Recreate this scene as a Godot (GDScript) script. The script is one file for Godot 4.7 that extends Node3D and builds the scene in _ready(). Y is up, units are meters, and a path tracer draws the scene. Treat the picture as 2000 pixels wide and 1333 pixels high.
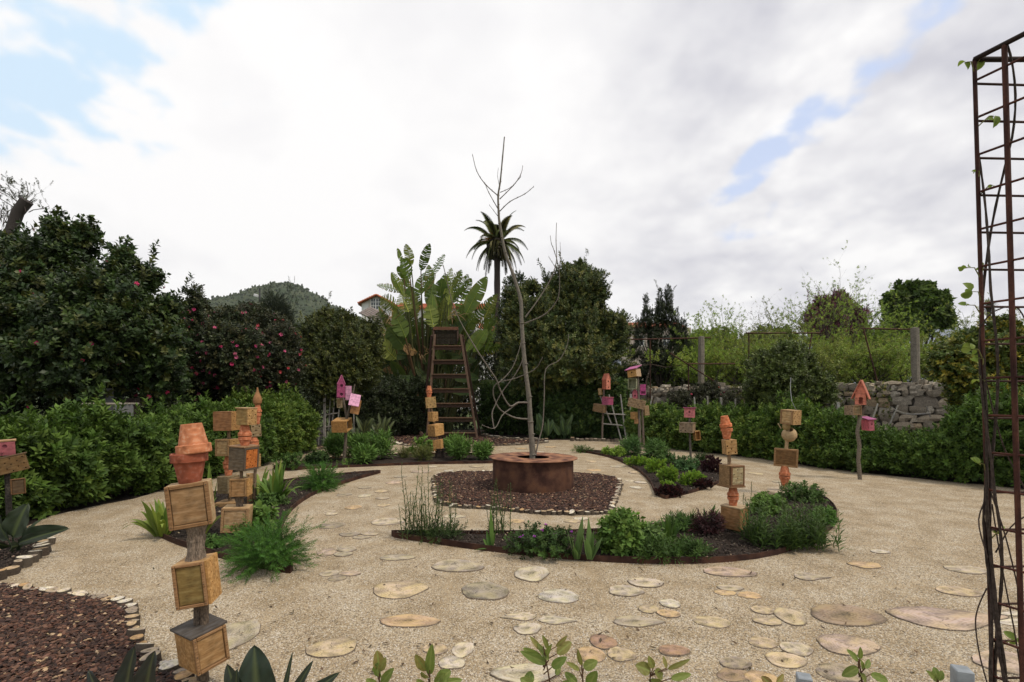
extends Node3D
# A sensory garden: gravel court with spiral beds, a corten planter, insect-hotel totems, hedges and trees behind.
const F := 985.0       # focal length and horizon of the photograph in its own 2000-wide pixels, used to survey ground positions
const HZ := 778.0
const EYE := 1.6

var rng := RandomNumberGenerator.new()
var used := {}
var M := {}
var LEAF := {}

class MB:
	var v := PackedVector3Array()
	var n := PackedVector3Array()
	var c := PackedColorArray()
	var uv := PackedVector2Array()
	var ix := PackedInt32Array()
	var col := Color.WHITE

	func put(p: Vector3, nn: Vector3, t := Vector2.ZERO) -> int:
		v.append(p); n.append(nn); c.append(col); uv.append(t)
		return v.size() - 1

	func face(a: int, b: int, d: int) -> void:      # counter-clockwise seen from outside
		ix.append(a); ix.append(d); ix.append(b)

	func tri(a: Vector3, b: Vector3, d: Vector3) -> void:
		var nn := (b - a).cross(d - a).normalized()
		var k := put(a, nn)
		put(b, nn); put(d, nn)
		face(k, k + 1, k + 2)

	func quad(a: Vector3, b: Vector3, d: Vector3, e: Vector3) -> void:
		var nn := (d - a).cross(e - b).normalized()
		var k := put(a, nn, Vector2(0, 0))
		put(b, nn, Vector2(1, 0)); put(d, nn, Vector2(1, 1)); put(e, nn, Vector2(0, 1))
		face(k, k + 1, k + 2); face(k, k + 2, k + 3)

	func quad_out(a: Vector3, b: Vector3, d: Vector3, e: Vector3, o: Vector3) -> void:
		if (d - a).cross(e - b).dot(o) < 0.0: quad(a, e, d, b)
		else: quad(a, b, d, e)

	func box(size: Vector3, xf := Transform3D.IDENTITY, bev := 0.004) -> void:
		var h := size * 0.5
		bev = minf(bev, minf(h.x, minf(h.y, h.z)) * 0.6)
		var g := h - Vector3.ONE * bev
		for a in 3:
			var b := (a + 1) % 3
			var d := (a + 2) % 3
			for s in [-1.0, 1.0]:
				var q := []
				for w in [[-1, -1], [1, -1], [1, 1], [-1, 1]]:
					var p := Vector3.ZERO
					p[a] = s * h[a]; p[b] = w[0] * g[b]; p[d] = w[1] * g[d]
					q.append(xf * p)
				var o := Vector3.ZERO
				o[a] = s
				quad_out(q[0], q[1], q[2], q[3], xf.basis * o)
				for s2 in [-1.0, 1.0]:           # bevel between the faces a and b
					var q2 := []
					for w in [[0, -1], [0, 1], [1, 1], [1, -1]]:
						var p := Vector3.ZERO
						p[a] = s * (h[a] if w[0] == 0 else g[a]); p[b] = s2 * (g[b] if w[0] == 0 else h[b]); p[d] = w[1] * g[d]
						q2.append(xf * p)
					var o2 := Vector3.ZERO
					o2[a] = s; o2[b] = s2
					quad_out(q2[0], q2[1], q2[2], q2[3], xf.basis * o2)
		for sx in [-1.0, 1.0]:
			for sy in [-1.0, 1.0]:
				for sz in [-1.0, 1.0]:
					var a: Vector3 = xf * Vector3(sx * h.x, sy * g.y, sz * g.z)
					var b: Vector3 = xf * Vector3(sx * g.x, sy * h.y, sz * g.z)
					var d: Vector3 = xf * Vector3(sx * g.x, sy * g.y, sz * h.z)
					if (b - a).cross(d - a).dot(xf.basis * Vector3(sx, sy, sz)) < 0.0: tri(a, d, b)
					else: tri(a, b, d)

	func tube(pts: Array, radii: Array, sides := 7, cap := true) -> void:
		var first := v.size()
		var t0: Vector3 = (pts[1] - pts[0]).normalized()
		var x := t0.cross(Vector3.UP if absf(t0.y) < 0.9 else Vector3.RIGHT).normalized()
		var run := 0.0
		for k in pts.size():
			var p: Vector3 = pts[k]
			var t: Vector3 = (pts[mini(k + 1, pts.size() - 1)] - pts[maxi(k - 1, 0)]).normalized()
			x = (x - t * x.dot(t)).normalized()
			var y := t.cross(x)
			if k > 0: run += p.distance_to(pts[k - 1])
			var r: float = radii[k] if k < radii.size() else radii[-1]
			for j in sides + 1:
				var a := TAU * j / sides
				var o := x * cos(a) + y * sin(a)
				put(p + o * r, o, Vector2(float(j) / sides, run))
		for k in pts.size() - 1:
			for j in sides:
				var a := first + k * (sides + 1) + j
				var b := a + sides + 1
				face(a, a + 1, b + 1); face(a, b + 1, b)
		if cap:
			for e in [0, pts.size() - 1]:
				var t: Vector3 = (pts[0] - pts[1]).normalized() if e == 0 else (pts[e] - pts[e - 1]).normalized()
				var m := put(pts[e], t)
				for j in sides:
					var a: int = first + e * (sides + 1) + j
					var p := put(v[a], t)
					var q := put(v[a + 1], t)
					if e == 0: face(m, q, p)
					else: face(m, p, q)

	func lathe(prof: Array, sides := 20, xf := Transform3D.IDENTITY) -> void:   # (radius, height) going so that the outside lies to the right of an upward step
		for k in prof.size() - 1:
			var p: Vector2 = prof[k]
			var q: Vector2 = prof[k + 1]
			var nn := Vector2(q.y - p.y, p.x - q.x).normalized()
			var first := v.size()
			for j in sides + 1:
				var a := TAU * j / sides
				var d := Vector3(cos(a), 0, -sin(a))
				var o := (xf.basis * (d * nn.x + Vector3.UP * nn.y)).normalized()
				put(xf * (d * p.x + Vector3.UP * p.y), o, Vector2(float(j) / sides, p.y))
				put(xf * (d * q.x + Vector3.UP * q.y), o, Vector2(float(j) / sides, q.y))
			for j in sides:
				var a := first + j * 2
				face(a, a + 2, a + 3); face(a, a + 3, a + 1)

	func prism(poly: PackedVector2Array, depth: float, xf := Transform3D.IDENTITY) -> void:   # counter-clockwise outline in x, y; from z = -depth / 2 to depth / 2
		var t := Geometry2D.triangulate_polygon(poly)
		for k in range(0, t.size(), 3):
			var a := poly[t[k]]
			var b := poly[t[k + 1]]
			var d := poly[t[k + 2]]
			if (b - a).cross(d - a) < 0.0:
				var w := b
				b = d
				d = w
			var z := Vector3(0, 0, depth * 0.5)
			tri(xf * (Vector3(a.x, a.y, 0) + z), xf * (Vector3(b.x, b.y, 0) + z), xf * (Vector3(d.x, d.y, 0) + z))
			tri(xf * (Vector3(a.x, a.y, 0) - z), xf * (Vector3(d.x, d.y, 0) - z), xf * (Vector3(b.x, b.y, 0) - z))
		for k in poly.size():
			var a := poly[k]
			var b := poly[(k + 1) % poly.size()]
			var h := depth * 0.5
			quad(xf * Vector3(a.x, a.y, h), xf * Vector3(a.x, a.y, -h), xf * Vector3(b.x, b.y, -h), xf * Vector3(b.x, b.y, h))

	# A leaf along +y from the origin of xf, its upper side towards +z.
	func leaf(xf: Transform3D, length: float, width: float, segs := 2, curl := 0.5, fold := 0.25, belly := 0.85) -> void:
		var p := Vector3.ZERO
		var prev := -1
		var bend := 0.0
		for k in segs + 1:
			var t := float(k) / segs
			var d := Vector3(0, cos(bend), -sin(bend))
			var up := Vector3(0, sin(bend), cos(bend))
			if k > 0: p += d * (length / segs)
			bend += curl / segs
			var w := width * 0.5 * sin(PI * pow(t, belly)) if k > 0 and k < segs else 0.0
			var cen := put(xf * p, (xf.basis * up).normalized(), Vector2(0.5, t))
			if w > 0.0:
				put(xf * (p + Vector3(-w, 0, 0) + up * w * fold), (xf.basis * (up + Vector3(fold, 0, 0))).normalized(), Vector2(0, t))
				put(xf * (p + Vector3(w, 0, 0) + up * w * fold), (xf.basis * (up - Vector3(fold, 0, 0))).normalized(), Vector2(1, t))
			if prev >= 0:
				var pw := n.size() - 1 - cen
				var had := cen - prev - 1
				if had == 0 and pw == 2:
					face(prev, cen, cen + 1); face(prev, cen + 2, cen)
				elif had == 2 and pw == 2:
					face(prev, cen, cen + 1); face(prev, cen + 1, prev + 1)
					face(prev, prev + 2, cen + 2); face(prev, cen + 2, cen)
				elif had == 2:
					face(prev, cen, prev + 1); face(prev, prev + 2, cen)
			prev = cen

	# A large leaf: a grid with a sunken midrib, a wavy edge and lighter side veins.
	func big_leaf(xf: Transform3D, length: float, width: float, curl: float, cup: float, belly: float, rib: Color, seed: float) -> void:
		var tone := col
		var nu := 8
		var nl := 16
		var pts := []
		var p := Vector3.ZERO
		var bend := 0.0
		for k in nl + 1:
			var t := float(k) / nl
			if k > 0: p += Vector3(0, cos(bend), -sin(bend)) * (length / nl)
			bend += curl / nl * (0.5 + t)
			var up := Vector3(0, sin(bend), cos(bend))
			var w := width * 0.5 * pow(sin(PI * clampf(pow(t, belly), 0.0, 1.0)), 0.66)
			var row := []
			for j in nu + 1:
				var u := float(j) / nu * 2.0 - 1.0
				var lift := cup * absf(u) * w + sin(t * 17.0 + seed + u * 2.0) * 0.035 * width * absf(u) * absf(u) + 0.012 * width * sin((t * 1.0 - absf(u) * 0.12) * 90.0) * absf(u)
				row.append(p + Vector3(u * w, 0, 0) + up * lift)
			pts.append(row)
		var first := v.size()
		for k in nl + 1:
			for j in nu + 1:
				var a: Vector3 = pts[k][mini(nu, j + 1)] - pts[k][maxi(0, j - 1)]
				var b: Vector3 = pts[mini(nl, k + 1)][j] - pts[maxi(0, k - 1)][j]
				var nn := a.cross(b)
				nn = nn.normalized() if nn.length() > 1e-9 else Vector3(0, 0, 1)
				var vein := 0.5 + 0.5 * sin((float(k) / nl - absf(j - 4.0) * 0.03) * 80.0)
				col = rib if j == 4 else tone * (0.86 + 0.24 * vein)
				put(xf * pts[k][j], (xf.basis * nn).normalized(), Vector2(float(j) / nu, float(k) / nl))
		col = tone
		for k in nl:
			for j in nu:
				var a := first + k * (nu + 1) + j
				face(a, a + 1, a + nu + 2); face(a, a + nu + 2, a + nu + 1)

	# A flat blade (iris, grass) along a curve.
	func blade(pts: Array, width: float, side: Vector3, tip := 0.85) -> void:
		var first := v.size()
		for k in pts.size():
			var t := float(k) / (pts.size() - 1)
			var w := width * 0.5 * minf(1.0, (1.0 - t) / tip * 1.6) * (0.7 + 0.3 * minf(1.0, t * 4.0))
			var d: Vector3 = (pts[mini(k + 1, pts.size() - 1)] - pts[maxi(k - 1, 0)]).normalized()
			var nn := side.cross(d).normalized()
			put(pts[k] - side * w, (nn - side * 0.3).normalized()); put(pts[k] + side * w, (nn + side * 0.3).normalized())
		for k in pts.size() - 1:
			var a := first + k * 2
			face(a, a + 1, a + 3); face(a, a + 3, a + 2)

	func into(m: ArrayMesh, mt: Material) -> ArrayMesh:
		if v.is_empty(): return m
		var ar := []
		ar.resize(Mesh.ARRAY_MAX)
		ar[Mesh.ARRAY_VERTEX] = v; ar[Mesh.ARRAY_NORMAL] = n; ar[Mesh.ARRAY_COLOR] = c; ar[Mesh.ARRAY_TEX_UV] = uv; ar[Mesh.ARRAY_INDEX] = ix
		m.add_surface_from_arrays(Mesh.PRIMITIVE_TRIANGLES, ar)
		m.surface_set_material(m.get_surface_count() - 1, mt)
		return m

	func mesh(mt: Material) -> ArrayMesh:
		return into(ArrayMesh.new(), mt)

# ---------- surveying ----------
func gz(y: float) -> float: return F * EYE / (y - HZ)
func gp(x: float, y: float, up := 0.0) -> Vector3:
	var z := gz(y)
	return Vector3((x - 1000.0) / F * z, up, -z)
func pp(x: float, y: float, z: float) -> Vector3: return Vector3((x - 1000.0) / F * z, EYE - (y - HZ) / F * z, -z)
func rf(a: float, b: float) -> float: return rng.randf_range(a, b)
func lc(r: float, g: float, b: float) -> Color: return Color(r, g, b)
func vary(c: Color, k: float) -> Color:
	var f := 1.0 + rf(-k, k)
	return Color(c.r * f * (1.0 + rf(-k, k) * 0.3), c.g * f, c.b * f * (1.0 + rf(-k, k) * 0.3))

# ---------- objects ----------
func numbered(nm: String) -> String:
	if not used.has(nm):
		used[nm] = 0
		return nm
	used[nm] += 1
	return "%s_%03d" % [nm, used[nm]]

func tag(o: Node, label: String, cat: String, group := "", kind := "") -> void:
	if label: o.set_meta("label", label)
	if cat: o.set_meta("category", cat)
	if group: o.set_meta("group", group)
	if kind: o.set_meta("kind", kind)

func thing(nm: String, label: String, cat: String, at: Vector3, group := "") -> Node3D:
	var o := Node3D.new()
	o.name = numbered(nm)
	add_child(o, true)
	o.position = at
	tag(o, label, cat, group)
	return o

func hang(nm: String, mesh: Mesh, parent: Node3D, xf := Transform3D.IDENTITY) -> MeshInstance3D:
	var o := MeshInstance3D.new()
	o.name = nm if parent != self else numbered(nm)
	o.mesh = mesh
	o.transform = xf
	parent.add_child(o, true)
	return o

func part(nm: String, mb: MB, mt: Material, parent: Node3D, xf := Transform3D.IDENTITY) -> MeshInstance3D:
	return hang(nm, mb.mesh(mt), parent, xf)

func single(nm: String, mb: MB, mt: Material, label: String, cat: String, at := Vector3.ZERO, group := "") -> MeshInstance3D:
	var o := part(nm, mb, mt, self, Transform3D(Basis(), at))
	tag(o, label, cat, group)
	return o

func struct(nm: String, mb: MB, mt: Material, at := Vector3.ZERO) -> MeshInstance3D:
	var o := part(nm, mb, mt, self, Transform3D(Basis(), at))
	o.set_meta("kind", "structure")
	return o

func many(nm: String, mesh: Mesh, parent: Node3D, xfs: Array, cols: Array) -> MultiMeshInstance3D:
	var mm := MultiMesh.new()
	mm.transform_format = MultiMesh.TRANSFORM_3D
	mm.use_colors = true
	mm.mesh = mesh
	mm.instance_count = xfs.size()
	for k in xfs.size():
		mm.set_instance_transform(k, xfs[k])
		mm.set_instance_color(k, cols[k])
	var o := MultiMeshInstance3D.new()
	o.name = nm if parent != self else numbered(nm)
	o.multimesh = mm
	parent.add_child(o, true)
	o.set_meta("kind", "stuff")
	return o

# ---------- materials ----------
func noise(type: int, freq: float, oct := 4, sd := 1) -> FastNoiseLite:
	var f := FastNoiseLite.new()
	f.noise_type = type
	f.frequency = freq
	f.seed = sd
	f.fractal_octaves = oct
	if oct <= 1: f.fractal_type = FastNoiseLite.FRACTAL_NONE
	return f

func ntex(f: FastNoiseLite, ramp: Array, size := 512, bump := 0.0) -> NoiseTexture2D:
	var t := NoiseTexture2D.new()
	t.width = size; t.height = size
	t.seamless = true
	t.seamless_blend_skirt = 0.15
	t.noise = f
	if bump > 0.0:
		t.as_normal_map = true
		t.bump_strength = bump
	elif ramp:
		var g := Gradient.new()
		var offs := PackedFloat32Array()
		var cs := PackedColorArray()
		for r in ramp:
			offs.append(r[0]); cs.append(r[1])
		g.offsets = offs; g.colors = cs
		t.color_ramp = g
	return t

func sg(v: float) -> Color: return Color(v, v, v).linear_to_srgb()

func mat(tex: Texture2D, scale: Vector3, rough: float, world := false, spec := 0.4) -> StandardMaterial3D:
	var m := StandardMaterial3D.new()
	m.vertex_color_use_as_albedo = true
	m.roughness = rough
	m.metallic_specular = spec
	if tex:
		m.albedo_texture = tex
		m.uv1_triplanar = true
		m.uv1_world_triplanar = world
		m.uv1_scale = scale
	return m

func bumped(m: StandardMaterial3D, tex: Texture2D, cm: float) -> StandardMaterial3D:
	m.heightmap_enabled = true
	m.heightmap_texture = tex
	m.heightmap_scale = cm
	return m

func over(m: StandardMaterial3D, tex: Texture2D, scale: Vector3) -> StandardMaterial3D:
	m.detail_enabled = true
	m.detail_albedo = tex
	m.detail_blend_mode = BaseMaterial3D.BLEND_MODE_MUL
	m.detail_uv_layer = BaseMaterial3D.DETAIL_UV_2
	m.uv2_triplanar = true
	m.uv2_world_triplanar = m.uv1_world_triplanar
	m.uv2_scale = scale
	return m

func ring_texture(sd: int) -> ImageTexture:
	var size := 160
	var im := Image.create(size, size, false, Image.FORMAT_RGB8)
	var wob := noise(FastNoiseLite.TYPE_SIMPLEX, 0.018, 3, sd)
	var blot := noise(FastNoiseLite.TYPE_SIMPLEX, 0.012, 4, sd + 9)
	var grain := noise(FastNoiseLite.TYPE_SIMPLEX, 0.12, 3, sd + 5)
	var r0 := Vector2(0.5 + 0.08 * sin(sd * 2.1), 0.5 + 0.08 * cos(sd * 1.3))
	var cracks := []
	for k in 3: cracks.append(fmod(sd * 1.7 + k * 2.3, TAU) - PI)
	for y in size:
		for x in size:
			var p := Vector2(x, y) / size - r0
			var d := p.length() + wob.get_noise_2d(x, y) * 0.035
			var ring := 0.5 + 0.5 * sin(d * TAU * (16.0 + 3.0 * sin(d * 9.0 + sd)))
			var t := 0.86 + 0.08 * ring + 0.24 * blot.get_noise_2d(x, y) + 0.14 * grain.get_noise_2d(x, y)
			if d < 0.06: t -= 0.12
			var ang := p.angle()
			for a in cracks:
				var off := absf(wrapf(ang - a + wob.get_noise_2d(x, y) * 0.3, -PI, PI)) * d
				if off < 0.006 * (1.0 - d) and d > 0.05: t -= 0.38
			t -= 0.14 * smoothstep(0.44, 0.5, p.length())
			t = clampf(t, 0.12, 1.0)
			im.set_pixel(x, y, Color(t, t * (0.965 + 0.03 * ring), t * (0.90 + 0.06 * ring + 0.1 * blot.get_noise_2d(y, x))))
	return ImageTexture.create_from_image(im)

func make_materials() -> void:
	var S := FastNoiseLite.TYPE_SIMPLEX
	var g_big := ntex(noise(S, 0.012, 4, 3), [[0.1, sg(0.62)], [0.45, sg(0.85)], [0.9, sg(1.0)]], 512)
	var g_fine := ntex(noise(S, 0.07, 4, 4), [[0.15, sg(0.55)], [0.5, sg(0.85)], [0.85, sg(1.0)]], 512)
	var grain_n := noise(S, 0.016, 4, 8)
	var grain := ntex(grain_n, [[0.1, Color(0.80, 0.74, 0.66)], [0.38, Color(0.93, 0.90, 0.85)], [0.5, Color(0.86, 0.82, 0.75)], [0.62, Color(0.97, 0.95, 0.92)], [0.9, Color(1, 1, 1)]], 512)
	var grain_h := ntex(grain_n, [], 512)
	var fine_h := ntex(noise(S, 0.08, 4, 14), [], 512)
	M.wood = over(bumped(mat(grain, Vector3(0.6, 4.2, 4.2), 0.72), grain_h, 0.06), g_big, Vector3(1.7, 1.7, 1.7))
	M.wood.albedo_color = Color(1.0, 0.968, 0.905)
	M.ply = bumped(mat(ntex(grain_n, [[0.2, Color(0.68, 0.58, 0.47)], [0.42, Color(0.93, 0.89, 0.83)], [0.5, Color(0.74, 0.64, 0.53)], [0.6, Color(0.99, 0.97, 0.94)], [0.8, Color(0.83, 0.75, 0.65)]], 512), Vector3(0.5, 13.0, 13.0), 0.75), grain_h, 0.06)
	M.woodv = over(bumped(mat(grain, Vector3(5.0, 0.6, 5.0), 0.75), grain_h, 0.1), g_big, Vector3(3.1, 3.1, 3.1))
	M.paint = over(bumped(mat(ntex(noise(S, 0.01, 3, 5), [[0.15, sg(0.66)], [0.35, sg(0.86)], [0.8, sg(1.0)]], 256), Vector3(1.6, 7.0, 7.0), 0.62), grain_h, 0.05), g_big, Vector3(2, 2, 2))
	M.terra = over(bumped(mat(ntex(noise(S, 0.016, 5, 6), [[0.12, Color(0.80, 0.66, 0.56)], [0.45, Color(0.93, 0.78, 0.68)], [0.68, Color(0.97, 0.83, 0.73)], [0.76, Color(1.0, 0.97, 0.95)], [0.9, Color(1.0, 1.0, 1.0)]], 512), Vector3(2.6, 2.6, 2.6), 0.85), fine_h, 0.015), g_big, Vector3(2.2, 2.2, 2.2))
	M.rust = over(bumped(mat(ntex(noise(S, 0.010, 6, 7), [[0.15, Color(0.50, 0.38, 0.36)], [0.42, Color(0.72, 0.62, 0.58)], [0.6, Color(0.88, 0.80, 0.74)], [0.85, Color(1.0, 0.9, 0.78)]], 512), Vector3(0.62, 0.55, 0.62), 0.8), fine_h, 0.05), g_fine, Vector3(2.3, 1.6, 2.3))
	M.bark = over(bumped(mat(ntex(noise(S, 0.03, 5, 11), [[0.15, sg(0.35)], [0.5, sg(0.75)], [0.8, sg(1.0)]], 512), Vector3(6, 1.6, 6), 0.9), grain_h, 0.9), g_fine, Vector3(2, 2, 2))
	M.smooth = over(bumped(mat(g_fine, Vector3(4, 4, 4), 0.75), fine_h, 0.12), g_big, Vector3(2, 2, 2))
	M.stone = over(bumped(mat(ntex(noise(S, 0.045, 5, 12), [[0.15, sg(0.36)], [0.45, sg(0.72)], [0.6, sg(0.85)], [0.9, sg(1.0)]], 512), Vector3(1.1, 1.1, 1.1), 0.92, true), fine_h, 1.2), g_big, Vector3(0.9, 0.9, 0.9))
	M.metal = mat(g_fine, Vector3(5, 5, 5), 0.6)
	M.plain = mat(g_big, Vector3(2, 2, 2), 0.7)
	M.far = mat(g_big, Vector3(0.15, 0.15, 0.15), 0.9, true)
	M.glossy = mat(null, Vector3.ONE, 0.12, false, 0.5)
	M.dark = mat(null, Vector3.ONE, 0.9)
	var cell := noise(FastNoiseLite.TYPE_CELLULAR, 0.15, 1, 21)
	cell.cellular_return_type = FastNoiseLite.RETURN_CELL_VALUE
	cell.cellular_jitter = 1.0
	var cell_d := noise(FastNoiseLite.TYPE_CELLULAR, 0.15, 1, 21)
	cell_d.cellular_return_type = FastNoiseLite.RETURN_DISTANCE
	M.gravel = over(bumped(mat(ntex(cell, [[0.0, Color(0.48, 0.435, 0.36)], [0.22, Color(0.66, 0.60, 0.50)], [0.45, Color(0.755, 0.69, 0.575)], [0.7, Color(0.81, 0.75, 0.645)], [0.92, Color(0.88, 0.845, 0.77)], [1.0, Color(0.94, 0.925, 0.89)]], 1024), Vector3(0.8, 0.8, 0.8), 0.9, true), ntex(cell_d, [[0.0, Color.WHITE], [1.0, Color.BLACK]], 1024), 0.35), ntex(noise(S, 0.02, 5, 31), [[0.1, Color(0.86, 0.83, 0.78)], [0.5, Color(0.95, 0.93, 0.90)], [0.9, Color(1, 1, 1)]], 512), Vector3(0.17, 0.17, 0.17))
	M.soil = over(bumped(mat(ntex(noise(S, 0.06, 5, 41), [[0.1, Color(0.16, 0.13, 0.11)], [0.45, Color(0.26, 0.215, 0.185)], [0.7, Color(0.34, 0.29, 0.25)], [0.92, Color(0.55, 0.49, 0.42)]], 512), Vector3(1.5, 1.5, 1.5), 0.95, true), fine_h, 2.5), g_big, Vector3(0.7, 0.7, 0.7))
	M.grass = over(mat(ntex(noise(S, 0.05, 5, 42), [[0.1, Color(0.20, 0.25, 0.12)], [0.5, Color(0.30, 0.36, 0.17)], [0.9, Color(0.42, 0.45, 0.24)]], 512), Vector3(0.4, 0.4, 0.4), 0.95, true), g_big, Vector3(0.03, 0.03, 0.03))
	for k in 4:
		var m := StandardMaterial3D.new()
		m.vertex_color_use_as_albedo = true
		m.albedo_texture = ring_texture(k + 3)
		m.roughness = 0.8
		M["ring%d" % k] = m
	for k in 3:      # matt, glossy and translucent leaves
		var m := StandardMaterial3D.new()
		m.vertex_color_use_as_albedo = true
		m.roughness = [0.6, 0.48, 0.5][k]
		m.metallic_specular = [0.3, 0.38, 0.35][k]
		m.backlight_enabled = true
		m.backlight = [Color(0.5, 0.55, 0.3), Color(0.3, 0.32, 0.2), Color(0.66, 0.7, 0.42)][k].linear_to_srgb()
		M["leaf%d" % k] = m

func sky_panorama() -> ImageTexture:
	var w := 2048
	var h := 1024
	var im := Image.create(w, h, false, Image.FORMAT_RGBF)
	var big := noise(FastNoiseLite.TYPE_SIMPLEX_SMOOTH, 0.75, 3, 77)
	var mid := noise(FastNoiseLite.TYPE_SIMPLEX_SMOOTH, 1.7, 6, 78)
	var holes := noise(FastNoiseLite.TYPE_SIMPLEX_SMOOTH, 1.3, 6, 79)
	# openings in the cloud: (azimuth, elevation, reach along, reach across, tilt) in degrees
	var gaps := [[-47.0, 25.0, 12.0, 5.5, 0.12, 1.3], [-34.0, 34.0, 5.5, 3.0, 0.4, 0.85], [36.5, 28.5, 8.5, 1.9, 0.6, 0.9], [28.0, 24.0, 9.0, 1.6, 0.65, 0.8], [27.0, 17.5, 7.0, 2.0, 0.3, 0.4], [34.0, 16.0, 7.0, 1.6, 0.2, 0.3], [-24.0, 14.0, 9.0, 2.5, 0.1, 0.22], [150.0, 40.0, 25.0, 9.0, 0.3, 0.9], [-130.0, 35.0, 22.0, 8.0, -0.2, 0.9], [95.0, 50.0, 18.0, 7.0, 0.3, 0.9]]
	for j in h / 2:
		var el := (0.5 - (j + 0.5) / h) * PI
		var ce := cos(el)
		var se := sin(el)
		for i in w:
			var az := wrapf((i + 0.5) / w * TAU, -PI, PI)      # straight ahead is the left edge of the panorama
			var dx := sin(az) * ce
			var dz := -cos(az) * ce
			var q := Vector2(dx, dz) / (se + 0.28)
			var b := big.get_noise_2d(q.x, q.y)
			var m := mid.get_noise_2d(q.x * 1.3 + 7.0, q.y * 1.3)
			var g := holes.get_noise_2d(q.x, q.y * 1.25 + 3.0)
			var open := 0.0
			var azd := rad_to_deg(az)
			var eld := rad_to_deg(el)
			for e in gaps:
				var ax: float = azd - e[0]
				if absf(ax) > 60.0: continue
				ax *= ce
				var ay: float = eld - e[1]
				var cx: float = (ax * cos(e[4]) + ay * sin(e[4])) / e[2]
				var cy: float = (ay * cos(e[4]) - ax * sin(e[4])) / e[3]
				open = maxf(open, e[5] * exp(-(cx * cx + cy * cy)))
			var wisp := mid.get_noise_2d(q.x * 4.5 + 11.0, q.y * 4.5 - 3.0)
			open = smoothstep(0.30, 1.05, open * 1.05 + (g * 0.75 + wisp * 0.85) * smoothstep(0.02, 0.45, open))
			# brightness of the cloud: thin and white towards the hidden sun, thicker and greyer to the right
			var toward := exp(-pow((azd + 14.0) / 62.0, 2.0))
			var side := smoothstep(-4.0, 30.0, azd) * (1.0 - smoothstep(80.0, 130.0, azd))
			var rear := smoothstep(70.0, 120.0, absf(azd))
			var fine := absf(mid.get_noise_2d(q.x * 2.6 - 5.0, q.y * 2.6 + 2.0))
			var thick := clampf(0.06 + 0.56 * side + 0.36 * rear + 0.36 * b + 0.80 * m * (0.35 + 0.55 * side + 0.5 * rear) + 0.3 * wisp * side - 0.4 * fine * (0.2 + 0.5 * side), 0.0, 1.0)
			var white := Color(0.945, 0.935, 0.93)
			var grey := Color(0.56, 0.56, 0.62)
			var c := white.lerp(grey, thick * 0.9)
			var blue := Color(0.50, 0.72, 0.93) if azd < 0.0 else Color(0.42, 0.55, 0.84)
			c = c.lerp(blue.lerp(white, 0.27 + 0.3 * smoothstep(26.0, 0.0, eld)), open)
			c = c.lerp(Color(1.02, 1.02, 1.04), 0.6 * exp(-pow(eld / 7.0, 2.0)) * (0.5 + 0.5 * toward))
			im.set_pixel(i, j, c)
	for j in range(h / 2, h):
		im.fill_rect(Rect2i(0, j, w, 1), Color(0.34, 0.31, 0.26))
	return ImageTexture.create_from_image(im)

func _ready() -> void:
	rng.seed = 20240
	var cam := Camera3D.new()
	cam.name = "camera"
	cam.projection = Camera3D.PROJECTION_FRUSTUM
	cam.near = 0.05
	cam.far = 6000.0
	cam.size = 1333.0 / F * cam.near
	cam.frustum_offset = Vector2(0.0, (HZ - 666.5) / F * cam.near)
	cam.position = Vector3(0, EYE, 0)
	add_child(cam)
	cam.current = true
	var env := Environment.new()
	env.background_mode = Environment.BG_SKY
	var sm := PanoramaSkyMaterial.new()
	sm.panorama = sky_panorama()
	env.sky = Sky.new()
	env.sky.sky_material = sm
	env.tonemap_mode = Environment.TONE_MAPPER_LINEAR
	env.tonemap_exposure = 1.1
	env.fog_enabled = true
	env.fog_light_color = Color(0.95, 0.97, 1.0)
	env.fog_density = 0.00006
	env.sdfgi_enabled = true
	env.ssao_enabled = true
	env.ssil_enabled = true
	var we := WorldEnvironment.new()
	we.name = "world"
	we.environment = env
	add_child(we)
	var sun := DirectionalLight3D.new()
	sun.name = "sun"
	sun.light_energy = 0.75
	sun.light_color = Color(1.0, 0.95, 0.88)
	sun.light_angular_distance = 11.0
	sun.shadow_enabled = true
	sun.rotation_degrees = Vector3(-58, 62, 0)    # high, from the right and a little behind the camera
	add_child(sun)
	make_materials()
	make_leaves()
	build_ground()
	build_hill()
	build_houses()
	build_wall()
	build_orchard()
	build_trees()
	build_hedges()
	build_ladder()
	build_planter()
	build_beds()
	build_slices()
	build_totems()
	build_birdhouses()
	build_fences()
	build_plants()
	build_trellis()
	build_foreground()

# ---------- ground ----------
func outline(px: Array) -> PackedVector2Array:       # surveyed pixels to (x, z) on the ground
	var o := PackedVector2Array()
	for k in range(0, px.size(), 2):
		var p := gp(px[k], px[k + 1])
		o.append(Vector2(p.x, p.z))
	return o

func smooth(o: PackedVector2Array, closed := true, times := 2) -> PackedVector2Array:
	for t in times:
		var r := PackedVector2Array()
		var n := o.size()
		if not closed: r.append(o[0])
		for k in (n if closed else n - 1):
			var a := o[k]
			var b := o[(k + 1) % n]
			r.append(a.lerp(b, 0.25)); r.append(a.lerp(b, 0.75))
		if not closed: r.append(o[n - 1])
		o = r
	return o

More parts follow.
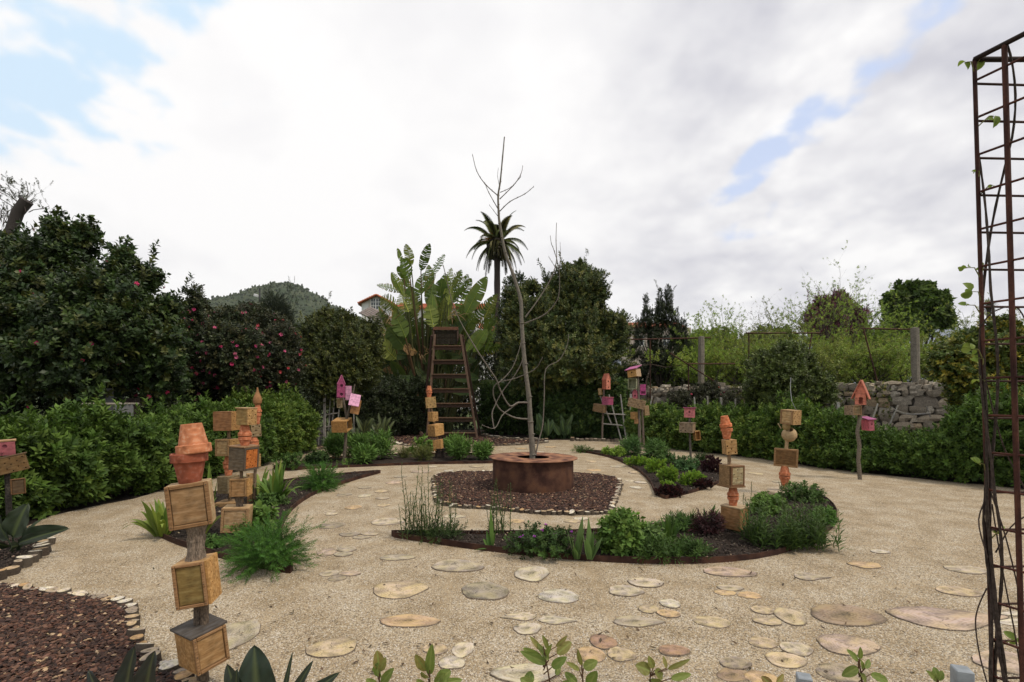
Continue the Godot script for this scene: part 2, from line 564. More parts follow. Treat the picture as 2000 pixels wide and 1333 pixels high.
func sheet(o: PackedVector2Array, y: float, col: Color, mound := 0.0) -> MB:
	var mb := MB.new()
	mb.col = col
	var t := Geometry2D.triangulate_polygon(o)
	if mound <= 0.0:
		for k in range(0, t.size(), 3):
			var a := o[t[k]]
			var b := o[t[k + 1]]
			var d := o[t[k + 2]]
			if (b - a).cross(d - a) > 0.0:
				var w := b
				b = d
				d = w
			mb.tri(Vector3(a.x, y, a.y), Vector3(b.x, y, b.y), Vector3(d.x, y, d.y))
		return mb
	# a bumpy bed: a grid of points clipped to the outline
	var lo := o[0]
	var hi := o[0]
	for p in o:
		lo = lo.min(p); hi = hi.max(p)
	var step := clampf((hi - lo).length() / 90.0, 0.05, 0.2)
	var nz := noise(FastNoiseLite.TYPE_SIMPLEX, 2.6, 4, 91)
	var x := lo.x
	while x < hi.x:
		var z := lo.y
		while z < hi.y:
			var cellp := PackedVector2Array([Vector2(x, z), Vector2(x + step, z), Vector2(x + step, z + step), Vector2(x, z + step)])
			for poly in Geometry2D.intersect_polygons(cellp, o):
				var q := []
				for p in poly: q.append(Vector3(p.x, y + mound * (0.5 + 0.5 * nz.get_noise_2d(p.x, p.y)) * smoothstep(0.0, 0.15, edge_distance(p, o)), p.y))
				for k in range(1, q.size() - 1):
					if (q[k] - q[0]).cross(q[k + 1] - q[0]).y >= 0.0: mb.tri(q[0], q[k], q[k + 1])
					else: mb.tri(q[0], q[k + 1], q[k])
			z += step
		x += step
	return mb

func edge_distance(p: Vector2, o: PackedVector2Array) -> float:
	var best := 9.0
	for k in o.size():
		best = minf(best, p.distance_to(Geometry2D.get_closest_point_to_segment(p, o[k], o[(k + 1) % o.size()])))
	return best

func inside(o: PackedVector2Array, count: int) -> Array:
	var lo := o[0]
	var hi := o[0]
	for p in o:
		lo = lo.min(p); hi = hi.max(p)
	var r := []
	var tries := 0
	while r.size() < count and tries < count * 8:
		tries += 1
		var p := Vector2(rf(lo.x, hi.x), rf(lo.y, hi.y))
		if Geometry2D.is_point_in_polygon(p, o): r.append(p)
	return r

func build_ground() -> void:
	var mb := MB.new()
	for k in 24:       # the land out to the horizon, in rings so that near triangles stay small
		var a := TAU * k / 24
		var b := TAU * (k + 1) / 24
		var last := 0.0
		for r in [40.0, 200.0, 900.0, 4500.0]:
			var p := Vector3(cos(a) * last, 0, -sin(a) * last)
			var q := Vector3(cos(b) * last, 0, -sin(b) * last)
			var s := Vector3(cos(b) * r, 0, -sin(b) * r)
			var t := Vector3(cos(a) * r, 0, -sin(a) * r)
			if last > 0.0: mb.quad(p, t, s, q)
			else: mb.tri(p, t, s)
			last = r
	struct("ground", mb, M.grass, Vector3(0, -0.012, 0))
	# dark garden soil under hedges and trees round the court
	var so := PackedVector2Array([Vector2(-16, 0.5), Vector2(-16, -26), Vector2(16, -26), Vector2(16, 0.5)])
	struct("garden_soil", sheet(so, 0.0, lc(0.62, 0.6, 0.58)), M.soil, Vector3(0, -0.006, 0))
	var court := outline([-260, 1330, -120, 1100, 0, 1050, 100, 1008, 180, 990, 260, 975, 330, 954, 420, 930, 517, 904, 580, 886, 640, 876, 700, 869, 760, 866, 850, 864, 940, 861, 1030, 860, 1120, 860, 1180, 861, 1237, 863, 1320, 878, 1404, 886, 1431, 890, 1508, 897, 1589, 912, 1695, 925, 1822, 938, 1920, 947, 2060, 962, 2250, 990, 2500, 1330])
	court.append(Vector2(3.6, 0.4)); court.append(Vector2(-3.6, 0.4))
	struct("gravel_court", sheet(court, 0.0, Color(0.71, 0.705, 0.695)), M.gravel)
	# loose grit lying on the near part of the court
	var pm := MB.new()
	pm.lathe([Vector2(0.0, -0.3), Vector2(0.5, -0.05), Vector2(0.38, 0.25), Vector2(0.0, 0.34)], 5)
	var xfs := []
	var cols := []
	var near := PackedVector2Array()
	for p in court:
		near.append(Vector2(p.x, maxf(p.y, -9.5)))
	var tones := [lc(0.375, 0.325, 0.245), lc(0.29, 0.245, 0.185), lc(0.45, 0.40, 0.32), lc(0.60, 0.555, 0.48), lc(0.22, 0.18, 0.135), lc(0.35, 0.295, 0.215)]
	for k in 130000:
		var z := -2.6 - 6.5 * pow(rng.randf(), 1.6)
		var p := Vector2(rf(-1.08, 1.08) * -z, z)
		var s := rf(0.005, 0.010)
		if not Geometry2D.is_point_in_polygon(p, court): continue
		xfs.append(Transform3D(Basis(Vector3.UP, rf(0, TAU)) * Basis.from_scale(Vector3(s, s * rf(0.6, 1.0), s * rf(0.8, 1.1))), Vector3(p.x, 0.001, p.y)))
		cols.append(vary(tones[rng.randi() % 6], 0.12))
	var o := many("loose_gravel", pm.mesh(M.dark), self, xfs, cols)
	tag(o, "loose pale grit lying over the gravel court", "gravel", "", "stuff")

# ---------- far hill ----------
func build_hill() -> void:
	var z0 := 1250.0
	# silhouette of the wooded hill: (photo x, photo y)
	var ridge := [-300.0, 700.0, 100.0, 640.0, 300.0, 605.0, 360.0, 589.0, 416.0, 583.0, 458.0, 574.0, 500.0, 559.0, 540.0, 552.0, 575.0, 554.0, 614.0, 573.0, 651.0, 598.0, 690.0, 615.0, 760.0, 640.0, 900.0, 690.0, 1100.0, 730.0]
	var bump := noise(FastNoiseLite.TYPE_SIMPLEX, 0.028, 5, 51)
	var fine := noise(FastNoiseLite.TYPE_SIMPLEX, 0.011, 4, 52)
	var mb := MB.new()
	var nx := 150
	var nz := 46
	var at := PackedVector3Array()
	for j in nz + 1:
		var f := float(j) / nz
		for i in nx + 1:
			var px := lerpf(-300.0, 1100.0, float(i) / nx)
			var ry := 0.0
			for k in range(0, ridge.size() - 2, 2):
				if px >= ridge[k] and px <= ridge[k + 2]:
					var u: float = (px - ridge[k]) / (ridge[k + 2] - ridge[k])
					ry = lerpf(ridge[k + 1], ridge[k + 3], u * u * (3 - 2 * u) * 0.5 + u * 0.5)
			var x := (px - 1000.0) / F * z0
			var top := (HZ - ry) / F * z0
			var rise := sin(minf(f, 1.0) * PI * 0.5) if f <= 0.72 else 1.0
			var depth := -z0 + 520.0 * (1.0 - f / 0.72)
			rise = sin(clampf(f / 0.72, 0.0, 1.0) * PI * 0.5) if f <= 0.72 else cos((f - 0.72) / 0.28 * PI * 0.5)
			var y := top * rise
			y += bump.get_noise_2d(x, depth) * 9.0 * clampf(rise * 3.0, 0.0, 1.0) + fine.get_noise_2d(x, depth * 0.7) * 12.0 * rise * (1.0 - rise)
			at.append(Vector3(x * (depth / -z0), (y - 2.0) * (depth / -z0), depth))
	for j in nz:
		for i in nx:
			var a := at[j * (nx + 1) + i]
			var b := at[j * (nx + 1) + i + 1]
			var d := at[(j + 1) * (nx + 1) + i + 1]
			var e := at[(j + 1) * (nx + 1) + i]
			var t := fine.get_noise_2d(a.x * 2.0, a.z * 2.0)
			mb.col = lc(0.036, 0.055, 0.026).lerp(lc(0.062, 0.078, 0.034), clampf(0.5 + t * 1.3, 0.0, 1.0))
			mb.tri(a, b, d); mb.tri(a, d, e)
	struct("wooded_hill", mb, M.far)
	# the trees that roughen its flanks and crest
	var cm := MB.new()
	cm.lathe([Vector2(0.15, -0.6), Vector2(0.5, -0.1), Vector2(0.42, 0.3), Vector2(0.0, 0.62)], 6)
	var xfs := []
	var cols := []
	for k in 20000:
		var i := rng.randi() % at.size()
		var p := at[i] + Vector3(rf(-7, 7), rf(-1, 2), rf(-6, 6))
		if p.y < 12.0 and rng.randf() < 0.7: continue
		var s := rf(2.5, 5.5)
		xfs.append(Transform3D(Basis.from_scale(Vector3(s, s * rf(0.9, 1.5), s)), p))
		cols.append(vary(lc(0.036, 0.055, 0.026).lerp(lc(0.06, 0.075, 0.033), rng.randf() * rng.randf()), 0.12))
	for q in [[520, 553], [528, 549], [536, 547], [549, 546], [556, 545], [563, 546], [572, 548], [583, 552], [590, 556], [470, 566], [452, 572], [700, 612], [715, 616], [730, 618]]:
		var p := pp(q[0], q[1] + 8.0, 1248.0)
		var s := rf(5.0, 9.0)
		xfs.append(Transform3D(Basis.from_scale(Vector3(s, s * 1.2, s)), p))
		cols.append(lc(0.06, 0.075, 0.045))
	var o := many("hill_forest", cm.mesh(M.dark), self, xfs, cols)
	tag(o, "dark woodland covering the far hill", "forest", "", "stuff")
	var mast := MB.new()
	mast.col = lc(0.3, 0.3, 0.3)
	mast.tube([Vector3.ZERO, Vector3(0, 17, 0)], [0.55, 0.35], 5)
	for k in 3: mast.tube([Vector3(-2.0 + k * 0.4, 9.0 + k * 3.0, 0), Vector3(2.0 - k * 0.4, 9.0 + k * 3.0, 0)], [0.25], 4)
	single("antenna_mast", mast, M.metal, "thin antenna mast on the summit of the wooded hill", "mast", pp(575, 553, 1246))
	# blue hills low on the horizon to the right
	var hb := MB.new()
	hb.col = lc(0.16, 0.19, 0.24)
	var prev := Vector3.ZERO
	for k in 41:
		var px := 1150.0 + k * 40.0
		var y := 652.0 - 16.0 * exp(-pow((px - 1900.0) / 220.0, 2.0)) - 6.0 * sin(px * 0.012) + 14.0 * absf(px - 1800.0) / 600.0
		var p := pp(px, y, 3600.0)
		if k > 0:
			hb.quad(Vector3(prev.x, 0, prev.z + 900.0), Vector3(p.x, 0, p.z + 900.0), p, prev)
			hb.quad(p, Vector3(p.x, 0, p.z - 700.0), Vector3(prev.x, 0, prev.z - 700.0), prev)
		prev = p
	struct("distant_hills", hb, M.far)

# ---------- houses ----------
func window(parent: Node3D, w: float, h: float, xf: Transform3D, cols := 2, rows := 3) -> void:
	var fr := MB.new()
	fr.col = lc(0.42, 0.40, 0.34)
	for s in [-1.0, 1.0]:
		fr.box(Vector3(0.22, h + 0.44, 0.16), xf * Transform3D(Basis(), Vector3(s * (w * 0.5 + 0.11), 0, 0.02)), 0.01)
		fr.box(Vector3(w, 0.22, 0.16), xf * Transform3D(Basis(), Vector3(0, s * (h * 0.5 + 0.11), 0.02)), 0.01)
	var o := part("window", fr, M.plain, parent)
	var gl := MB.new()
	gl.col = lc(0.05, 0.06, 0.07)
	gl.box(Vector3(w, h, 0.03), xf * Transform3D(Basis(), Vector3(0, 0, 0.02)), 0.004)
	part("pane", gl, M.glossy if M.has("glossy") else M.leaf1, o)
	var br := MB.new()
	br.col = lc(0.78, 0.78, 0.76)
	for k in cols * 2 + 1: br.box(Vector3(0.10 if k % cols == 0 else 0.05, h, 0.05), xf * Transform3D(Basis(), Vector3(-w * 0.5 + w * k / (cols * 2.0), 0, 0.05)), 0.006)
	for k in rows + 1: br.box(Vector3(w, 0.06, 0.056), xf * Transform3D(Basis(), Vector3(0, -h * 0.5 + h * k / rows, 0.05)), 0.006)
	part("glazing_bars", br, M.plain, o)

func tiles(parent: Node3D, a: Vector3, b: Vector3, up: Vector3, col: Color, rows: int, stuff_cols: int) -> void:   # barrel tiles on a slope: eaves from a to b, up the slope
	var mb := MB.new()
	var dir := (b - a)
	var nrm := dir.cross(up).normalized()
	for i in stuff_cols:
		for j in rows:
			var p := a + dir * ((i + 0.5) / stuff_cols) + up * (float(j) / rows)
			var r := dir.length() / stuff_cols * 0.5
			mb.col = vary(col, 0.16)
			var q := p + up * (1.12 / rows)
			mb.tube([p + nrm * r * 0.55, q + nrm * r * 0.25], [r * 1.02, r * 0.86], 6, true)
	var o := part("roof_tiles", mb, M.plain, parent)
	o.set_meta("kind", "stuff")

func build_houses() -> void:
	var z := 58.0
	var s := z / F
	var base := pp(830, 778, z)
	base.y = 0.0
	var t := thing("white_house", "white rendered house with red tiled roof and gable window behind the giant leaves", "house", base)
	var wall := MB.new()
	wall.col = lc(0.74, 0.73, 0.70)
	var L := func(x: float, y: float, dz := 0.0) -> Vector3: return pp(x, y, z - dz) - base
	# gabled dormer wing on the left
	var gx0 := (706.0 - 830.0) * s
	var gx1 := (762.0 - 830.0) * s
	var top := EYE + (HZ - 580.0) * s
	var eave := EYE + (HZ - 592.0) * s
	wall.prism(PackedVector2Array([Vector2(gx0, 0), Vector2(gx1, 0), Vector2(gx1, eave), Vector2((gx0 + gx1) * 0.5 + 0.1, top), Vector2(gx0, eave - 0.1)]), 6.0, Transform3D(Basis(), Vector3(0, 0, -3.0)))
	# main body
	var mx1 := (968.0 - 830.0) * s
	var me := EYE + (HZ - 598.0) * s
	wall.box(Vector3(mx1 - gx1, me, 7.0), Transform3D(Basis(), Vector3((gx1 + mx1) * 0.5, me * 0.5, -5.0)), 0.02)
	part("wall", wall, M.plain, t)
	window(t, 1.15, 1.75, Transform3D(Basis(), L.call(734, 598) + Vector3(0, 0, 0.02)), 2, 4)
	window(t, 0.9, 1.5, Transform3D(Basis(), L.call(959, 606) + Vector3(0, 0, -1.45)), 2, 3)
	var rs := MB.new()
	rs.col = lc(0.36, 0.16, 0.10)
	var red := lc(0.52, 0.17, 0.085)
	var mid := (gx0 + gx1) * 0.5 + 0.1
	for sd in [-1.0, 1.0]:
		var ex: float = gx0 - 0.35 if sd < 0 else gx1 + 0.35
		var run := Vector3(mid - ex, top - eave + 0.28, 0)
		var a := Vector3(ex, eave - 0.12, 0.35) if sd > 0 else Vector3(ex, eave - 0.12, -6.0)
		var b := Vector3(ex, eave - 0.12, -6.0) if sd > 0 else Vector3(ex, eave - 0.12, 0.35)
		rs.quad(a, b, b + run, a + run)
		rs.quad(a - Vector3(0, 0.15, 0), a - Vector3(0, 0.15, 0) + run, b - Vector3(0, 0.15, 0) + run, b - Vector3(0, 0.15, 0))
		tiles(t, a, b, run, red, 8, 26)
	var r0 := Vector3(gx1, me - 0.1, -1.2)
	var r1 := Vector3(mx1 + 0.5, me - 0.1, -1.2)
	var up := Vector3(0, EYE + (HZ - 577.0) * s - me, -4.0)
	rs.quad(r0, r1, r1 + up + Vector3(-1.6, 0, 0), r0 + up)
	rs.quad(r0 + up, r1 + up + Vector3(-1.6, 0, 0), r1 + up + Vector3(-1.6, -up.y, -4.0), r0 + up + Vector3(0, -up.y, -4.0))
	part("roof", rs, M.plain, t)
	tiles(t, r0, r1 + Vector3(-1.0, 0, 0), up, red, 9, 46)
	# lower roof under the eaves at the right
	var l0: Vector3 = L.call(935, 643)
	var l1: Vector3 = L.call(972, 652)
	tiles(t, l0 + Vector3(0, 0, 0.8), l1 + Vector3(0, 0, 0.8), Vector3(0, 0.7, -1.4), red, 4, 12)
	# grey tiled lean-to in front of the gable
	var base2 := pp(725, 778, 46.0)
	base2.y = 0
	var g := thing("grey_tiled_shed", "grey tiled lean-to roof below the white gable", "shed", base2)
	var sw := MB.new()
	sw.col = lc(0.5, 0.46, 0.42)
	var s2 := 46.0 / F
	sw.box(Vector3(70 * s2, EYE + 145 * s2, 3.0), Transform3D(Basis(), Vector3(0.6, (EYE + 145 * s2) * 0.5, -2.0)), 0.02)
	part("wall", sw, M.plain, g)
	var e0 := pp(700, 612, 46.0) - base2
	var e1 := pp(770, 646, 46.0) - base2
	tiles(g, e0, e1, Vector3(0.5, 0.9, -2.0), lc(0.26, 0.22, 0.20), 6, 22)
	# red roofed building far to the right of the round tree
	var base3 := pp(1290, 778, 75.0)
	base3.y = 0
	var s3 := 75.0 / F
	var r := thing("red_roofed_building", "low building with orange red roof behind the upright evergreens", "building", base3)
	var w3 := MB.new()
	w3.col = lc(0.5, 0.42, 0.36)
	var h3 := EYE + 138.0 * s3
	w3.box(Vector3(120 * s3, h3, 6.0), Transform3D(Basis(), Vector3(0, h3 * 0.5, -3.0)), 0.03)
	part("wall", w3, M.plain, r)
	var rm := MB.new()
	rm.col = lc(0.50, 0.15, 0.08)
	rm.quad(Vector3(-62 * s3, h3, 0.3), Vector3(52 * s3, h3, 0.3), Vector3(46 * s3, h3 + 1.2, -3.0), Vector3(-60 * s3, h3 + 1.2, -3.0))
	rm.quad(Vector3(-60 * s3, h3 + 1.2, -3.0), Vector3(46 * s3, h3 + 1.2, -3.0), Vector3(52 * s3, h3, -6.3), Vector3(-62 * s3, h3, -6.3))
	part("roof", rm, M.plain, r)
	for k in 4: window(r, 1.1, 1.4, Transform3D(Basis(), Vector3((-40 + k * 26) * s3, h3 - 2.0, 0.02)), 1, 2)
	# lamp post with a floodlight, far left
	var bl := pp(507, 778, 40.0)
	bl.y = 0
	var sl := 40.0 / F
	var lp := thing("lamp_post", "slim dark lamp post with a white floodlight before the hill", "lamp post", bl)
	var pm := MB.new()
	pm.col = lc(0.06, 0.06, 0.065)
	pm.tube([Vector3.ZERO, Vector3(0, EYE + (HZ - 563) * sl, 0)], [0.09, 0.06], 8)
	part("post", pm, M.metal, lp)
	var fm := MB.new()
	fm.col = lc(0.7, 0.7, 0.72)
	fm.box(Vector3(0.34, 0.22, 0.2), Transform3D(Basis(Vector3(0, 0, 1), -0.3), Vector3(-0.26, EYE + (HZ - 578) * sl, 0.05)), 0.03)
	fm.tube([Vector3(0, EYE + (HZ - 579) * sl, 0), Vector3(-0.2, EYE + (HZ - 579) * sl, 0.03)], [0.03], 5)
	part("floodlight", fm, M.metal, lp)

# ---------- foliage ----------
func sprig(nl: int, length: float, width: float, stem: float, spread: float, sd: int, segs := 2, curl := 0.5, fold := 0.25, opp := false) -> MB:
	var r := RandomNumberGenerator.new()
	r.seed = sd
	var mb := MB.new()
	mb.col = Color(0.75, 0.62, 0.5)
	if stem > 0.0: mb.tube([Vector3.ZERO, Vector3(0.01, stem * 0.5, 0.01), Vector3(0, stem, 0)], [length * 0.03, length * 0.02], 3, false)
	for k in nl:
		var t := float(k + 1) / nl
		var ang := k * (2.399 if not opp else PI) + (floorf(k / 2.0) * PI * 0.5 if opp else 0.0) + r.randf_range(-0.4, 0.4)
		var lean := lerpf(spread, spread * 0.35, t) + r.randf_range(-0.25, 0.25)
		var b := Basis(Vector3.UP, ang) * Basis(Vector3.RIGHT, lean)
		# the leaf's upper side must look up when it leans outwards
		var f := r.randf_range(0.78, 1.2)
		mb.col = Color(f, f * r.randf_range(0.94, 1.06), f * 0.95)
		b = Basis(Vector3.UP, ang) * Basis(Vector3.RIGHT, lean) * Basis(Vector3.UP, PI + r.randf_range(-0.4, 0.4))
		var sc := r.randf_range(0.75, 1.12)
		mb.leaf(Transform3D(b, Vector3(0, stem * lerpf(0.15, 1.0, t), 0)), length * sc, width * sc, segs, curl, fold)
	return mb

func make_leaves() -> void:
	for k in 3:
		LEAF["camellia%d" % k] = sprig(9, 0.115, 0.066, 0.16, 1.15, 100 + k, 2, 0.5, 0.2).mesh(M.leaf1)
		LEAF["small%d" % k] = sprig(11, 0.062, 0.034, 0.13, 1.1, 110 + k).mesh(M.leaf1)
		LEAF["hedge%d" % k] = sprig(11, 0.088, 0.036, 0.17, 1.05, 120 + k, 2, 0.4, 0.3).mesh(M.leaf0)
		LEAF["fresh%d" % k] = sprig(7, 0.10, 0.05, 0.14, 1.0, 130 + k, 2, 0.5, 0.2).mesh(M.leaf2)
		LEAF["broad%d" % k] = sprig(7, 0.17, 0.12, 0.16, 1.2, 140 + k, 3, 0.6, 0.18).mesh(M.leaf0)
		LEAF["needle%d" % k] = sprig(22, 0.06, 0.008, 0.22, 0.9, 150 + k, 2, 0.2, 0.1).mesh(M.leaf0)
		LEAF["far%d" % k] = sprig(8, 0.42, 0.26, 0.3, 1.2, 160 + k).mesh(M.leaf0)
		LEAF["fern%d" % k] = sprig(18, 0.055, 0.011, 0.17, 0.95, 170 + k, 2, 0.3, 0.1).mesh(M.leaf2)
		LEAF["willow%d" % k] = sprig(11, 0.11, 0.019, 0.16, 0.85, 180 + k, 2, 0.6, 0.15).mesh(M.leaf0)
		LEAF["herb%d" % k] = sprig(9, 0.075, 0.036, 0.10, 1.0, 190 + k, 2, 0.7, 0.2).mesh(M.leaf0)
		LEAF["frill%d" % k] = sprig(12, 0.05, 0.042, 0.06, 1.2, 200 + k, 2, -0.5, -0.3).mesh(M.leaf2)
		var fl := MB.new()
		for j in 9:
			var f := rf(0.8, 1.15)
			fl.col = Color(f, f, f)
			fl.leaf(Transform3D(Basis(Vector3.UP, j * 2.4) * Basis(Vector3.RIGHT, 0.35 + j * 0.12), Vector3.ZERO), 0.05, 0.05, 2, -0.7, 0.2, 0.7)
		LEAF["flower%d" % k] = fl.mesh(M.leaf0)

# Points in a crown made of ellipsoids: blobs are [centre, radii]. Returns [position, outward] pairs, most of them near the surface.
func crown_points(blobs: Array, count: int, deep := 0.45, lump := 0.22, freq := 1.0, sd := 5) -> Array:
	var nz := noise(FastNoiseLite.TYPE_SIMPLEX, freq, 3, sd)
	var area := []
	var total := 0.0
	for b in blobs:
		var r: Vector3 = b[1]
		total += r.x * r.y + r.y * r.z + r.x * r.z
		area.append(total)
	var res := []
	var tries := 0
	while res.size() < count and tries < count * 5:
		tries += 1
		var pick := rng.randf() * total
		var k := 0
		while area[k] < pick: k += 1
		var c: Vector3 = blobs[k][0]
		var r: Vector3 = blobs[k][1]
		var d := Vector3(rng.randfn(), rng.randfn(), rng.randfn()).normalized()
		var p := c + d * r
		var lumpy := 1.0 + lump * 1.6 * nz.get_noise_3d(p.x, p.y, p.z) - lump * 0.25
		var q := c + d * r * lumpy * (1.0 - deep * pow(rng.randf(), 1.7))
		var ok := true
		for j in blobs.size():
			if j != k:
				var e: Vector3 = (q - blobs[j][0]) / blobs[j][1]
				if e.length_squared() < 0.42:
					ok = false
					break
		if ok: res.append([q, (d / r).normalized()])
	return res

func sprigs(parent: Node3D, nm: String, kind: String, pts: Array, size: Vector2, tones: Array, upness := 0.55, loose := 0.6) -> void:
	var xfs := [[], [], []]
	var cols := [[], [], []]
	for q in pts:
		var y: Vector3 = (q[1] * 0.75 + Vector3.UP * upness + Vector3(rng.randfn(), rng.randfn(), rng.randfn()) * loose * 0.6).normalized()
		var x := y.cross(Vector3(rng.randfn(), rng.randfn(), rng.randfn())).normalized()
		var z := x.cross(y)
		var s := rf(size.x, size.y)
		var k := rng.randi() % 3
		xfs[k].append(Transform3D(Basis(x, y, z) * s, q[0]))
		var t: Color = tones[rng.randi() % tones.size()]
		cols[k].append(vary(t, 0.22))
	for k in 3:
		if xfs[k].size(): many(nm, LEAF["%s%d" % [kind, k]], parent, xfs[k], cols[k])

func pxblobs(base: Vector3, z: float, list: Array, flat := 0.85) -> Array:   # photo-surveyed ellipses at a given distance: [x, y, rx, ry, (nearer by)]
	var r := []
	var s := z / F
	for e in list:
		var dz: float = e[4] if e.size() > 4 else 0.0
		var k := 0.90 * cos(atan((e[0] - 1000.0) / F))      # off the axis a round crown looks wider than it is
		r.append([pp(e[0], e[1], z - dz) - base, Vector3(e[2] * s * k, e[3] * s * 0.92, (e[2] + e[3]) * 0.5 * s * flat * k)])
	return r

# A branching skeleton; leaves the ends of its twigs in tips as [position, direction].
func grow(mb: MB, p: Vector3, dir: Vector3, length: float, rad: float, depth: int, tips: Array, wig := 0.35, split := 3, up := 0.25) -> void:
	var pts := [p]
	var radii := [rad]
	var segs := 4
	var d := dir
	for k in segs:
		d = (d + Vector3(rng.randfn(), rng.randfn() + up, rng.randfn()) * wig * 0.5).normalized()
		p += d * length / segs
		pts.append(p); radii.append(lerpf(rad, rad * 0.55, float(k + 1) / segs))
		if depth <= 1: tips.append([p, d])
	mb.tube(pts, radii, 6 if depth > 2 else (4 if depth > 0 else 3), false)
	if depth > 0:
		for k in split:
			var t := rng.randi_range(2, segs)
			var o := Vector3(rng.randfn(), rng.randfn() * 0.6 + up, rng.randfn()).normalized()
			grow(mb, pts[t], (d * 0.75 + o * 0.8).normalized(), length * rf(0.55, 0.8), radii[t] * 0.62, depth - 1, tips, wig, split, up)

func trunk(parent: Node3D, blobs: Array, col: Color, rad: float, forks: int, spread := 0.4) -> void:   # a trunk that forks into limbs reaching for the blobs
	var mb := MB.new()
	mb.col = col
	var h := 0.0
	for b in blobs: h = maxf(h, b[0].y)
	var fork := Vector3(rf(-0.1, 0.1), h * 0.28, rf(-0.1, 0.1))
	mb.tube([Vector3(0, -0.05, 0), Vector3(rad * 0.2, fork.y * 0.5, 0), fork], [rad * 1.25, rad, rad * 0.9], 9)
	for k in forks:
		var b = blobs[k % blobs.size()]
		var e: Vector3 = b[0] + b[1] * Vector3(rf(-spread, spread), rf(0.0, 0.6), rf(-spread, spread))
		var m := fork.lerp(e, 0.5) + Vector3(rf(-0.3, 0.3), rf(0.0, 0.3), rf(-0.3, 0.3))
		mb.tube([fork - Vector3(0, 0.1, 0), fork.lerp(m, 0.5) + Vector3(0, 0.05, 0), m, e], [rad * 0.7, rad * 0.5, rad * 0.36, rad * 0.12], 6)
	part("trunk", mb, M.bark, parent)

func bush(nm: String, label: String, cat: String, at: Vector3, z: float, ell: Array, kind: String, count: int, size: Vector2, tones: Array, opt := {}) -> Node3D:
	var t := thing(nm, label, cat, at, opt.get("group", ""))
	var blobs := pxblobs(at, z, ell, opt.get("flat", 0.85))
	trunk(t, blobs, opt.get("bark", lc(0.10, 0.08, 0.06)), opt.get("rad", 0.1), opt.get("forks", maxi(4, blobs.size())))
	var pts := crown_points(blobs, count, opt.get("deep", 0.45), opt.get("lump", 0.22), opt.get("freq", 1.0), used.size() + 3)
	for k in opt.get("shoots", count / 320):         # young shoots that stand out of the crown
		var q = pts[rng.randi() % pts.size()]
		if q[1].y < -0.1: continue
		var d: Vector3 = (q[1] * 0.5 + Vector3.UP * rf(0.4, 1.0) + Vector3(rng.randfn(), 0, rng.randfn()) * 0.25).normalized()
		for j in 6: pts.append([q[0] + d * (0.08 + j * 0.075) * size.y, d])
	sprigs(t, "crown", kind, pts, size, tones, opt.get("up", 0.55), opt.get("loose", 0.6))
	if opt.has("flowers"):
		var fp := crown_points(blobs, opt.flowers, 0.10, opt.get("lump", 0.22), opt.get("freq", 1.0), used.size() + 3)
		for q in fp: q[0] += q[1] * 0.15
		sprigs(t, "flowers", "flower", fp, opt.get("fsize", Vector2(0.8, 1.25)), opt.get("fcol", [lc(0.5, 0.05, 0.14), lc(0.6, 0.10, 0.2)]), 0.1, 0.4)
	return t

func ground_at(x: float, z: float) -> Vector3: return Vector3((x - 1000.0) / F * z, 0, -z)

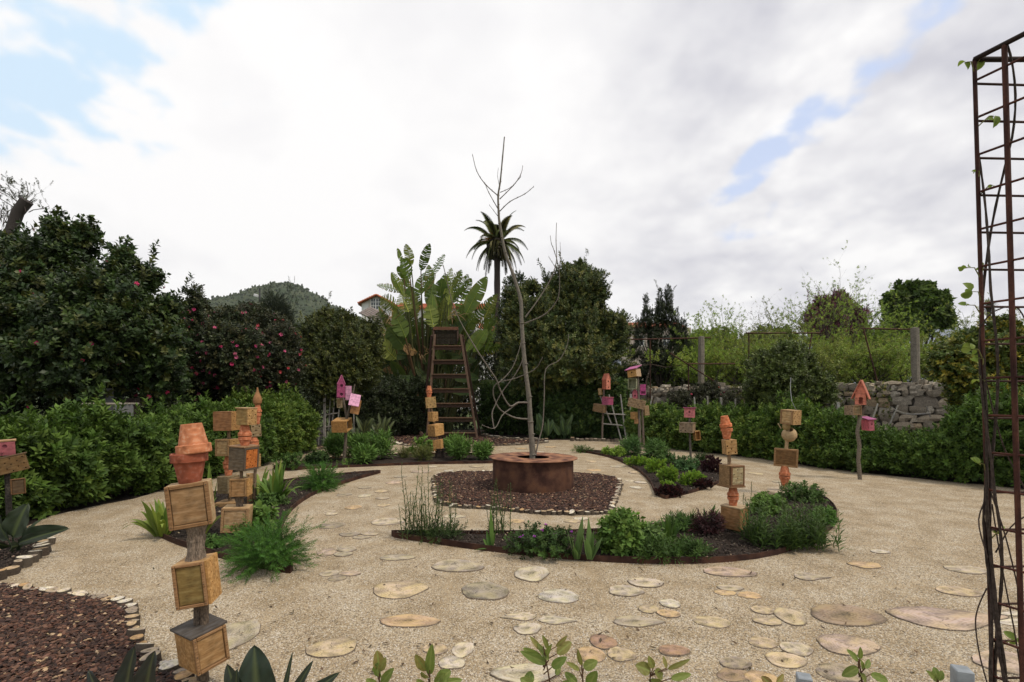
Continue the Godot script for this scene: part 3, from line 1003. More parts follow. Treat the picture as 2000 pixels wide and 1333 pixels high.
func build_trees() -> void:
	var dk := [lc(0.036, 0.060, 0.020), lc(0.048, 0.076, 0.024), lc(0.030, 0.048, 0.018), lc(0.075, 0.095, 0.030), lc(0.05, 0.062, 0.03)]
	# big camellia at the left
	bush("camellia_tree", "large dark camellia tree with glossy leaves at the left edge, tallest of the left trees", "tree", ground_at(130, 11.5), 11.5,
		[[130, 500, 58, 70], [60, 570, 110, 90, 0.4], [190, 600, 115, 80, 0.9], [285, 650, 72, 80, 0.2], [20, 660, 130, 130, 0.8], [160, 680, 150, 110, 1.2], [300, 700, 80, 80, 0.6], [-60, 600, 120, 130], [110, 455, 32, 32], [165, 462, 24, 36], [238, 512, 22, 36], [288, 548, 34, 32], [328, 604, 24, 30], [35, 490, 50, 34]],
		"camellia", 10500, Vector2(0.75, 1.3), [lc(0.032, 0.058, 0.018), lc(0.046, 0.08, 0.022), lc(0.026, 0.045, 0.016), lc(0.068, 0.108, 0.028), lc(0.038, 0.064, 0.02), lc(0.085, 0.10, 0.028)], {"flowers": 46, "shoots": 60, "rad": 0.16, "lump": 0.36, "freq": 1.3, "forks": 14, "deep": 0.75})
	bush("camellia_shrub", "dark camellia full of small pink flowers, just right of the large camellia", "tree", ground_at(415, 13.5), 13.5,
		[[400, 665, 60, 56], [450, 700, 70, 76, 0.4], [380, 730, 60, 76, 0.3], [440, 640, 42, 34], [385, 612, 20, 26], [381, 582, 8, 20]],
		"small", 7600, Vector2(0.95, 1.5), [lc(0.040, 0.056, 0.024), lc(0.055, 0.07, 0.03), lc(0.034, 0.044, 0.022), lc(0.085, 0.085, 0.035)], {"flowers": 170, "fcol": [lc(0.62, 0.08, 0.22), lc(0.70, 0.16, 0.30), lc(0.45, 0.04, 0.12)], "rad": 0.1, "freq": 1.4, "deep": 0.6})
	bush("camellia_shrub", "dark camellia with crimson flowers below the hill, left of the yellow green tree", "tree", ground_at(530, 15.5), 15.5,
		[[520, 652, 52, 44], [545, 700, 42, 76, 0.3], [495, 705, 50, 80], [482, 622, 30, 24]],
		"small", 6500, Vector2(0.95, 1.5), [lc(0.034, 0.045, 0.022), lc(0.05, 0.06, 0.028), lc(0.062, 0.06, 0.03)], {"flowers": 150, "fcol": [lc(0.5, 0.04, 0.14), lc(0.62, 0.10, 0.12), lc(0.66, 0.14, 0.28)], "rad": 0.1, "freq": 1.3, "deep": 0.6})
	bush("conifer_tree", "small dark pointed conifer rising behind the crimson camellia", "tree", ground_at(536, 26.0), 26.0,
		[[536, 650, 40, 40], [536, 622, 26, 30], [535, 603, 13, 20]], "needle", 2600, Vector2(1.6, 2.6), [lc(0.03, 0.042, 0.03), lc(0.045, 0.055, 0.035)], {"rad": 0.12, "up": 0.2})
	bush("laurel_tree", "rounded yellow green evergreen tree left of the giant bird of paradise", "tree", ground_at(650, 18.5), 18.5,
		[[650, 664, 70, 50], [610, 700, 48, 66], [690, 700, 55, 66, 0.5], [650, 735, 80, 58, 0.6], [720, 662, 26, 34], [622, 640, 26, 22], [670, 632, 24, 20], [640, 624, 15, 15]],
		"small", 10500, Vector2(1.1, 1.7), [lc(0.062, 0.080, 0.022), lc(0.082, 0.10, 0.026), lc(0.046, 0.06, 0.02), lc(0.115, 0.125, 0.03)], {"rad": 0.14, "freq": 1.5, "lump": 0.3, "deep": 0.55})
	bush("round_camellia_tree", "broad dark round evergreen tree behind the bare fig, right of the palm", "tree", ground_at(1105, 21.0), 21.0,
		[[1100, 640, 110, 90], [1130, 575, 62, 56, 0.3], [1050, 636, 60, 62, 0.6], [1182, 656, 44, 66, 0.3], [1010, 650, 36, 70], [1090, 700, 110, 66, 0.9], [1133, 535, 24, 22], [1085, 562, 28, 22], [1164, 578, 26, 28], [1010, 590, 26, 30], [1205, 660, 22, 50], [1040, 565, 18, 16]],
		"small", 17000, Vector2(1.25, 2.0), [lc(0.054, 0.082, 0.025), lc(0.078, 0.108, 0.03), lc(0.044, 0.064, 0.02), lc(0.12, 0.14, 0.038), lc(0.16, 0.165, 0.042)], {"rad": 0.2, "shoots": 36, "freq": 0.8, "lump": 0.42, "deep": 0.5, "forks": 14})
	bush("young_shoots", "upright young stems sprouting between the palm trunk and the round tree", "shrub", ground_at(1002, 22.5), 22.5,
		[[1000, 570, 12, 36], [990, 610, 14, 30], [1012, 552, 7, 20]], "small", 500, Vector2(1.2, 1.9), dk, {"rad": 0.05, "group": ""})
	# upright evergreens
	var cols := [[1262, 630, 6, 44], [1276, 650, 9, 50], [1289, 620, 6, 50], [1305, 616, 8, 52], [1319, 650, 7, 46], [1333, 660, 8, 36], [1247, 655, 7, 36], [1290, 700, 50, 34], [1305, 572, 2.5, 14], [1289, 572, 2.5, 12], [1262, 588, 2.5, 12], [1340, 690, 12, 30], [1235, 690, 10, 26]]
	bush("upright_evergreen", "clump of dark upright evergreen spires right of the round tree", "shrub", ground_at(1290, 25.0), 25.0, cols, "small", 8500, Vector2(0.7, 1.15), [lc(0.040, 0.058, 0.026), lc(0.055, 0.072, 0.03), lc(0.034, 0.045, 0.022)], {"rad": 0.1, "up": 1.2, "forks": 11, "freq": 1.6, "lump": 0.4, "shoots": 40})
	# lopped tree, upper left
	var lt := thing("lopped_tree", "lopped tree with thick leaning trunk and spray of thin twigs, upper left", "tree", ground_at(12, 18.0))
	var mb := MB.new()
	mb.col = lc(0.10, 0.085, 0.075)
	var L := func(x: float, y: float, dz := 0.0) -> Vector3: return pp(x, y, 18.0 + dz) - lt.position
	mb.tube([Vector3(-0.3, -0.05, 0), L.call(8, 600), L.call(14, 500), L.call(20, 455), L.call(34, 415), L.call(52, 392)], [0.27, 0.22, 0.195, 0.18, 0.185, 0.20], 12)
	mb.tube([L.call(15, 520), L.call(-10, 470), L.call(-40, 430)], [0.13, 0.10, 0.07], 8)
	part("trunk", mb, M.bark, lt)
	var tw := MB.new()
	tw.col = lc(0.11, 0.09, 0.075)
	var tips := []
	for k in 26:
		var st: Vector3 = L.call(rf(20, 56), rf(385, 420), rf(-0.2, 0.2))
		if k > 13: st = L.call(rf(-20, 14), rf(400, 470), rf(-0.3, 0.3))
		grow(tw, st, Vector3(rf(-0.9, 0.9), rf(0.3, 1.0), rf(-0.7, 0.7)).normalized(), rf(0.35, 0.75), 0.016, 2, tips, 0.3, 2, 0.25)
	part("twigs", tw, M.bark, lt)
	var pick := []
	for q in tips:
		if rng.randf() < 0.42 and q[0].y < L.call(0, 360).y + 0.4: pick.append(q)
	sprigs(lt, "leaves", "small", pick, Vector2(0.6, 1.0), [lc(0.07, 0.085, 0.035), lc(0.09, 0.10, 0.04)])
	palm("tall_palm", "tall date palm with a full crown of arching fronds above the red roof", ground_at(971, 42.0), 42.0, 971, 486, 12.0, 38, 1.0)
	palm("small_palm", "small distant palm seen through the rusty trellis at far right", ground_at(1930, 75.0), 75.0, 1932, 600, 7.0, 30, 0.42)
	strelitzia()

func palm(nm: String, label: String, at: Vector3, z: float, cx: float, cy: float, trunk_px: float, fronds: int, k: float) -> void:
	var t := thing(nm, label, "palm tree", at)
	var s := z / F
	var top := pp(cx, cy, z) - at
	var mb := MB.new()
	mb.col = lc(0.085, 0.065, 0.055)
	var pts := [Vector3(0, -0.1, 0)]
	var rr := [trunk_px * 0.62 * s]
	for j in range(1, 15):
		pts.append(Vector3(0, 0, 0).lerp(top, j / 14.0)); rr.append(trunk_px * 0.5 * s * (1.06 if j % 2 else 0.97))
	mb.tube(pts, rr, 14)
	part("trunk", mb, M.bark, t)
	var bm := MB.new()      # the ball of cut frond bases under the crown
	var br := 0.62 * k * 1.45
	for j in int(110 * k) + 40:
		var a := j * 2.399
		var y := rf(-0.9, 0.75)
		var r := br * sqrt(maxf(0.05, 1.0 - y * y * 0.8))
		bm.col = vary(lc(0.085, 0.07, 0.05), 0.35)
		var o := Vector3(cos(a), 0, sin(a))
		bm.box(Vector3(0.17, 0.30, 0.13) * k, Transform3D(Basis(Vector3.UP, -a + PI * 0.5) * Basis(Vector3.RIGHT, -0.75), top + o * r * 0.92 + Vector3.UP * y * br * 1.05), 0.02)
	part("frond_bases", bm, M.bark, t)
	var core := top + Vector3(0, br * 0.6, 0)
	var g1 := [lc(0.17, 0.21, 0.07), lc(0.20, 0.235, 0.08), lc(0.14, 0.18, 0.065), lc(0.25, 0.24, 0.08)]
	for j in fronds:
		var f := float(j) / fronds
		var lift := lerpf(1.45, -0.8, pow(f, 0.9)) + rf(-0.15, 0.15)
		var a := j * 2.399 + rf(-0.2, 0.2)
		var len := rf(2.7, 3.2) * k
		var d := Vector3(cos(a) * cos(lift), sin(lift), sin(a) * cos(lift))
		var p := core + Vector3(cos(a), 0, sin(a)) * 0.22 * k
		var fm := MB.new()
		var tone: Color = g1[rng.randi() % 4]
		if f > 0.86 and rng.randf() < 0.25: tone = lc(0.22, 0.13, 0.05)
		var rach := [p]
		var seg := 12
		for q in seg:
			d = (d + Vector3.DOWN * (0.05 + 0.10 * f + 0.016 * q)).normalized()
			p += d * len / seg
			rach.append(p)
		fm.col = vary(lc(0.13, 0.12, 0.05), 0.15)
		fm.tube(rach, [0.045 * k, 0.04 * k, 0.035 * k, 0.03 * k, 0.025 * k, 0.02 * k, 0.012 * k], 4, false)
		var side: Vector3 = (rach[1] - rach[0]).cross(Vector3.UP).normalized()
		for q in range(2, seg * 4):
			var u := float(q) / (seg * 4)
			var i := int(u * seg)
			var at2: Vector3 = rach[i].lerp(rach[i + 1], u * seg - i)
			var td: Vector3 = (rach[i + 1] - rach[i]).normalized()
			for sd in [-1.0, 1.0]:
				var ll := (0.5 * sin(PI * pow(u * 0.92 + 0.06, 0.7)) + 0.08) * k
				var ld: Vector3 = (side * sd * 0.75 + td * 0.62 + Vector3.DOWN * (0.15 + 0.45 * f) + Vector3(0, 0.15, 0)).normalized()
				fm.col = vary(tone, 0.2)
				var nn := ld.cross(td).normalized()
				var e := at2 + ld * ll
				var w: Vector3 = td * 0.03 * k
				var i0 := fm.put(at2 - w, nn)
				fm.put(at2 + w, nn); fm.put(at2 + ld * ll * 0.6 + w * 0.7 + Vector3.DOWN * 0.02, nn); fm.put(e + Vector3.DOWN * ll * 0.2, nn)
				fm.face(i0, i0 + 1, i0 + 2); fm.face(i0, i0 + 2, i0 + 3)
		part("frond", fm, M.leaf2, t)
	if k > 0.8:       # flower stalks, orange, on the left of the crown
		var om := MB.new()
		om.col = lc(0.45, 0.20, 0.04)
		for j in 26:
			var a := rf(1.9, 4.0)
			var d := Vector3(cos(a), rf(0.1, 0.9), sin(a)).normalized()
			om.tube([core + d * 0.3, core + d * 0.9, core + d * rf(1.1, 1.5) + Vector3.DOWN * 0.15], [0.03, 0.022, 0.012], 4, false)
		part("flower_stalks", om, M.leaf0, t)

# ---------- giant bird of paradise ----------
func paddle(parent: Node3D, a: Vector3, b: Vector3, width: float, torn: float, tone: Color, brown: float, face_dir: Vector3, droop := 0.15) -> void:
	var mb := MB.new()
	var mid := a.lerp(b, 0.55) + Vector3.UP * a.distance_to(b) * droop * 0.5
	var n := 17
	var pts := []
	for k in n + 1:
		var t := float(k) / n
		pts.append(a.lerp(mid, t).lerp(mid.lerp(b, t), t))
	var ax := (b - a).normalized()
	var side := ax.cross(face_dir).normalized()
	var up := side.cross(ax).normalized()
	mb.col = lc(tone.r * 1.6 + 0.03, tone.g * 1.5 + 0.03, tone.b + 0.01)
	var rad := []
	for k in n + 1: rad.append(lerpf(0.022, 0.006, float(k) / n))
	mb.tube(pts, rad, 5, false)
	for sd in [-1.0, 1.0]:
		var lift0 := 0.18
		var sweep := 0.0
		for k in n:
			var t0 := float(k) / n
			var t1 := float(k + 1) / n
			var w0 := width * 0.5 * pow(sin(PI * clampf(pow(t0, 0.75) * 0.97 + 0.02, 0.0, 1.0)), 0.7)
			var w1 := width * 0.5 * pow(sin(PI * clampf(pow(t1, 0.75) * 0.97 + 0.02, 0.0, 1.0)), 0.7)
			var gap := 0.0
			if rng.randf() < torn or k == 0:        # a tear: the next strip hangs at its own angle
				lift0 = rf(0.05, 0.35) - (rf(0.0, 0.7) * torn)
				sweep = rf(-0.02, 0.30) * torn + 0.12
				gap = 0.35 * torn
			var c := vary(tone, 0.12)
			var edge := c.lerp(lc(0.26, 0.16, 0.07), clampf(brown * rf(0.3, 1.5), 0.0, 1.0))
			var q0: Vector3 = pts[k].lerp(pts[k + 1], gap)
			var q1: Vector3 = pts[k + 1]
			var o: Vector3 = (side * sd + up * lift0).normalized()
			var o2: Vector3 = (side * sd + up * (lift0 - 0.25)).normalized()
			var m0: Vector3 = q0 + o * w0 * 0.55 + ax * w0 * sweep * 0.5
			var m1: Vector3 = q1 + o * w1 * 0.55 + ax * w1 * sweep * 0.5
			var e0: Vector3 = m0 + o2 * w0 * 0.45 + ax * w0 * sweep * 0.6
			var e1: Vector3 = m1 + o2 * w1 * 0.45 + ax * w1 * sweep * 0.6
			var nn: Vector3 = (up - side * sd * lift0).normalized()
			mb.col = c
			var i := mb.put(q0, nn)
			mb.put(q1, nn); mb.put(m1, nn); mb.put(m0, nn)
			mb.col = edge
			mb.put(e1, nn); mb.put(e0, nn)
			if sd > 0:
				mb.face(i, i + 3, i + 2); mb.face(i, i + 2, i + 1); mb.face(i + 3, i + 5, i + 4); mb.face(i + 3, i + 4, i + 2)
			else:
				mb.face(i, i + 1, i + 2); mb.face(i, i + 2, i + 3); mb.face(i + 3, i + 2, i + 4); mb.face(i + 3, i + 4, i + 5)
	part("leaf", mb, M.leaf0, parent)

func strelitzia() -> void:
	var z := 22.5
	var at := ground_at(830, z)
	var t := thing("giant_bird_of_paradise", "giant bird of paradise plant with tall torn paddle leaves behind the wooden ladder", "plant", at)
	var L := func(x: float, y: float, dz := 0.0) -> Vector3: return pp(x, y, z + dz) - at
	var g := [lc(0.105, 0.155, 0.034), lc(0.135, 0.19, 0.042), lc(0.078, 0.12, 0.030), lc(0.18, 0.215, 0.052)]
	# base x, y, tip x, y, width in photo pixels, torn, brown
	var leaves := [[803, 520, 793, 477, 15, 0.35, 0.05], [822, 530, 839, 476, 15, 0.45, 0.1], [784, 512, 776, 485, 9, 0.2, 0.4], [843, 538, 868, 497, 15, 0.8, 0.1], [801, 545, 785, 505, 20, 0.2, 0.05], [789, 545, 778, 520, 17, 0.15, 0.1], [790, 580, 789, 540, 22, 0.4, 0.9], [786, 570, 736, 557, 13, 0.9, 0.8], [776, 604, 744, 582, 26, 0.7, 0.15], [814, 580, 830, 533, 19, 0.4, 0.05], [823, 572, 850, 534, 14, 1.0, 0.8], [855, 604, 864, 545, 27, 0.05, 0.0], [869, 608, 870, 535, 26, 0.6, 0.05], [877, 562, 899, 531, 15, 0.8, 0.4], [879, 592, 902, 552, 24, 0.8, 0.1], [893, 628, 913, 575, 30, 0.5, 0.05], [909, 616, 951, 541, 24, 0.15, 0.25], [915, 638, 972, 575, 22, 0.7, 0.6], [921, 636, 980, 624, 22, 0.9, 0.9], [930, 690, 981, 675, 22, 0.5, 0.8], [792, 682, 758, 641, 34, 0.1, 0.0], [792, 660, 771, 614, 26, 0.3, 0.0], [774, 702, 720, 658, 28, 0.3, 0.05], [826, 672, 834, 625, 26, 0.3, 0.0], [905, 655, 929, 612, 22, 0.4, 0.1], [798, 610, 782, 575, 24, 0.8, 0.15], [812, 615, 800, 560, 26, 0.3, 0.02], [838, 600, 846, 552, 18, 0.6, 0.1], [758, 640, 736, 612, 22, 0.9, 0.3], [858, 660, 872, 610, 30, 0.2, 0.0], [846, 640, 838, 596, 24, 0.5, 0.05], [888, 668, 905, 624, 26, 0.4, 0.1]]
	var st := MB.new()
	for e in leaves:
		var dz := rf(-1.3, 1.0)
		var a: Vector3 = L.call(e[0], e[1], dz)
		var b: Vector3 = L.call(e[2], e[3], dz + rf(-0.7, 0.4))
		paddle(t, a, b, e[4] * z / F * 1.25, minf(1.0, e[5] + 0.22), vary(g[rng.randi() % 4], 0.15), e[6], Vector3(rf(-0.55, 0.55), 0.15, 1.0).normalized(), 0.12)
		var root := Vector3(a.x * 0.32 + rf(-0.25, 0.25), -0.05, dz * 0.5)
		st.col = vary(lc(0.10, 0.11, 0.045) if rng.randf() < 0.7 else lc(0.14, 0.09, 0.05), 0.25)
		st.tube([root, root.lerp(a, 0.45) + Vector3(-a.x * 0.1, 0.3, 0), a], [0.075, 0.05, 0.022], 6, false)
	for k in 14:            # taller leaves against the sky
		var cx := rf(778, 905)
		var a2: Vector3 = L.call(cx, rf(560, 600), rf(-0.8, 0.8))
		var b2: Vector3 = a2 + Vector3((cx - 842.0) * 0.008 + rf(-0.2, 0.2), rf(0.9, 1.3), rf(-0.3, 0.3)).normalized() * rf(0.9, 1.3)
		paddle(t, a2, b2, rf(0.32, 0.48), rf(0.5, 1.0), vary(g[rng.randi() % 4], 0.2), rf(0.0, 0.6), Vector3(rf(-1.0, 1.0), 0.2, 1.0).normalized(), 0.12)
		st.col = vary(lc(0.10, 0.11, 0.045), 0.25)
		st.tube([Vector3(a2.x * 0.35, -0.05, 0), Vector3(a2.x * 0.55, a2.y * 0.5, 0), a2], [0.065, 0.045, 0.02], 5, false)
	for k in 40:            # upright leaves filling the middle of the clump
		var cx := rf(762, 948)
		var a1: Vector3 = L.call(cx, rf(620, 690), rf(-0.6, 0.8))
		var b1: Vector3 = a1 + Vector3((cx - 845.0) * 0.006 + rf(-0.25, 0.25), rf(0.9, 1.35), rf(-0.3, 0.4)).normalized() * rf(1.1, 1.6)
		paddle(t, a1, b1, rf(0.36, 0.52), rf(0.3, 0.9), vary(g[rng.randi() % 4], 0.2), rf(0.0, 0.3), Vector3(rf(-0.9, 0.9), 0.2, 1.0).normalized(), 0.15)
		st.col = vary(lc(0.10, 0.11, 0.045), 0.25)
		st.tube([Vector3(a1.x * 0.4, -0.05, 0), Vector3(a1.x * 0.6, a1.y * 0.5, 0), a1], [0.06, 0.04, 0.02], 5, false)
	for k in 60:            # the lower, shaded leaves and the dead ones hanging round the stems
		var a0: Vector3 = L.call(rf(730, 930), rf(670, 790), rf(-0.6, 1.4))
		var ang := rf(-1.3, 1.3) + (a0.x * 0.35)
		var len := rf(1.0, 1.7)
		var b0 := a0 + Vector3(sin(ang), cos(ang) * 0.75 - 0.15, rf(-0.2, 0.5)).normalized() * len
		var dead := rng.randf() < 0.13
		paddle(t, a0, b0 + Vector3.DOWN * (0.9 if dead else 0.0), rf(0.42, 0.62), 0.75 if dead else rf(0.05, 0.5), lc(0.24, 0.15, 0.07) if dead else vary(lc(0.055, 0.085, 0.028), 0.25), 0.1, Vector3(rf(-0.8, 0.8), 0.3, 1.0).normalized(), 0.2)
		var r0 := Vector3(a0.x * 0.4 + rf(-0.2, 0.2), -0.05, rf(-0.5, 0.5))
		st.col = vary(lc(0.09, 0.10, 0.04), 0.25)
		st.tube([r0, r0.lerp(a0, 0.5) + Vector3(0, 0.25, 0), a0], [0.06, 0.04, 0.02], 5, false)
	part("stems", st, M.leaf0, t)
	var rag := MB.new()        # shreds of dead leaf
	for k in 90:
		var c: Vector3 = L.call([757, 765, 888, 745, 829][k % 5] + rf(-12, 12), [618, 632, 614, 652, 690][k % 5] + rf(-10, 10), rf(-1.2, -0.4))
		rag.col = vary(lc(0.36, 0.24, 0.12), 0.3)
		var d := Vector3(rng.randfn(), rng.randfn() - 0.5, rng.randfn()).normalized() * rf(0.15, 0.45)
		rag.tube([c, c + d * 0.6 + Vector3(0, 0.04, 0), c + d], [0.02, 0.016, 0.004], 3, false)
	part("dead_shreds", rag, M.leaf0, t)

# ---------- hedges ----------
func hedge(nm: String, label: String, cat: String, line: PackedVector2Array, heights: Array, thick: float, kind: String, count: int, size: Vector2, tones: Array, opt := {}) -> Node3D:
	var mid := line[line.size() / 2]
	var t := thing(nm, label, cat, Vector3(mid.x, 0, mid.y), opt.get("group", ""))
	var lens := []
	var total := 0.0
	for k in line.size() - 1:
		total += line[k].distance_to(line[k + 1])
		lens.append(total)
	var nz := noise(FastNoiseLite.TYPE_SIMPLEX, opt.get("freq", 0.9), 3, used.size() + 40)
	var pts := []
	var stems := MB.new()
	stems.col = lc(0.10, 0.075, 0.05)
	for k in count:
		var u := rng.randf() * total
		var j := 0
		while lens[j] < u: j += 1
		var a := line[j]
		var b := line[j + 1]
		var f: float = 1.0 - (lens[j] - u) / a.distance_to(b)
		var c := a.lerp(b, f)
		var along := (b - a).normalized()
		var nrm := Vector2(-along.y, along.x)
		if nrm.dot(-c) < 0.0: nrm = -nrm       # towards the camera
		var h: float = lerpf(heights[j], heights[j + 1], f)
		var y := 0.0
		var off := 0.0
		var out := Vector3.UP
		var deep := pow(rng.randf(), 1.8) * 0.3
		var w := thick * 0.5
		var pick := rng.randf() * (h * 1.6 + thick)
		if pick < h * 1.6:
			y = h * pow(rng.randf(), 0.85)
			var bulge := 0.75 + 0.25 * sin(PI * clampf(y / h, 0.0, 1.0))
			var sd := 1.0 if pick < h * 1.15 else -1.0
			off = sd * (w * bulge - deep + 0.34 * nz.get_noise_3d(c.x * 1.4, y * 1.6, c.y * 1.4))
			out = Vector3(nrm.x * sd, 0.1, nrm.y * sd)
			y = minf(y, h + 0.36 * nz.get_noise_3d(c.x * 1.5, 7.0, c.y * 1.5))
		else:
			off = rf(-w, w) * 0.95
			y = h * (1.0 - 0.15 * pow(off / w, 2.0)) - deep + 0.38 * nz.get_noise_3d(c.x * 1.5, 7.0, c.y * 1.5)
			if rng.randf() < 0.14: y += rf(0.03, 0.32)
		pts.append([Vector3(c.x + nrm.x * off - mid.x, maxf(0.03, y), c.y + nrm.y * off - mid.y), out])
		if k % 60 == 0:
			var p := Vector3(c.x + nrm.x * rf(-0.3, 0.3) * thick - mid.x, -0.02, c.y + nrm.y * rf(-0.3, 0.3) * thick - mid.y)
			stems.tube([p, p + Vector3(rf(-0.1, 0.1), h * 0.5, rf(-0.1, 0.1)), p + Vector3(rf(-0.25, 0.25), h * 0.95, rf(-0.25, 0.25))], [0.02, 0.014, 0.005], 4, false)
	part("stems", stems, M.bark, t)
	sprigs(t, "foliage", kind, pts, size, tones, opt.get("up", 0.6), opt.get("loose", 0.7))
	if opt.has("flowers"):
		var fp := []
		for k in opt.flowers: fp.append([pts[rng.randi() % pts.size()][0] + Vector3(0, 0.05, 0.1), Vector3(0, 0.2, 1)])
		sprigs(t, "flowers", "flower", fp, Vector2(0.7, 1.2), opt.get("fcol", [lc(0.6, 0.08, 0.2)]), 0.1, 0.3)
	return t

func gline(px: Array, back := 0.0) -> PackedVector2Array:
	var o := PackedVector2Array()
	for k in range(0, px.size(), 2):
		var p := gp(px[k], px[k + 1])
		var d := Vector2(p.x, p.z)
		o.append(d + d.normalized() * back)
	return o

func build_hedges() -> void:
	var hg := [lc(0.072, 0.13, 0.028), lc(0.095, 0.165, 0.034), lc(0.12, 0.195, 0.04), lc(0.055, 0.095, 0.024)]
	var bright := [lc(0.11, 0.18, 0.034), lc(0.145, 0.22, 0.042), lc(0.08, 0.135, 0.03), lc(0.19, 0.26, 0.055)]
	hedge("leafy_hedge", "long dark green leafy hedge along the left side of the gravel court", "hedge", PackedVector2Array([Vector2(-6.9, -5.3), Vector2(-6.85, -6.8), Vector2(-6.65, -8.2), Vector2(-6.55, -10.0), Vector2(-6.5, -12.4)]), [1.0, 1.02, 1.05, 1.05, 1.05], 1.1, "hedge", 10000, Vector2(0.85, 1.45), hg + [bright[0]])
	hedge("leafy_hedge", "bright green leafy bush below the picket tops, left of the pink birdhouse tree", "hedge", PackedVector2Array([Vector2(-6.6, -12.5), Vector2(-6.5, -13.8), Vector2(-6.6, -15.0)]), [1.3, 1.42, 1.2], 1.3, "hedge", 5000, Vector2(0.85, 1.35), bright)
	# right hedge, running from the back lattice towards the trellis
	hedge("leafy_hedge", "green leafy hedge beside the path, behind the small pink birdhouse", "hedge", gline([1250, 869, 1320, 879, 1404, 886, 1440, 891], 0.55), [1.0, 1.0, 0.95, 0.9], 1.1, "hedge", 5200, Vector2(0.9, 1.4), bright + hg)
	hedge("leafy_hedge", "tall green hedge behind the gourd totem", "hedge", gline([1440, 891, 1508, 897, 1589, 912, 1640, 918], 0.6), [0.95, 1.05, 1.0, 0.9], 1.2, "hedge", 5800, Vector2(0.85, 1.35), hg + bright)
	hedge("leafy_hedge", "low dark green hedge behind the coral birdhouse on the right", "hedge", gline([1630, 917, 1695, 925, 1760, 932, 1822, 938, 1870, 943], 0.6), [0.9, 0.7, 0.55, 0.6, 0.9], 1.15, "hedge", 5200, Vector2(0.75, 1.2), hg + [bright[2]])
	hedge("leafy_hedge", "dark green hedge under the yellow leaved shrub at the far right", "hedge", gline([1850, 941, 1920, 947, 2060, 962, 2220, 985], 0.6), [1.1, 1.4, 1.5, 1.4], 1.3, "hedge", 6000, Vector2(0.75, 1.2), hg)
	bush("yellow_leaved_shrub", "shrub with yellow and green leaves above the hedge at the far right", "shrub", ground_at(1930, 11.6), 11.6,
		[[1920, 720, 90, 60], [1870, 715, 50, 46, 0.3], [1985, 700, 70, 60, 0.3], [1840, 705, 26, 24], [1900, 672, 40, 22], [1960, 650, 46, 30], [1920, 775, 80, 50, 0.2]],
		"camellia", 4200, Vector2(0.6, 1.0), [lc(0.13, 0.165, 0.032), lc(0.33, 0.28, 0.04), lc(0.085, 0.125, 0.026), lc(0.20, 0.20, 0.035), lc(0.06, 0.09, 0.022), lc(0.10, 0.15, 0.03)], {"rad": 0.06, "deep": 0.35})
	bush("climber_bush", "tall leafy bush wrapped round a support behind the gourd totem", "shrub", ground_at(1535, 14.6), 14.6,
		[[1530, 725, 60, 42], [1500, 745, 50, 50], [1575, 760, 60, 40], [1545, 700, 40, 24], [1490, 715, 26, 26], [1535, 690, 16, 14], [1600, 760, 34, 26], [1520, 790, 70, 30]],
		"small", 5200, Vector2(1.0, 1.6), [lc(0.115, 0.155, 0.042), lc(0.085, 0.115, 0.034), lc(0.155, 0.20, 0.055), lc(0.065, 0.085, 0.028)], {"rad": 0.05, "lump": 0.35, "freq": 1.8})
	bush("rose_shrub", "dark twiggy rose with a few pink blooms against the stone wall", "shrub", ground_at(1370, 19.0), 19.0,
		[[1370, 790, 52, 30], [1415, 795, 38, 28], [1330, 790, 30, 24], [1385, 764, 26, 14]],
		"small", 2300, Vector2(0.9, 1.4), [lc(0.05, 0.055, 0.028), lc(0.065, 0.07, 0.035), lc(0.04, 0.04, 0.025)], {"flowers": 16, "fcol": [lc(0.6, 0.10, 0.16), lc(0.65, 0.18, 0.2)], "rad": 0.04, "lump": 0.4, "freq": 2.0})
	hedge("hydrangea_bush", "broad leaved dark green hydrangea behind the salmon birdhouse pole", "shrub", PackedVector2Array([Vector2(1.1, -20.6), Vector2(2.4, -20.8), Vector2(3.6, -20.8), Vector2(4.6, -20.4)]), [1.9, 2.05, 2.1, 2.0], 1.5, "broad", 4200, Vector2(0.85, 1.35), [lc(0.050, 0.092, 0.028), lc(0.066, 0.115, 0.032), lc(0.038, 0.07, 0.024), lc(0.085, 0.13, 0.035)])
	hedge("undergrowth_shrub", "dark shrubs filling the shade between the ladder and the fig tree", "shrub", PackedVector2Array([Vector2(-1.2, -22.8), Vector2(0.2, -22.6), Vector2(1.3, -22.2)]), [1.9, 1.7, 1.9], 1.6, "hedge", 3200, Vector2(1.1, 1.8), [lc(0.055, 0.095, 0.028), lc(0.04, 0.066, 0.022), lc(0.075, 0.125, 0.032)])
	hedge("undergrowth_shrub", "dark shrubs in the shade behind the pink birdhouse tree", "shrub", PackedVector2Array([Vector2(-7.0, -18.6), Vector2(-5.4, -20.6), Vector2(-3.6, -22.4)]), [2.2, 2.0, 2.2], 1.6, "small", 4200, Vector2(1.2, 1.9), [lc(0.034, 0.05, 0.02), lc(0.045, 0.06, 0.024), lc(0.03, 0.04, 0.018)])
	hedge("undergrowth_shrub", "dark shrubs under the left camellias, behind the long hedge", "shrub", PackedVector2Array([Vector2(-13.5, -10.5), Vector2(-9.5, -12.0), Vector2(-8.0, -14.5), Vector2(-7.4, -17.5)]), [1.9, 2.0, 2.2, 2.4], 1.4, "small", 6000, Vector2(1.2, 1.9), [lc(0.03, 0.044, 0.018), lc(0.04, 0.055, 0.022)])
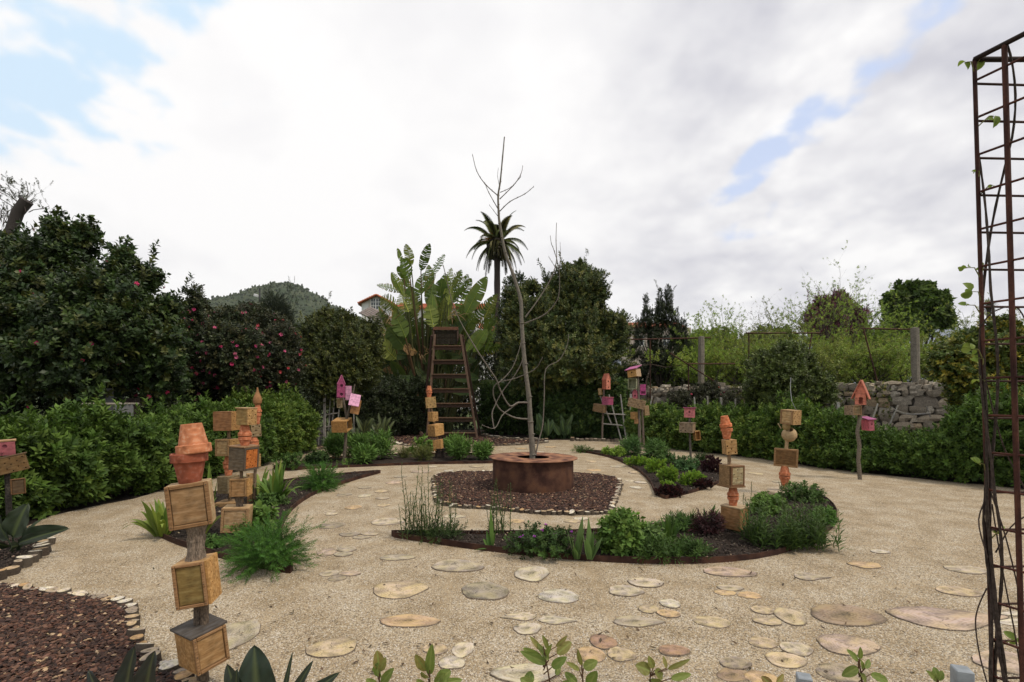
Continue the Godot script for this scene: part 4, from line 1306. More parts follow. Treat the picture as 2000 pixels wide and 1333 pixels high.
	hedge("undergrowth_shrub", "dark thicket closing the view behind the giant leaves and the ladder", "shrub", PackedVector2Array([Vector2(-7.5, -25.6), Vector2(-2.0, -26.0), Vector2(2.2, -25.6)]), [3.6, 4.7, 4.6], 1.6, "small", 7500, Vector2(1.4, 2.2), [lc(0.04, 0.056, 0.022), lc(0.055, 0.072, 0.026), lc(0.03, 0.042, 0.018)])
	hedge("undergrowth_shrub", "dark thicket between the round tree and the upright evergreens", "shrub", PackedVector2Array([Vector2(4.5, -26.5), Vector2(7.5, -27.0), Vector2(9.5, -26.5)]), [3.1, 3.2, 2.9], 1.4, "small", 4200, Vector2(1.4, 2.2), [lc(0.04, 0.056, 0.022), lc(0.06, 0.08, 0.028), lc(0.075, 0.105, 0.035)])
	hedge("orchard_scrub", "loose olive green scrub under the fruit trees beyond the wall", "shrub", PackedVector2Array([Vector2(8.5, -29.0), Vector2(13.5, -28.0), Vector2(19.0, -26.0), Vector2(25.0, -24.0)]), [3.9, 3.8, 3.7, 3.5], 2.2, "fresh", 8500, Vector2(1.1, 2.1), [lc(0.21, 0.27, 0.055), lc(0.27, 0.32, 0.07), lc(0.16, 0.20, 0.05), lc(0.22, 0.30, 0.055)], {"freq": 0.6})
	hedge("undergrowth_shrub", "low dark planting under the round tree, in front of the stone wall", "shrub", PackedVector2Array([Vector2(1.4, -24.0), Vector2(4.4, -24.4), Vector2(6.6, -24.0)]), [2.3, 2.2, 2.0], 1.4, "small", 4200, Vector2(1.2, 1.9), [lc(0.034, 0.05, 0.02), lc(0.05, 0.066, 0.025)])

# ---------- stone wall and orchard ----------
func rock(sd: int, col: Color) -> MB:
	var nz := noise(FastNoiseLite.TYPE_SIMPLEX, 0.9, 2, sd)
	var mb := MB.new()
	mb.col = col
	for a in 3:
		var b := (a + 1) % 3
		var d := (a + 2) % 3
		for s in [-1.0, 1.0]:
			var id := []
			for i in 3:
				for j in 3:
					var p := Vector3.ZERO
					p[a] = s; p[b] = i - 1.0; p[d] = j - 1.0
					var q := (p * 0.74 + p.normalized() * 0.30) * 0.5
					q *= 1.0 + 0.55 * nz.get_noise_3d(p.x + sd, p.y, p.z)
					id.append(q)
			for i in 2:
				for j in 2:
					var o := Vector3.ZERO
					o[a] = s
					mb.quad_out(id[i * 3 + j], id[(i + 1) * 3 + j], id[(i + 1) * 3 + j + 1], id[i * 3 + j + 1], o)
	return mb

func build_wall() -> void:
	var a := Vector3(4.3, 0, -23.6)
	var b := Vector3(14.2, 0, -15.2)
	var t := thing("stone_wall", "rough granite garden wall behind the right hedge, topped with loose stones", "wall", a)
	var dir := (b - a).normalized()
	var nrm := Vector3(dir.z, 0, -dir.x)
	if nrm.dot(-a) < 0.0: nrm = -nrm
	var length := a.distance_to(b)
	var core := MB.new()
	core.col = lc(0.16, 0.145, 0.12)
	core.box(Vector3(length, 1.95, 0.34), Transform3D(Basis(dir, Vector3.UP, dir.cross(Vector3.UP)), dir * length * 0.5 + Vector3(0, 0.95, 0)), 0.02)
	part("rubble_core", core, M.stone, t)
	var kinds := []
	var tones := [lc(0.52, 0.43, 0.31), lc(0.41, 0.35, 0.265), lc(0.60, 0.515, 0.385), lc(0.33, 0.285, 0.22), lc(0.52, 0.395, 0.25), lc(0.48, 0.42, 0.33), lc(0.66, 0.59, 0.47)]
	for k in 7: kinds.append(rock(300 + k, tones[k]).mesh(M.stone))
	var y := 0.55           # the lower courses are out of sight behind the hedge
	var n := 0
	var frame := Basis(dir, Vector3.UP, nrm)
	while y < 2.0:
		var h := rf(0.15, 0.40) if y < 1.5 else rf(0.13, 0.26)
		var x := rf(-0.3, 0.0)
		while x < length and n < 290:
			var w := h * rf(0.7, 2.3)
			var o := hang("stone", kinds[rng.randi() % 7], t, Transform3D(frame * Basis(Vector3(0, 0, 1), rf(-0.13, 0.13)) * Basis.from_scale(Vector3(w * 0.99, h * rf(0.82, 1.12), rf(0.26, 0.36))), dir * (x + w * 0.5) + Vector3(0, y + h * 0.5 + rf(-0.02, 0.02), 0) + nrm * rf(0.10, 0.17)))
			x += w + 0.008
			n += 1
		y += h
	# loose cap stones
	var x := 0.0
	while x < length:
		var w := rf(0.16, 0.5)
		hang("cap_stone", kinds[rng.randi() % 7], t, Transform3D(frame * Basis(Vector3(0, 1, 0), rf(-0.4, 0.4)) * Basis.from_scale(Vector3(w, rf(0.10, 0.24), rf(0.3, 0.46))), dir * (x + w * 0.5) + Vector3(0, 2.0 + rf(-0.02, 0.09), 0) + nrm * rf(-0.04, 0.06)))
		x += w * rf(0.9, 1.4)
	var iv := []
	for k in 760:
		var u: float = [rf(0.0, 1.4), rf(5.8, 6.6), rf(7.6, 10.8)][k % 3]
		iv.append([dir * u + Vector3(0, rf(0.9, 2.1), 0) + nrm * rf(0.26, 0.36), nrm])
	sprigs(t, "creeping_plants", "small", iv, Vector2(0.5, 1.0), [lc(0.10, 0.12, 0.03), lc(0.2, 0.19, 0.035), lc(0.07, 0.09, 0.03)])

func granite_post(x: float, y0: float, w: float, z: float, label: String, lean := 0.0) -> void:
	var at := ground_at(x, z)
	var mb := MB.new()
	mb.col = lc(0.29, 0.255, 0.20)
	var h := EYE + (HZ - y0) / F * z
	var r := w * z / F * 0.36
	var nz := noise(FastNoiseLite.TYPE_SIMPLEX, 0.8, 3, int(x))
	for k in 9:        # a split granite post: a square shaft with rough, uneven faces
		var f := k / 9.0
		var g := (k + 1) / 9.0
		var ring := func(u: float) -> Array:
			var o := []
			for j in 8:
				var a := TAU * j / 8 + 0.39
				var q := Vector3(cos(a), 0, sin(a)) * r * (1.12 if j % 2 == 0 else 1.0) * (1.0 + 0.16 * nz.get_noise_3d(cos(a) * 2.0, u * h * 2.5, sin(a) * 2.0))
				o.append(q + Vector3(lean * u * h, u * h, 0))
			return o
		var p: Array = ring.call(f)
		var q: Array = ring.call(g)
		for j in 8: mb.quad(p[(j + 1) % 8], p[j], q[j], q[(j + 1) % 8])
		if k == 8:
			for j in 8: mb.tri(Vector3(lean * h, h + 0.03, 0), q[(j + 1) % 8], q[j])
	single("granite_post", mb, M.stone, label, "post", at, "granite vine posts")

func iron_frame(label: String, z: float, beam: Array, legs: Array, thick := 3.0) -> void:
	var at := ground_at(beam[0], z)
	var t := thing("iron_pergola", label, "pergola", at, "rusty iron vine supports")
	var mb := MB.new()
	mb.col = lc(0.115, 0.062, 0.04)
	var s := z / F
	mb.tube([pp(beam[0], beam[1], z) - at, pp(beam[2], beam[3], z) - at], [thick * 0.5 * s], 6)
	part("beam", mb, M.rust, t)
	for e in legs:
		var lm := MB.new()
		lm.col = lc(0.105, 0.058, 0.038)
		var top := pp(e[0], e[1], z) - at
		var dx: float = (e[2] - e[0]) * s / maxf(0.01, (e[3] - e[1]) * s)
		lm.tube([top, Vector3(top.x + dx * top.y, 0, top.z)], [thick * 0.42 * s], 6)
		part("leg", lm, M.rust, t)

func open_tree(label: String, x: float, z: float, top: float, width: float, tones: Array, leaves: float, nm := "fruit_tree", group := "spring fruit trees beyond the stone wall") -> void:
	var at := ground_at(x, z)
	var t := thing(nm, label, "tree", at, group)
	var h := EYE + (HZ - top) / F * z
	var mb := MB.new()
	mb.col = lc(0.13, 0.11, 0.09)
	var fork := Vector3(rf(-0.1, 0.1), h * 0.22, 0)
	mb.tube([Vector3(0, -0.05, 0), fork], [0.11, 0.085], 7)
	var tips := []
	for k in 9:
		var a := TAU * k / 9 + rf(-0.3, 0.3)
		var out := width / F * z * 0.5 / h
		var d := Vector3(cos(a) * out * rf(0.5, 1.5), 1.0, sin(a) * out * rf(0.5, 1.5)).normalized()
		grow(mb, fork, d, h * rf(0.28, 0.385), 0.06, 3, tips, 0.26, 3, 0.22)
	part("branches", mb, M.bark, t)
	var pts := []
	for q in tips:
		var ex := maxf(absf(q[0].x), absf(q[0].z)) / (width * z / F * 0.75)
		if ex < 1.2:
			for j in 2:
				if rng.randf() < leaves: pts.append([q[0] + Vector3(rf(-0.08, 0.08), rf(-0.08, 0.08), rf(-0.08, 0.08)), q[1]])
	sprigs(t, "leaves", "fresh", pts, Vector2(0.6, 1.1), tones, 0.4, 0.8)

func build_orchard() -> void:
	var lime := [lc(0.24, 0.34, 0.06), lc(0.30, 0.40, 0.07), lc(0.19, 0.28, 0.055)]
	var olive := [lc(0.23, 0.28, 0.065), lc(0.28, 0.31, 0.08), lc(0.18, 0.22, 0.06)]
	open_tree("small lime green tree just right of the upright evergreens", 1392, 27.0, 592, 70, lime, 0.7)
	open_tree("loose olive green fruit tree between the two rusty pergola frames", 1460, 25.0, 625, 100, olive, 0.55)
	open_tree("thin twiggy fruit tree with few leaves, left of the purple plum", 1530, 29.0, 566, 120, olive, 0.28)
	open_tree("tall fruit tree with sparse fresh leaves in front of the purple plum", 1640, 27.0, 512, 110, lime, 0.34)
	open_tree("fruit tree with tender leaves, left of the big dark green tree", 1722, 26.0, 580, 90, lime, 0.5)
	open_tree("leafy fruit tree half hiding the wooded skyline behind the second pergola", 1590, 26.0, 618, 130, lime + olive, 0.8)
	open_tree("leafy fruit tree between the lime tree and the first granite post", 1355, 25.0, 640, 80, lime, 0.7)
	open_tree("low leafy fruit tree in front of the big dark green tree", 1755, 22.0, 632, 120, lime + olive, 0.75)
	open_tree("low fruit tree behind the leafy climber", 1560, 21.0, 645, 120, olive, 0.75)
	open_tree("low fruit tree just left of the tall granite post", 1690, 20.5, 650, 100, lime + olive, 0.75)
	open_tree("low yellow green fruit tree between the first two granite posts", 1450, 22.0, 660, 90, olive + lime, 0.75)
	open_tree("olive toned fruit tree right of the tall granite post", 1850, 22.0, 642, 110, olive, 0.7)
	open_tree("thin fruit tree behind the rusty trellis", 1885, 26.0, 600, 80, olive, 0.35)
	open_tree("fruit tree at the right edge behind the yellow shrub", 1985, 24.0, 615, 110, olive, 0.55)
	open_tree("low fruit tree behind the rose shrub on the wall", 1395, 23.0, 672, 80, lime, 0.7)
	open_tree("low fruit tree beneath the purple plum", 1620, 24.0, 640, 120, lime + olive, 0.7)
	open_tree("bare greyish tree far behind the orchard, left of the twiggy fruit tree", 1447, 60.0, 594, 70, [lc(0.16, 0.13, 0.10)], 0.35, "bare_tree", "")
	var pd := [lc(0.14, 0.046, 0.065), lc(0.18, 0.06, 0.08), lc(0.10, 0.036, 0.05)]
	bush("purple_plum_tree", "round purple leaved plum tree above the orchard", "tree", ground_at(1630, 40.0), 40.0,
		[[1630, 615, 48, 36], [1600, 632, 36, 32], [1665, 635, 36, 32], [1640, 592, 26, 20], [1615, 598, 20, 18], [1630, 655, 55, 30]], "small", 5200, Vector2(1.8, 3.0), pd, {"rad": 0.16, "lump": 0.35, "freq": 0.7})
	bush("dark_oak_tree", "big dark green rounded tree on the skyline at the right", "tree", ground_at(1795, 50.0), 50.0,
		[[1790, 590, 46, 32], [1760, 605, 34, 36], [1825, 610, 36, 28], [1800, 572, 32, 18], [1845, 628, 22, 12], [1745, 595, 18, 18], [1775, 640, 46, 30], [1835, 590, 18, 16]], "far", 3300, Vector2(0.75, 1.35), [lc(0.075, 0.12, 0.03), lc(0.10, 0.155, 0.038), lc(0.13, 0.185, 0.046), lc(0.055, 0.085, 0.026)], {"rad": 0.3, "lump": 0.4, "freq": 0.5})
	for e in [[1500, 55.0, 640, 60, "far green tree between the twiggy fruit trees"], [1700, 60.0, 640, 60, "far green tree just left of the dark rounded tree"], [1870, 60.0, 655, 70, "far low green trees right of the dark rounded tree"], [1990, 55.0, 640, 70, "far green tree at the right edge of the orchard"], [1385, 50.0, 645, 60, "far green tree behind the small lime tree"]]:
		bush("far_tree", e[4], "tree", ground_at(e[0], e[1]), e[1], [[e[0], e[2] + 40, e[3], 40], [e[0] - 25, e[2] + 50, e[3] * 0.6, 40], [e[0] + 28, e[2] + 46, e[3] * 0.6, 44]], "far", 900, Vector2(0.7, 1.2), [lc(0.10, 0.13, 0.04), lc(0.14, 0.165, 0.05), lc(0.075, 0.10, 0.035)], {"rad": 0.2, "group": "trees far beyond the orchard"})
	granite_post(1370, 658, 15, 21.0, "straight granite post at the left end of the orchard")
	granite_post(1792, 641, 18, 16.8, "tall weathered granite post carrying the rusty beam at the right", -0.02)
	granite_post(1577, 688, 15, 20.0, "short granite post half hidden behind the leafy climber")
	iron_frame("rusty iron pergola frame in the middle of the orchard", 20.0, [1457, 651, 1604, 651], [[1463, 651, 1463, 705], [1586, 651, 1580, 690]])
	iron_frame("rusty iron beam resting on the tall granite post", 17.0, [1684, 642, 1792, 644], [[1687, 643, 1702, 700]])
	iron_frame("rusty iron frame in front of the upright evergreens", 21.5, [1222, 664, 1388, 660], [[1270, 662, 1270, 710]])
	iron_frame("low rusty iron rail below the first granite post", 20.5, [1342, 711, 1436, 711], [[1345, 711, 1345, 745], [1309, 690, 1342, 711]])
	var vine := thing("young_vine", "young vine with bright lime leaves trained along the wall top", "vine", ground_at(1270, 22.0))
	var vm := MB.new()
	vm.col = lc(0.12, 0.09, 0.06)
	var vp := []
	var L := func(x: float, y: float) -> Vector3: return pp(x, y, 22.0) - vine.position
	vm.tube([Vector3(0, 0, 0), L.call(1262, 745), L.call(1272, 712)], [0.05, 0.04, 0.03], 6)
	vm.tube([L.call(1272, 712), L.call(1300, 718), L.call(1340, 712)], [0.03, 0.02, 0.012], 5)
	vm.tube([L.call(1272, 712), L.call(1240, 715), L.call(1215, 700)], [0.03, 0.02, 0.012], 5)
	part("stem", vm, M.bark, vine)
	for k in 70:
		var c = [[1275, 700], [1320, 714], [1225, 690], [1335, 700]][k % 4]
		vp.append([L.call(c[0] + rf(-14, 14), c[1] + rf(-9, 9)) + Vector3(0, 0, rf(-0.2, 0.2)), Vector3(0, 0.3, 1)])
	sprigs(vine, "leaves", "fresh", vp, Vector2(1.0, 1.5), [lc(0.25, 0.33, 0.06), lc(0.32, 0.38, 0.07)])

# ---------- ladder ----------
func build_ladder() -> void:
	var z := 19.6
	var at := ground_at(882, z)
	var t := thing("wooden_ladder", "giant dark wooden step ladder standing on the bark bed before the torn leaves", "ladder", at)
	var L := func(x: float, y: float, dz := 0.0) -> Vector3: return pp(x, y, z + dz) - at
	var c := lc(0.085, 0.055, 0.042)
	var rail := func(nm: String, x0: float, y0: float, z0: float, x1: float, y1: float, z1: float, w: float, col: Color) -> void:
		var a: Vector3 = L.call(x0, y0, z0)
		var b: Vector3 = L.call(x1, y1, z1)
		var d := (b - a)
		var y := d.normalized()
		var x := y.cross(Vector3.BACK).normalized()
		var mb := MB.new()
		mb.col = vary(col, 0.1)
		mb.box(Vector3(w, d.length(), w * 1.6), Transform3D(Basis(x, y, x.cross(y)), (a + b) * 0.5), 0.008)
		part(nm, mb, M.woodv, t)
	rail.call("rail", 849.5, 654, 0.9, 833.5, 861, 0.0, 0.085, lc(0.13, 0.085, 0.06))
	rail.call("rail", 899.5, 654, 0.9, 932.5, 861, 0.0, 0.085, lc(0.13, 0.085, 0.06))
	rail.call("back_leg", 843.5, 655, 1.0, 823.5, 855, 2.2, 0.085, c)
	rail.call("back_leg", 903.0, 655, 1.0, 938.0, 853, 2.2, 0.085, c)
	rail.call("foot", 821, 845, 0.1, 832, 856, 0.0, 0.10, c)
	var ty := [676.5, 704.5, 732.0, 760.0, 788.5, 816.5, 846.0]
	for k in 7:
		var f: float = (ty[k] - 654.0) / 207.0
		var x0 := lerpf(849.5, 833.5, f)
		var x1 := lerpf(899.5, 932.5, f)
		var a: Vector3 = L.call(x0, ty[k], lerpf(0.9, 0.0, f))
		var b: Vector3 = L.call(x1, ty[k], lerpf(0.9, 0.0, f))
		var mb := MB.new()
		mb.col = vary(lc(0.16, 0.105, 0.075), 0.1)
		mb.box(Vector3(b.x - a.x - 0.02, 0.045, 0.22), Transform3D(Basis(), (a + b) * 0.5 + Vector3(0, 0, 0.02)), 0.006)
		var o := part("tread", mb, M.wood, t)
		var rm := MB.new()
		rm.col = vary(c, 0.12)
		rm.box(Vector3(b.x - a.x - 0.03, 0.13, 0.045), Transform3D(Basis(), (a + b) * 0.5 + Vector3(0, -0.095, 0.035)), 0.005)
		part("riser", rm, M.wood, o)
	var tp := MB.new()
	tp.col = lc(0.17, 0.09, 0.055)
	var ta: Vector3 = L.call(846, 642, 1.0)
	var tb: Vector3 = L.call(895, 642, 1.0)
	tp.box(Vector3(tb.x - ta.x, 0.13, 0.05), Transform3D(Basis(), (ta + tb) * 0.5), 0.006)
	part("top_plank", tp, M.wood, t)
	for x in [847.0, 894.0]:
		rail.call("top_post", x, 640, 1.06, x, 668, 1.0, 0.06, c)
	var wk := MB.new()       # woven twig panel between the top posts
	for k in 26:
		wk.col = vary(lc(0.085, 0.070, 0.045), 0.35)
		var y := 646.0 + k * 1.05
		var p := []
		for j in 9: p.append(L.call(848.0 + j * 5.6, y + rf(-0.5, 0.5), 1.05 + (0.05 if (j + k) % 2 else -0.03)))
		wk.tube(p, [0.017], 4, false)
	part("woven_panel", wk, M.bark, t)

# ---------- planter and bare fig ----------
func build_planter() -> void:
	var c := gp(1041, 955)
	var t := thing("corten_planter", "round rusty steel planter with a wide flat rim in the centre of the court", "planter", c)
	var bd := MB.new()
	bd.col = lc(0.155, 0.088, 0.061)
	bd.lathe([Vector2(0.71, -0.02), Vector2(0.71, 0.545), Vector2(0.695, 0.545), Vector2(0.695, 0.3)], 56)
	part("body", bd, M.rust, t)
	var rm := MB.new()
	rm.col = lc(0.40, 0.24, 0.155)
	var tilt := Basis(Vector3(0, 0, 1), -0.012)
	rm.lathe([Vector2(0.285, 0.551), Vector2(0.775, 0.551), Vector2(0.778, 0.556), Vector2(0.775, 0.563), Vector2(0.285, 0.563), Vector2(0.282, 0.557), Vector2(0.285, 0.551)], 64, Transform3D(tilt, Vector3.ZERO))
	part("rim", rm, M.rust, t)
	var so := MB.new()
	so.col = lc(0.7, 0.66, 0.62)
	so.lathe([Vector2(0.69, 0.49), Vector2(0.3, 0.505), Vector2(0.0, 0.51)], 24)
	part("soil", so, M.soil, t)
	# the bare young fig
	var z := -c.z
	var fig := thing("bare_fig_tree", "tall bare young fig tree with pale grey stem growing from the rusty planter", "tree", c + Vector3(0, 0.5, 0))
	var T := func(px: Array, zs: float, ze: float) -> Array:
		var r := []
		var n := px.size() / 2
		for k in n: r.append(pp(px[k * 2], px[k * 2 + 1], z - lerpf(zs, ze, float(k) / maxi(1, n - 1))) - fig.position)
		return r
	var curve := func(p: Array) -> Array:        # a smooth line through the surveyed points
		var r := []
		for k in p.size() - 1:
			var a: Vector3 = p[maxi(0, k - 1)]
			var b: Vector3 = p[k]
			var d: Vector3 = p[k + 1]
			var e: Vector3 = p[mini(p.size() - 1, k + 2)]
			for j in 4: r.append(b.cubic_interpolate(d, a, e, j / 4.0))
		r.append(p[-1])
		return r
	var branch := func(nm: String, px: Array, zs: float, ze: float, r0: float, r1: float, col: Color, buds := true) -> void:
		var mb := MB.new()
		mb.col = col
		var p: Array = curve.call(T.call(px, zs, ze))
		var rr := []
		var thin := 1.0 if nm == "trunk" else 0.47
		for k in p.size(): rr.append(lerpf(r0, r1, pow(float(k) / (p.size() - 1), 0.8)) * thin * (1.14 if k % 4 == 0 else 1.0))
		mb.tube(p, rr, 9 if r0 > 0.02 else 6)
		if buds:
			for k in range(2, p.size(), 2): mb.lathe([Vector2(0.0, -0.02), Vector2(rr[k] * 1.25, 0.0), Vector2(0.0, 0.025)], 5, Transform3D(Basis(), p[k] + Vector3(rf(-1, 1), 0, rf(-1, 1)) * rr[k] * 0.4))
		part(nm, mb, M.smooth, fig)
	var g := lc(0.215, 0.19, 0.152)
	var d := lc(0.17, 0.14, 0.115)
	branch.call("trunk", [1040, 900, 1039, 870, 1036, 824, 1033, 775, 1025, 711, 1019, 632, 1017, 587, 1003, 539, 987, 494, 976, 437, 974, 417, 973, 382, 977, 355, 981.6, 307, 985, 269], 0.0, 0.0, 0.053, 0.009, g)
	for b in [
		[[973, 383, 947, 359, 931, 334, 923, 303], 0.0, 0.1, 0.020, 0.010, d], [[972, 407, 955, 377, 947, 358], 0.0, 0.2, 0.018, 0.008, d],
		[[976, 389, 1003, 362, 1017, 341, 1021, 325], 0.0, -0.1, 0.019, 0.009, d], [[977, 376, 998, 366, 1014, 349, 1017, 345], 0.0, 0.3, 0.014, 0.007, d],
		[[976, 413, 996, 394, 1025, 379, 1042, 365], 0.0, 0.2, 0.019, 0.009, d], [[972, 422, 956, 401], 0.0, 0.1, 0.012, 0.006, d], [[975, 362, 972, 345, 973, 330], 0.0, 0.1, 0.010, 0.006, d],
		[[1026, 620, 1055, 580, 1077, 542, 1087, 509, 1086, 470, 1087, 437], 0.0, -0.3, 0.028, 0.010, g.lerp(d, 0.3)], [[1025, 632, 1062, 616, 1083, 595, 1092, 573, 1092, 527, 1083, 492, 1077, 476, 1075, 462], 0.0, 0.3, 0.026, 0.008, g.lerp(d, 0.4)],
		[[1092, 527, 1095, 500, 1094, 475], 0.3, 0.35, 0.012, 0.006, d], [[1087, 526, 1078, 512, 1072, 502], 0.2, 0.25, 0.011, 0.006, d],
		[[1033, 787, 1012, 787, 995, 793, 976, 760, 969, 741, 927, 677, 890, 610, 875, 557, 866, 520], 0.0, 0.9, 0.036, 0.012, g.lerp(d, 0.15)],
		[[1034, 819, 1014, 818, 995, 812, 974, 797, 963, 767, 972, 748, 1005, 740, 1044, 722, 1059, 700], 0.0, 0.5, 0.034, 0.010, g.lerp(d, 0.25)],
		[[1010, 789, 995, 800, 980, 813, 966, 837, 942, 831], 0.1, 0.5, 0.026, 0.010, g], [[965, 838, 961, 809, 968, 790, 980, 767, 1010, 726, 1024, 690, 1020, 662], 0.4, 0.1, 0.024, 0.010, d.lerp(g, 0.3)],
		[[972, 750, 990, 733, 1004, 712, 1017, 672, 1021, 640], 0.4, 0.0, 0.018, 0.010, d.lerp(g, 0.3)],
		[[1046, 890, 1052, 862, 1060, 830, 1063, 775, 1066, 722, 1092, 704, 1107, 677, 1111, 655], -0.05, -0.4, 0.030, 0.009, d.lerp(g, 0.5)], [[1046, 884, 1044, 870, 1044, 862], 0.0, 0.0, 0.018, 0.012, d]]:
		branch.call("branch", b[0], b[1], b[2], b[3], b[4], b[5])

# ---------- beds ----------
func edging(label: String, o: PackedVector2Array, high := 0.062) -> void:
	var c := Vector2.ZERO
	for p in o: c += p / o.size()
	var mb := MB.new()
	mb.col = lc(0.095, 0.052, 0.038)
	var n := o.size()
	var ring := []
	for k in n:
		var a := o[(k + n - 1) % n]
		var b := o[k]
		var d := o[(k + 1) % n]
		var e := (b - a).normalized()
		var f := (d - b).normalized()
		var m := (Vector2(e.y, -e.x) + Vector2(f.y, -f.x)).normalized() * 0.004
		var h := high + 0.006 * sin(k * 0.7)
		ring.append([Vector3(b.x + m.x - c.x, -0.03, b.y + m.y - c.y), Vector3(b.x + m.x - c.x, h, b.y + m.y - c.y), Vector3(b.x - m.x - c.x, h, b.y - m.y - c.y), Vector3(b.x - m.x - c.x, -0.03, b.y - m.y - c.y)])
	for k in n:
		var p = ring[k]
		var q = ring[(k + 1) % n]
		var side: Vector3 = p[0] - p[3]
		mb.quad_out(p[0], q[0], q[1], p[1], side)
		mb.quad_out(p[1], q[1], q[2], p[2], Vector3.UP)
		mb.quad_out(p[2], q[2], q[3], p[3], -side)
	single("steel_edging", mb, M.rust, label, "edging", Vector3(c.x, 0, c.y), "rusty steel edgings of the spiral beds")

var log_meshes := []
func log_mesh(k: int) -> ArrayMesh:
	if log_meshes.is_empty():
		var tops := [lc(0.62, 0.55, 0.44), lc(0.50, 0.38, 0.24), lc(0.66, 0.62, 0.55), lc(0.40, 0.33, 0.25), lc(0.70, 0.66, 0.58), lc(0.46, 0.30, 0.15), lc(0.30, 0.25, 0.20)]
		for j in 7:
			var side := MB.new()
			side.col = lc(0.20, 0.155, 0.115) if j % 2 else lc(0.27, 0.22, 0.165)
			var top := MB.new()
			top.col = tops[j]
			var n := 11
			var c0 := top.put(Vector3(0, 1.0, 0), Vector3.UP, Vector2(0.5, 0.5))
			for i in n + 1:
				var a := TAU * (i % n) / n
				var r := 0.5 * (1.0 + 0.10 * sin(a * 2 + j) + 0.05 * sin(a * 3 + j * 2))
				var d := Vector3(cos(a) * r, 0, -sin(a) * r)
				side.put(d * 1.04 - Vector3(0, 0.6, 0), d.normalized(), Vector2(i, 0)); side.put(d + Vector3(0, 0.97, 0), d.normalized(), Vector2(i, 1)); side.put(d * 0.94 + Vector3(0, 1.0, 0), (d.normalized() + Vector3.UP).normalized(), Vector2(i, 1.1))
				top.put(d * 0.94 + Vector3(0, 1.0, 0), Vector3.UP, Vector2(0.5 + cos(a) * 0.46, 0.5 + sin(a) * 0.46))
			for i in n:
				var b := i * 3
				side.face(b, b + 3, b + 4); side.face(b, b + 4, b + 1); side.face(b + 1, b + 4, b + 5); side.face(b + 1, b + 5, b + 2)
				top.face(c0, c0 + 1 + i, c0 + 2 + i)
			log_meshes.append(top.into(side.mesh(M.bark), M["ring%d" % (j % 4)]))
	return log_meshes[k % 7]

func log_edging(label: String, px: Array, w0: float, w1: float, high: float, tip := 0.25) -> void:
	var o := smooth(outline(px), false, 1)
	var c := o[o.size() / 2]
	var t := thing("log_edging", label, "edging", Vector3(c.x, 0, c.y), "log slice edgings of the bark beds")
	var run := 0.0
	for k in o.size() - 1:
		var a := o[k]
		var b := o[k + 1]
		var d := a.distance_to(b)
		while run < d:
			var p := a.lerp(b, run / d)
			var w := rf(w0, w1)
			var dir := (b - a).normalized()
			var tilt := Basis(Vector3(rng.randfn(), 0, rng.randfn()).normalized(), rf(0.0, tip) if rng.randf() < 0.6 else rf(0.0, tip * 2.0))
			hang("log", log_mesh(rng.randi() % 7), t, Transform3D(tilt * Basis(Vector3.UP, rf(0, TAU)) * Basis.from_scale(Vector3(w, high * rf(0.6, 1.15), w * rf(0.7, 1.05))), Vector3(p.x - c.x + rf(-0.01, 0.01), 0.0, p.y - c.y + rf(-0.012, 0.012))))
			run += w * rf(0.86, 1.0)
		run -= d

func chips(label: String, o: PackedVector2Array, count: int, size: float, ground: float) -> void:
	var mb := MB.new()
	mb.lathe([Vector2(0.36, -0.5), Vector2(0.5, 0.0), Vector2(0.33, 0.5), Vector2(0.0, 0.4)], 6, Transform3D(Basis.from_scale(Vector3(1, 1, 1)), Vector3.ZERO))
	var tones := [lc(0.042, 0.022, 0.016), lc(0.066, 0.030, 0.019), lc(0.022, 0.014, 0.012), lc(0.10, 0.048, 0.030), lc(0.050, 0.028, 0.021), lc(0.034, 0.020, 0.016), lc(0.14, 0.075, 0.05), lc(0.07, 0.042, 0.031)]
	var xfs := []
	var cols := []
	for p in inside(o, count):
		var s := size * rf(0.6, 1.4)
		var b := Basis(Vector3.UP, rf(0, TAU)) * Basis(Vector3.RIGHT, rng.randfn() * 0.35) * Basis(Vector3(0, 0, 1), rng.randfn() * 0.3)
		xfs.append(Transform3D(b * Basis.from_scale(Vector3(s, s * rf(0.16, 0.3), s * rf(0.35, 0.75))), Vector3(p.x, ground + rf(0.0, 0.022), p.y)))
		var c: Color = tones[rng.randi() % 8]
		if rng.randf() < 0.035: c = lc(0.36, 0.25, 0.15)
		cols.append(vary(c, 0.25))
	var m := many("bark_chips", mb.mesh(M.dark), self, xfs, cols)
	tag(m, label, "bark mulch", "", "stuff")

func crumbs(label: String, o: PackedVector2Array, count: int, ground: float) -> void:
	var mb := MB.new()
	mb.lathe([Vector2(0.0, -0.4), Vector2(0.5, 0.0), Vector2(0.3, 0.35), Vector2(0.0, 0.42)], 5)
	var xfs := []
	var cols := []
	for p in inside(o, count):
		var s := 0.008 + 0.03 * pow(rng.randf(), 3.0)
		xfs.append(Transform3D(Basis(Vector3(rng.randfn(), rng.randfn(), rng.randfn()).normalized(), rf(0, TAU)) * Basis.from_scale(Vector3(s, s * rf(0.5, 0.9), s * rf(0.6, 1.2))), Vector3(p.x, ground + rf(0.0, 0.02), p.y)))
		cols.append(vary(lc(0.048, 0.036, 0.028) if rng.randf() < 0.94 else lc(0.22, 0.17, 0.12), 0.3))
	var m := many("soil_crumbs", mb.mesh(M.dark), self, xfs, cols)
	tag(m, label, "soil", "", "stuff")

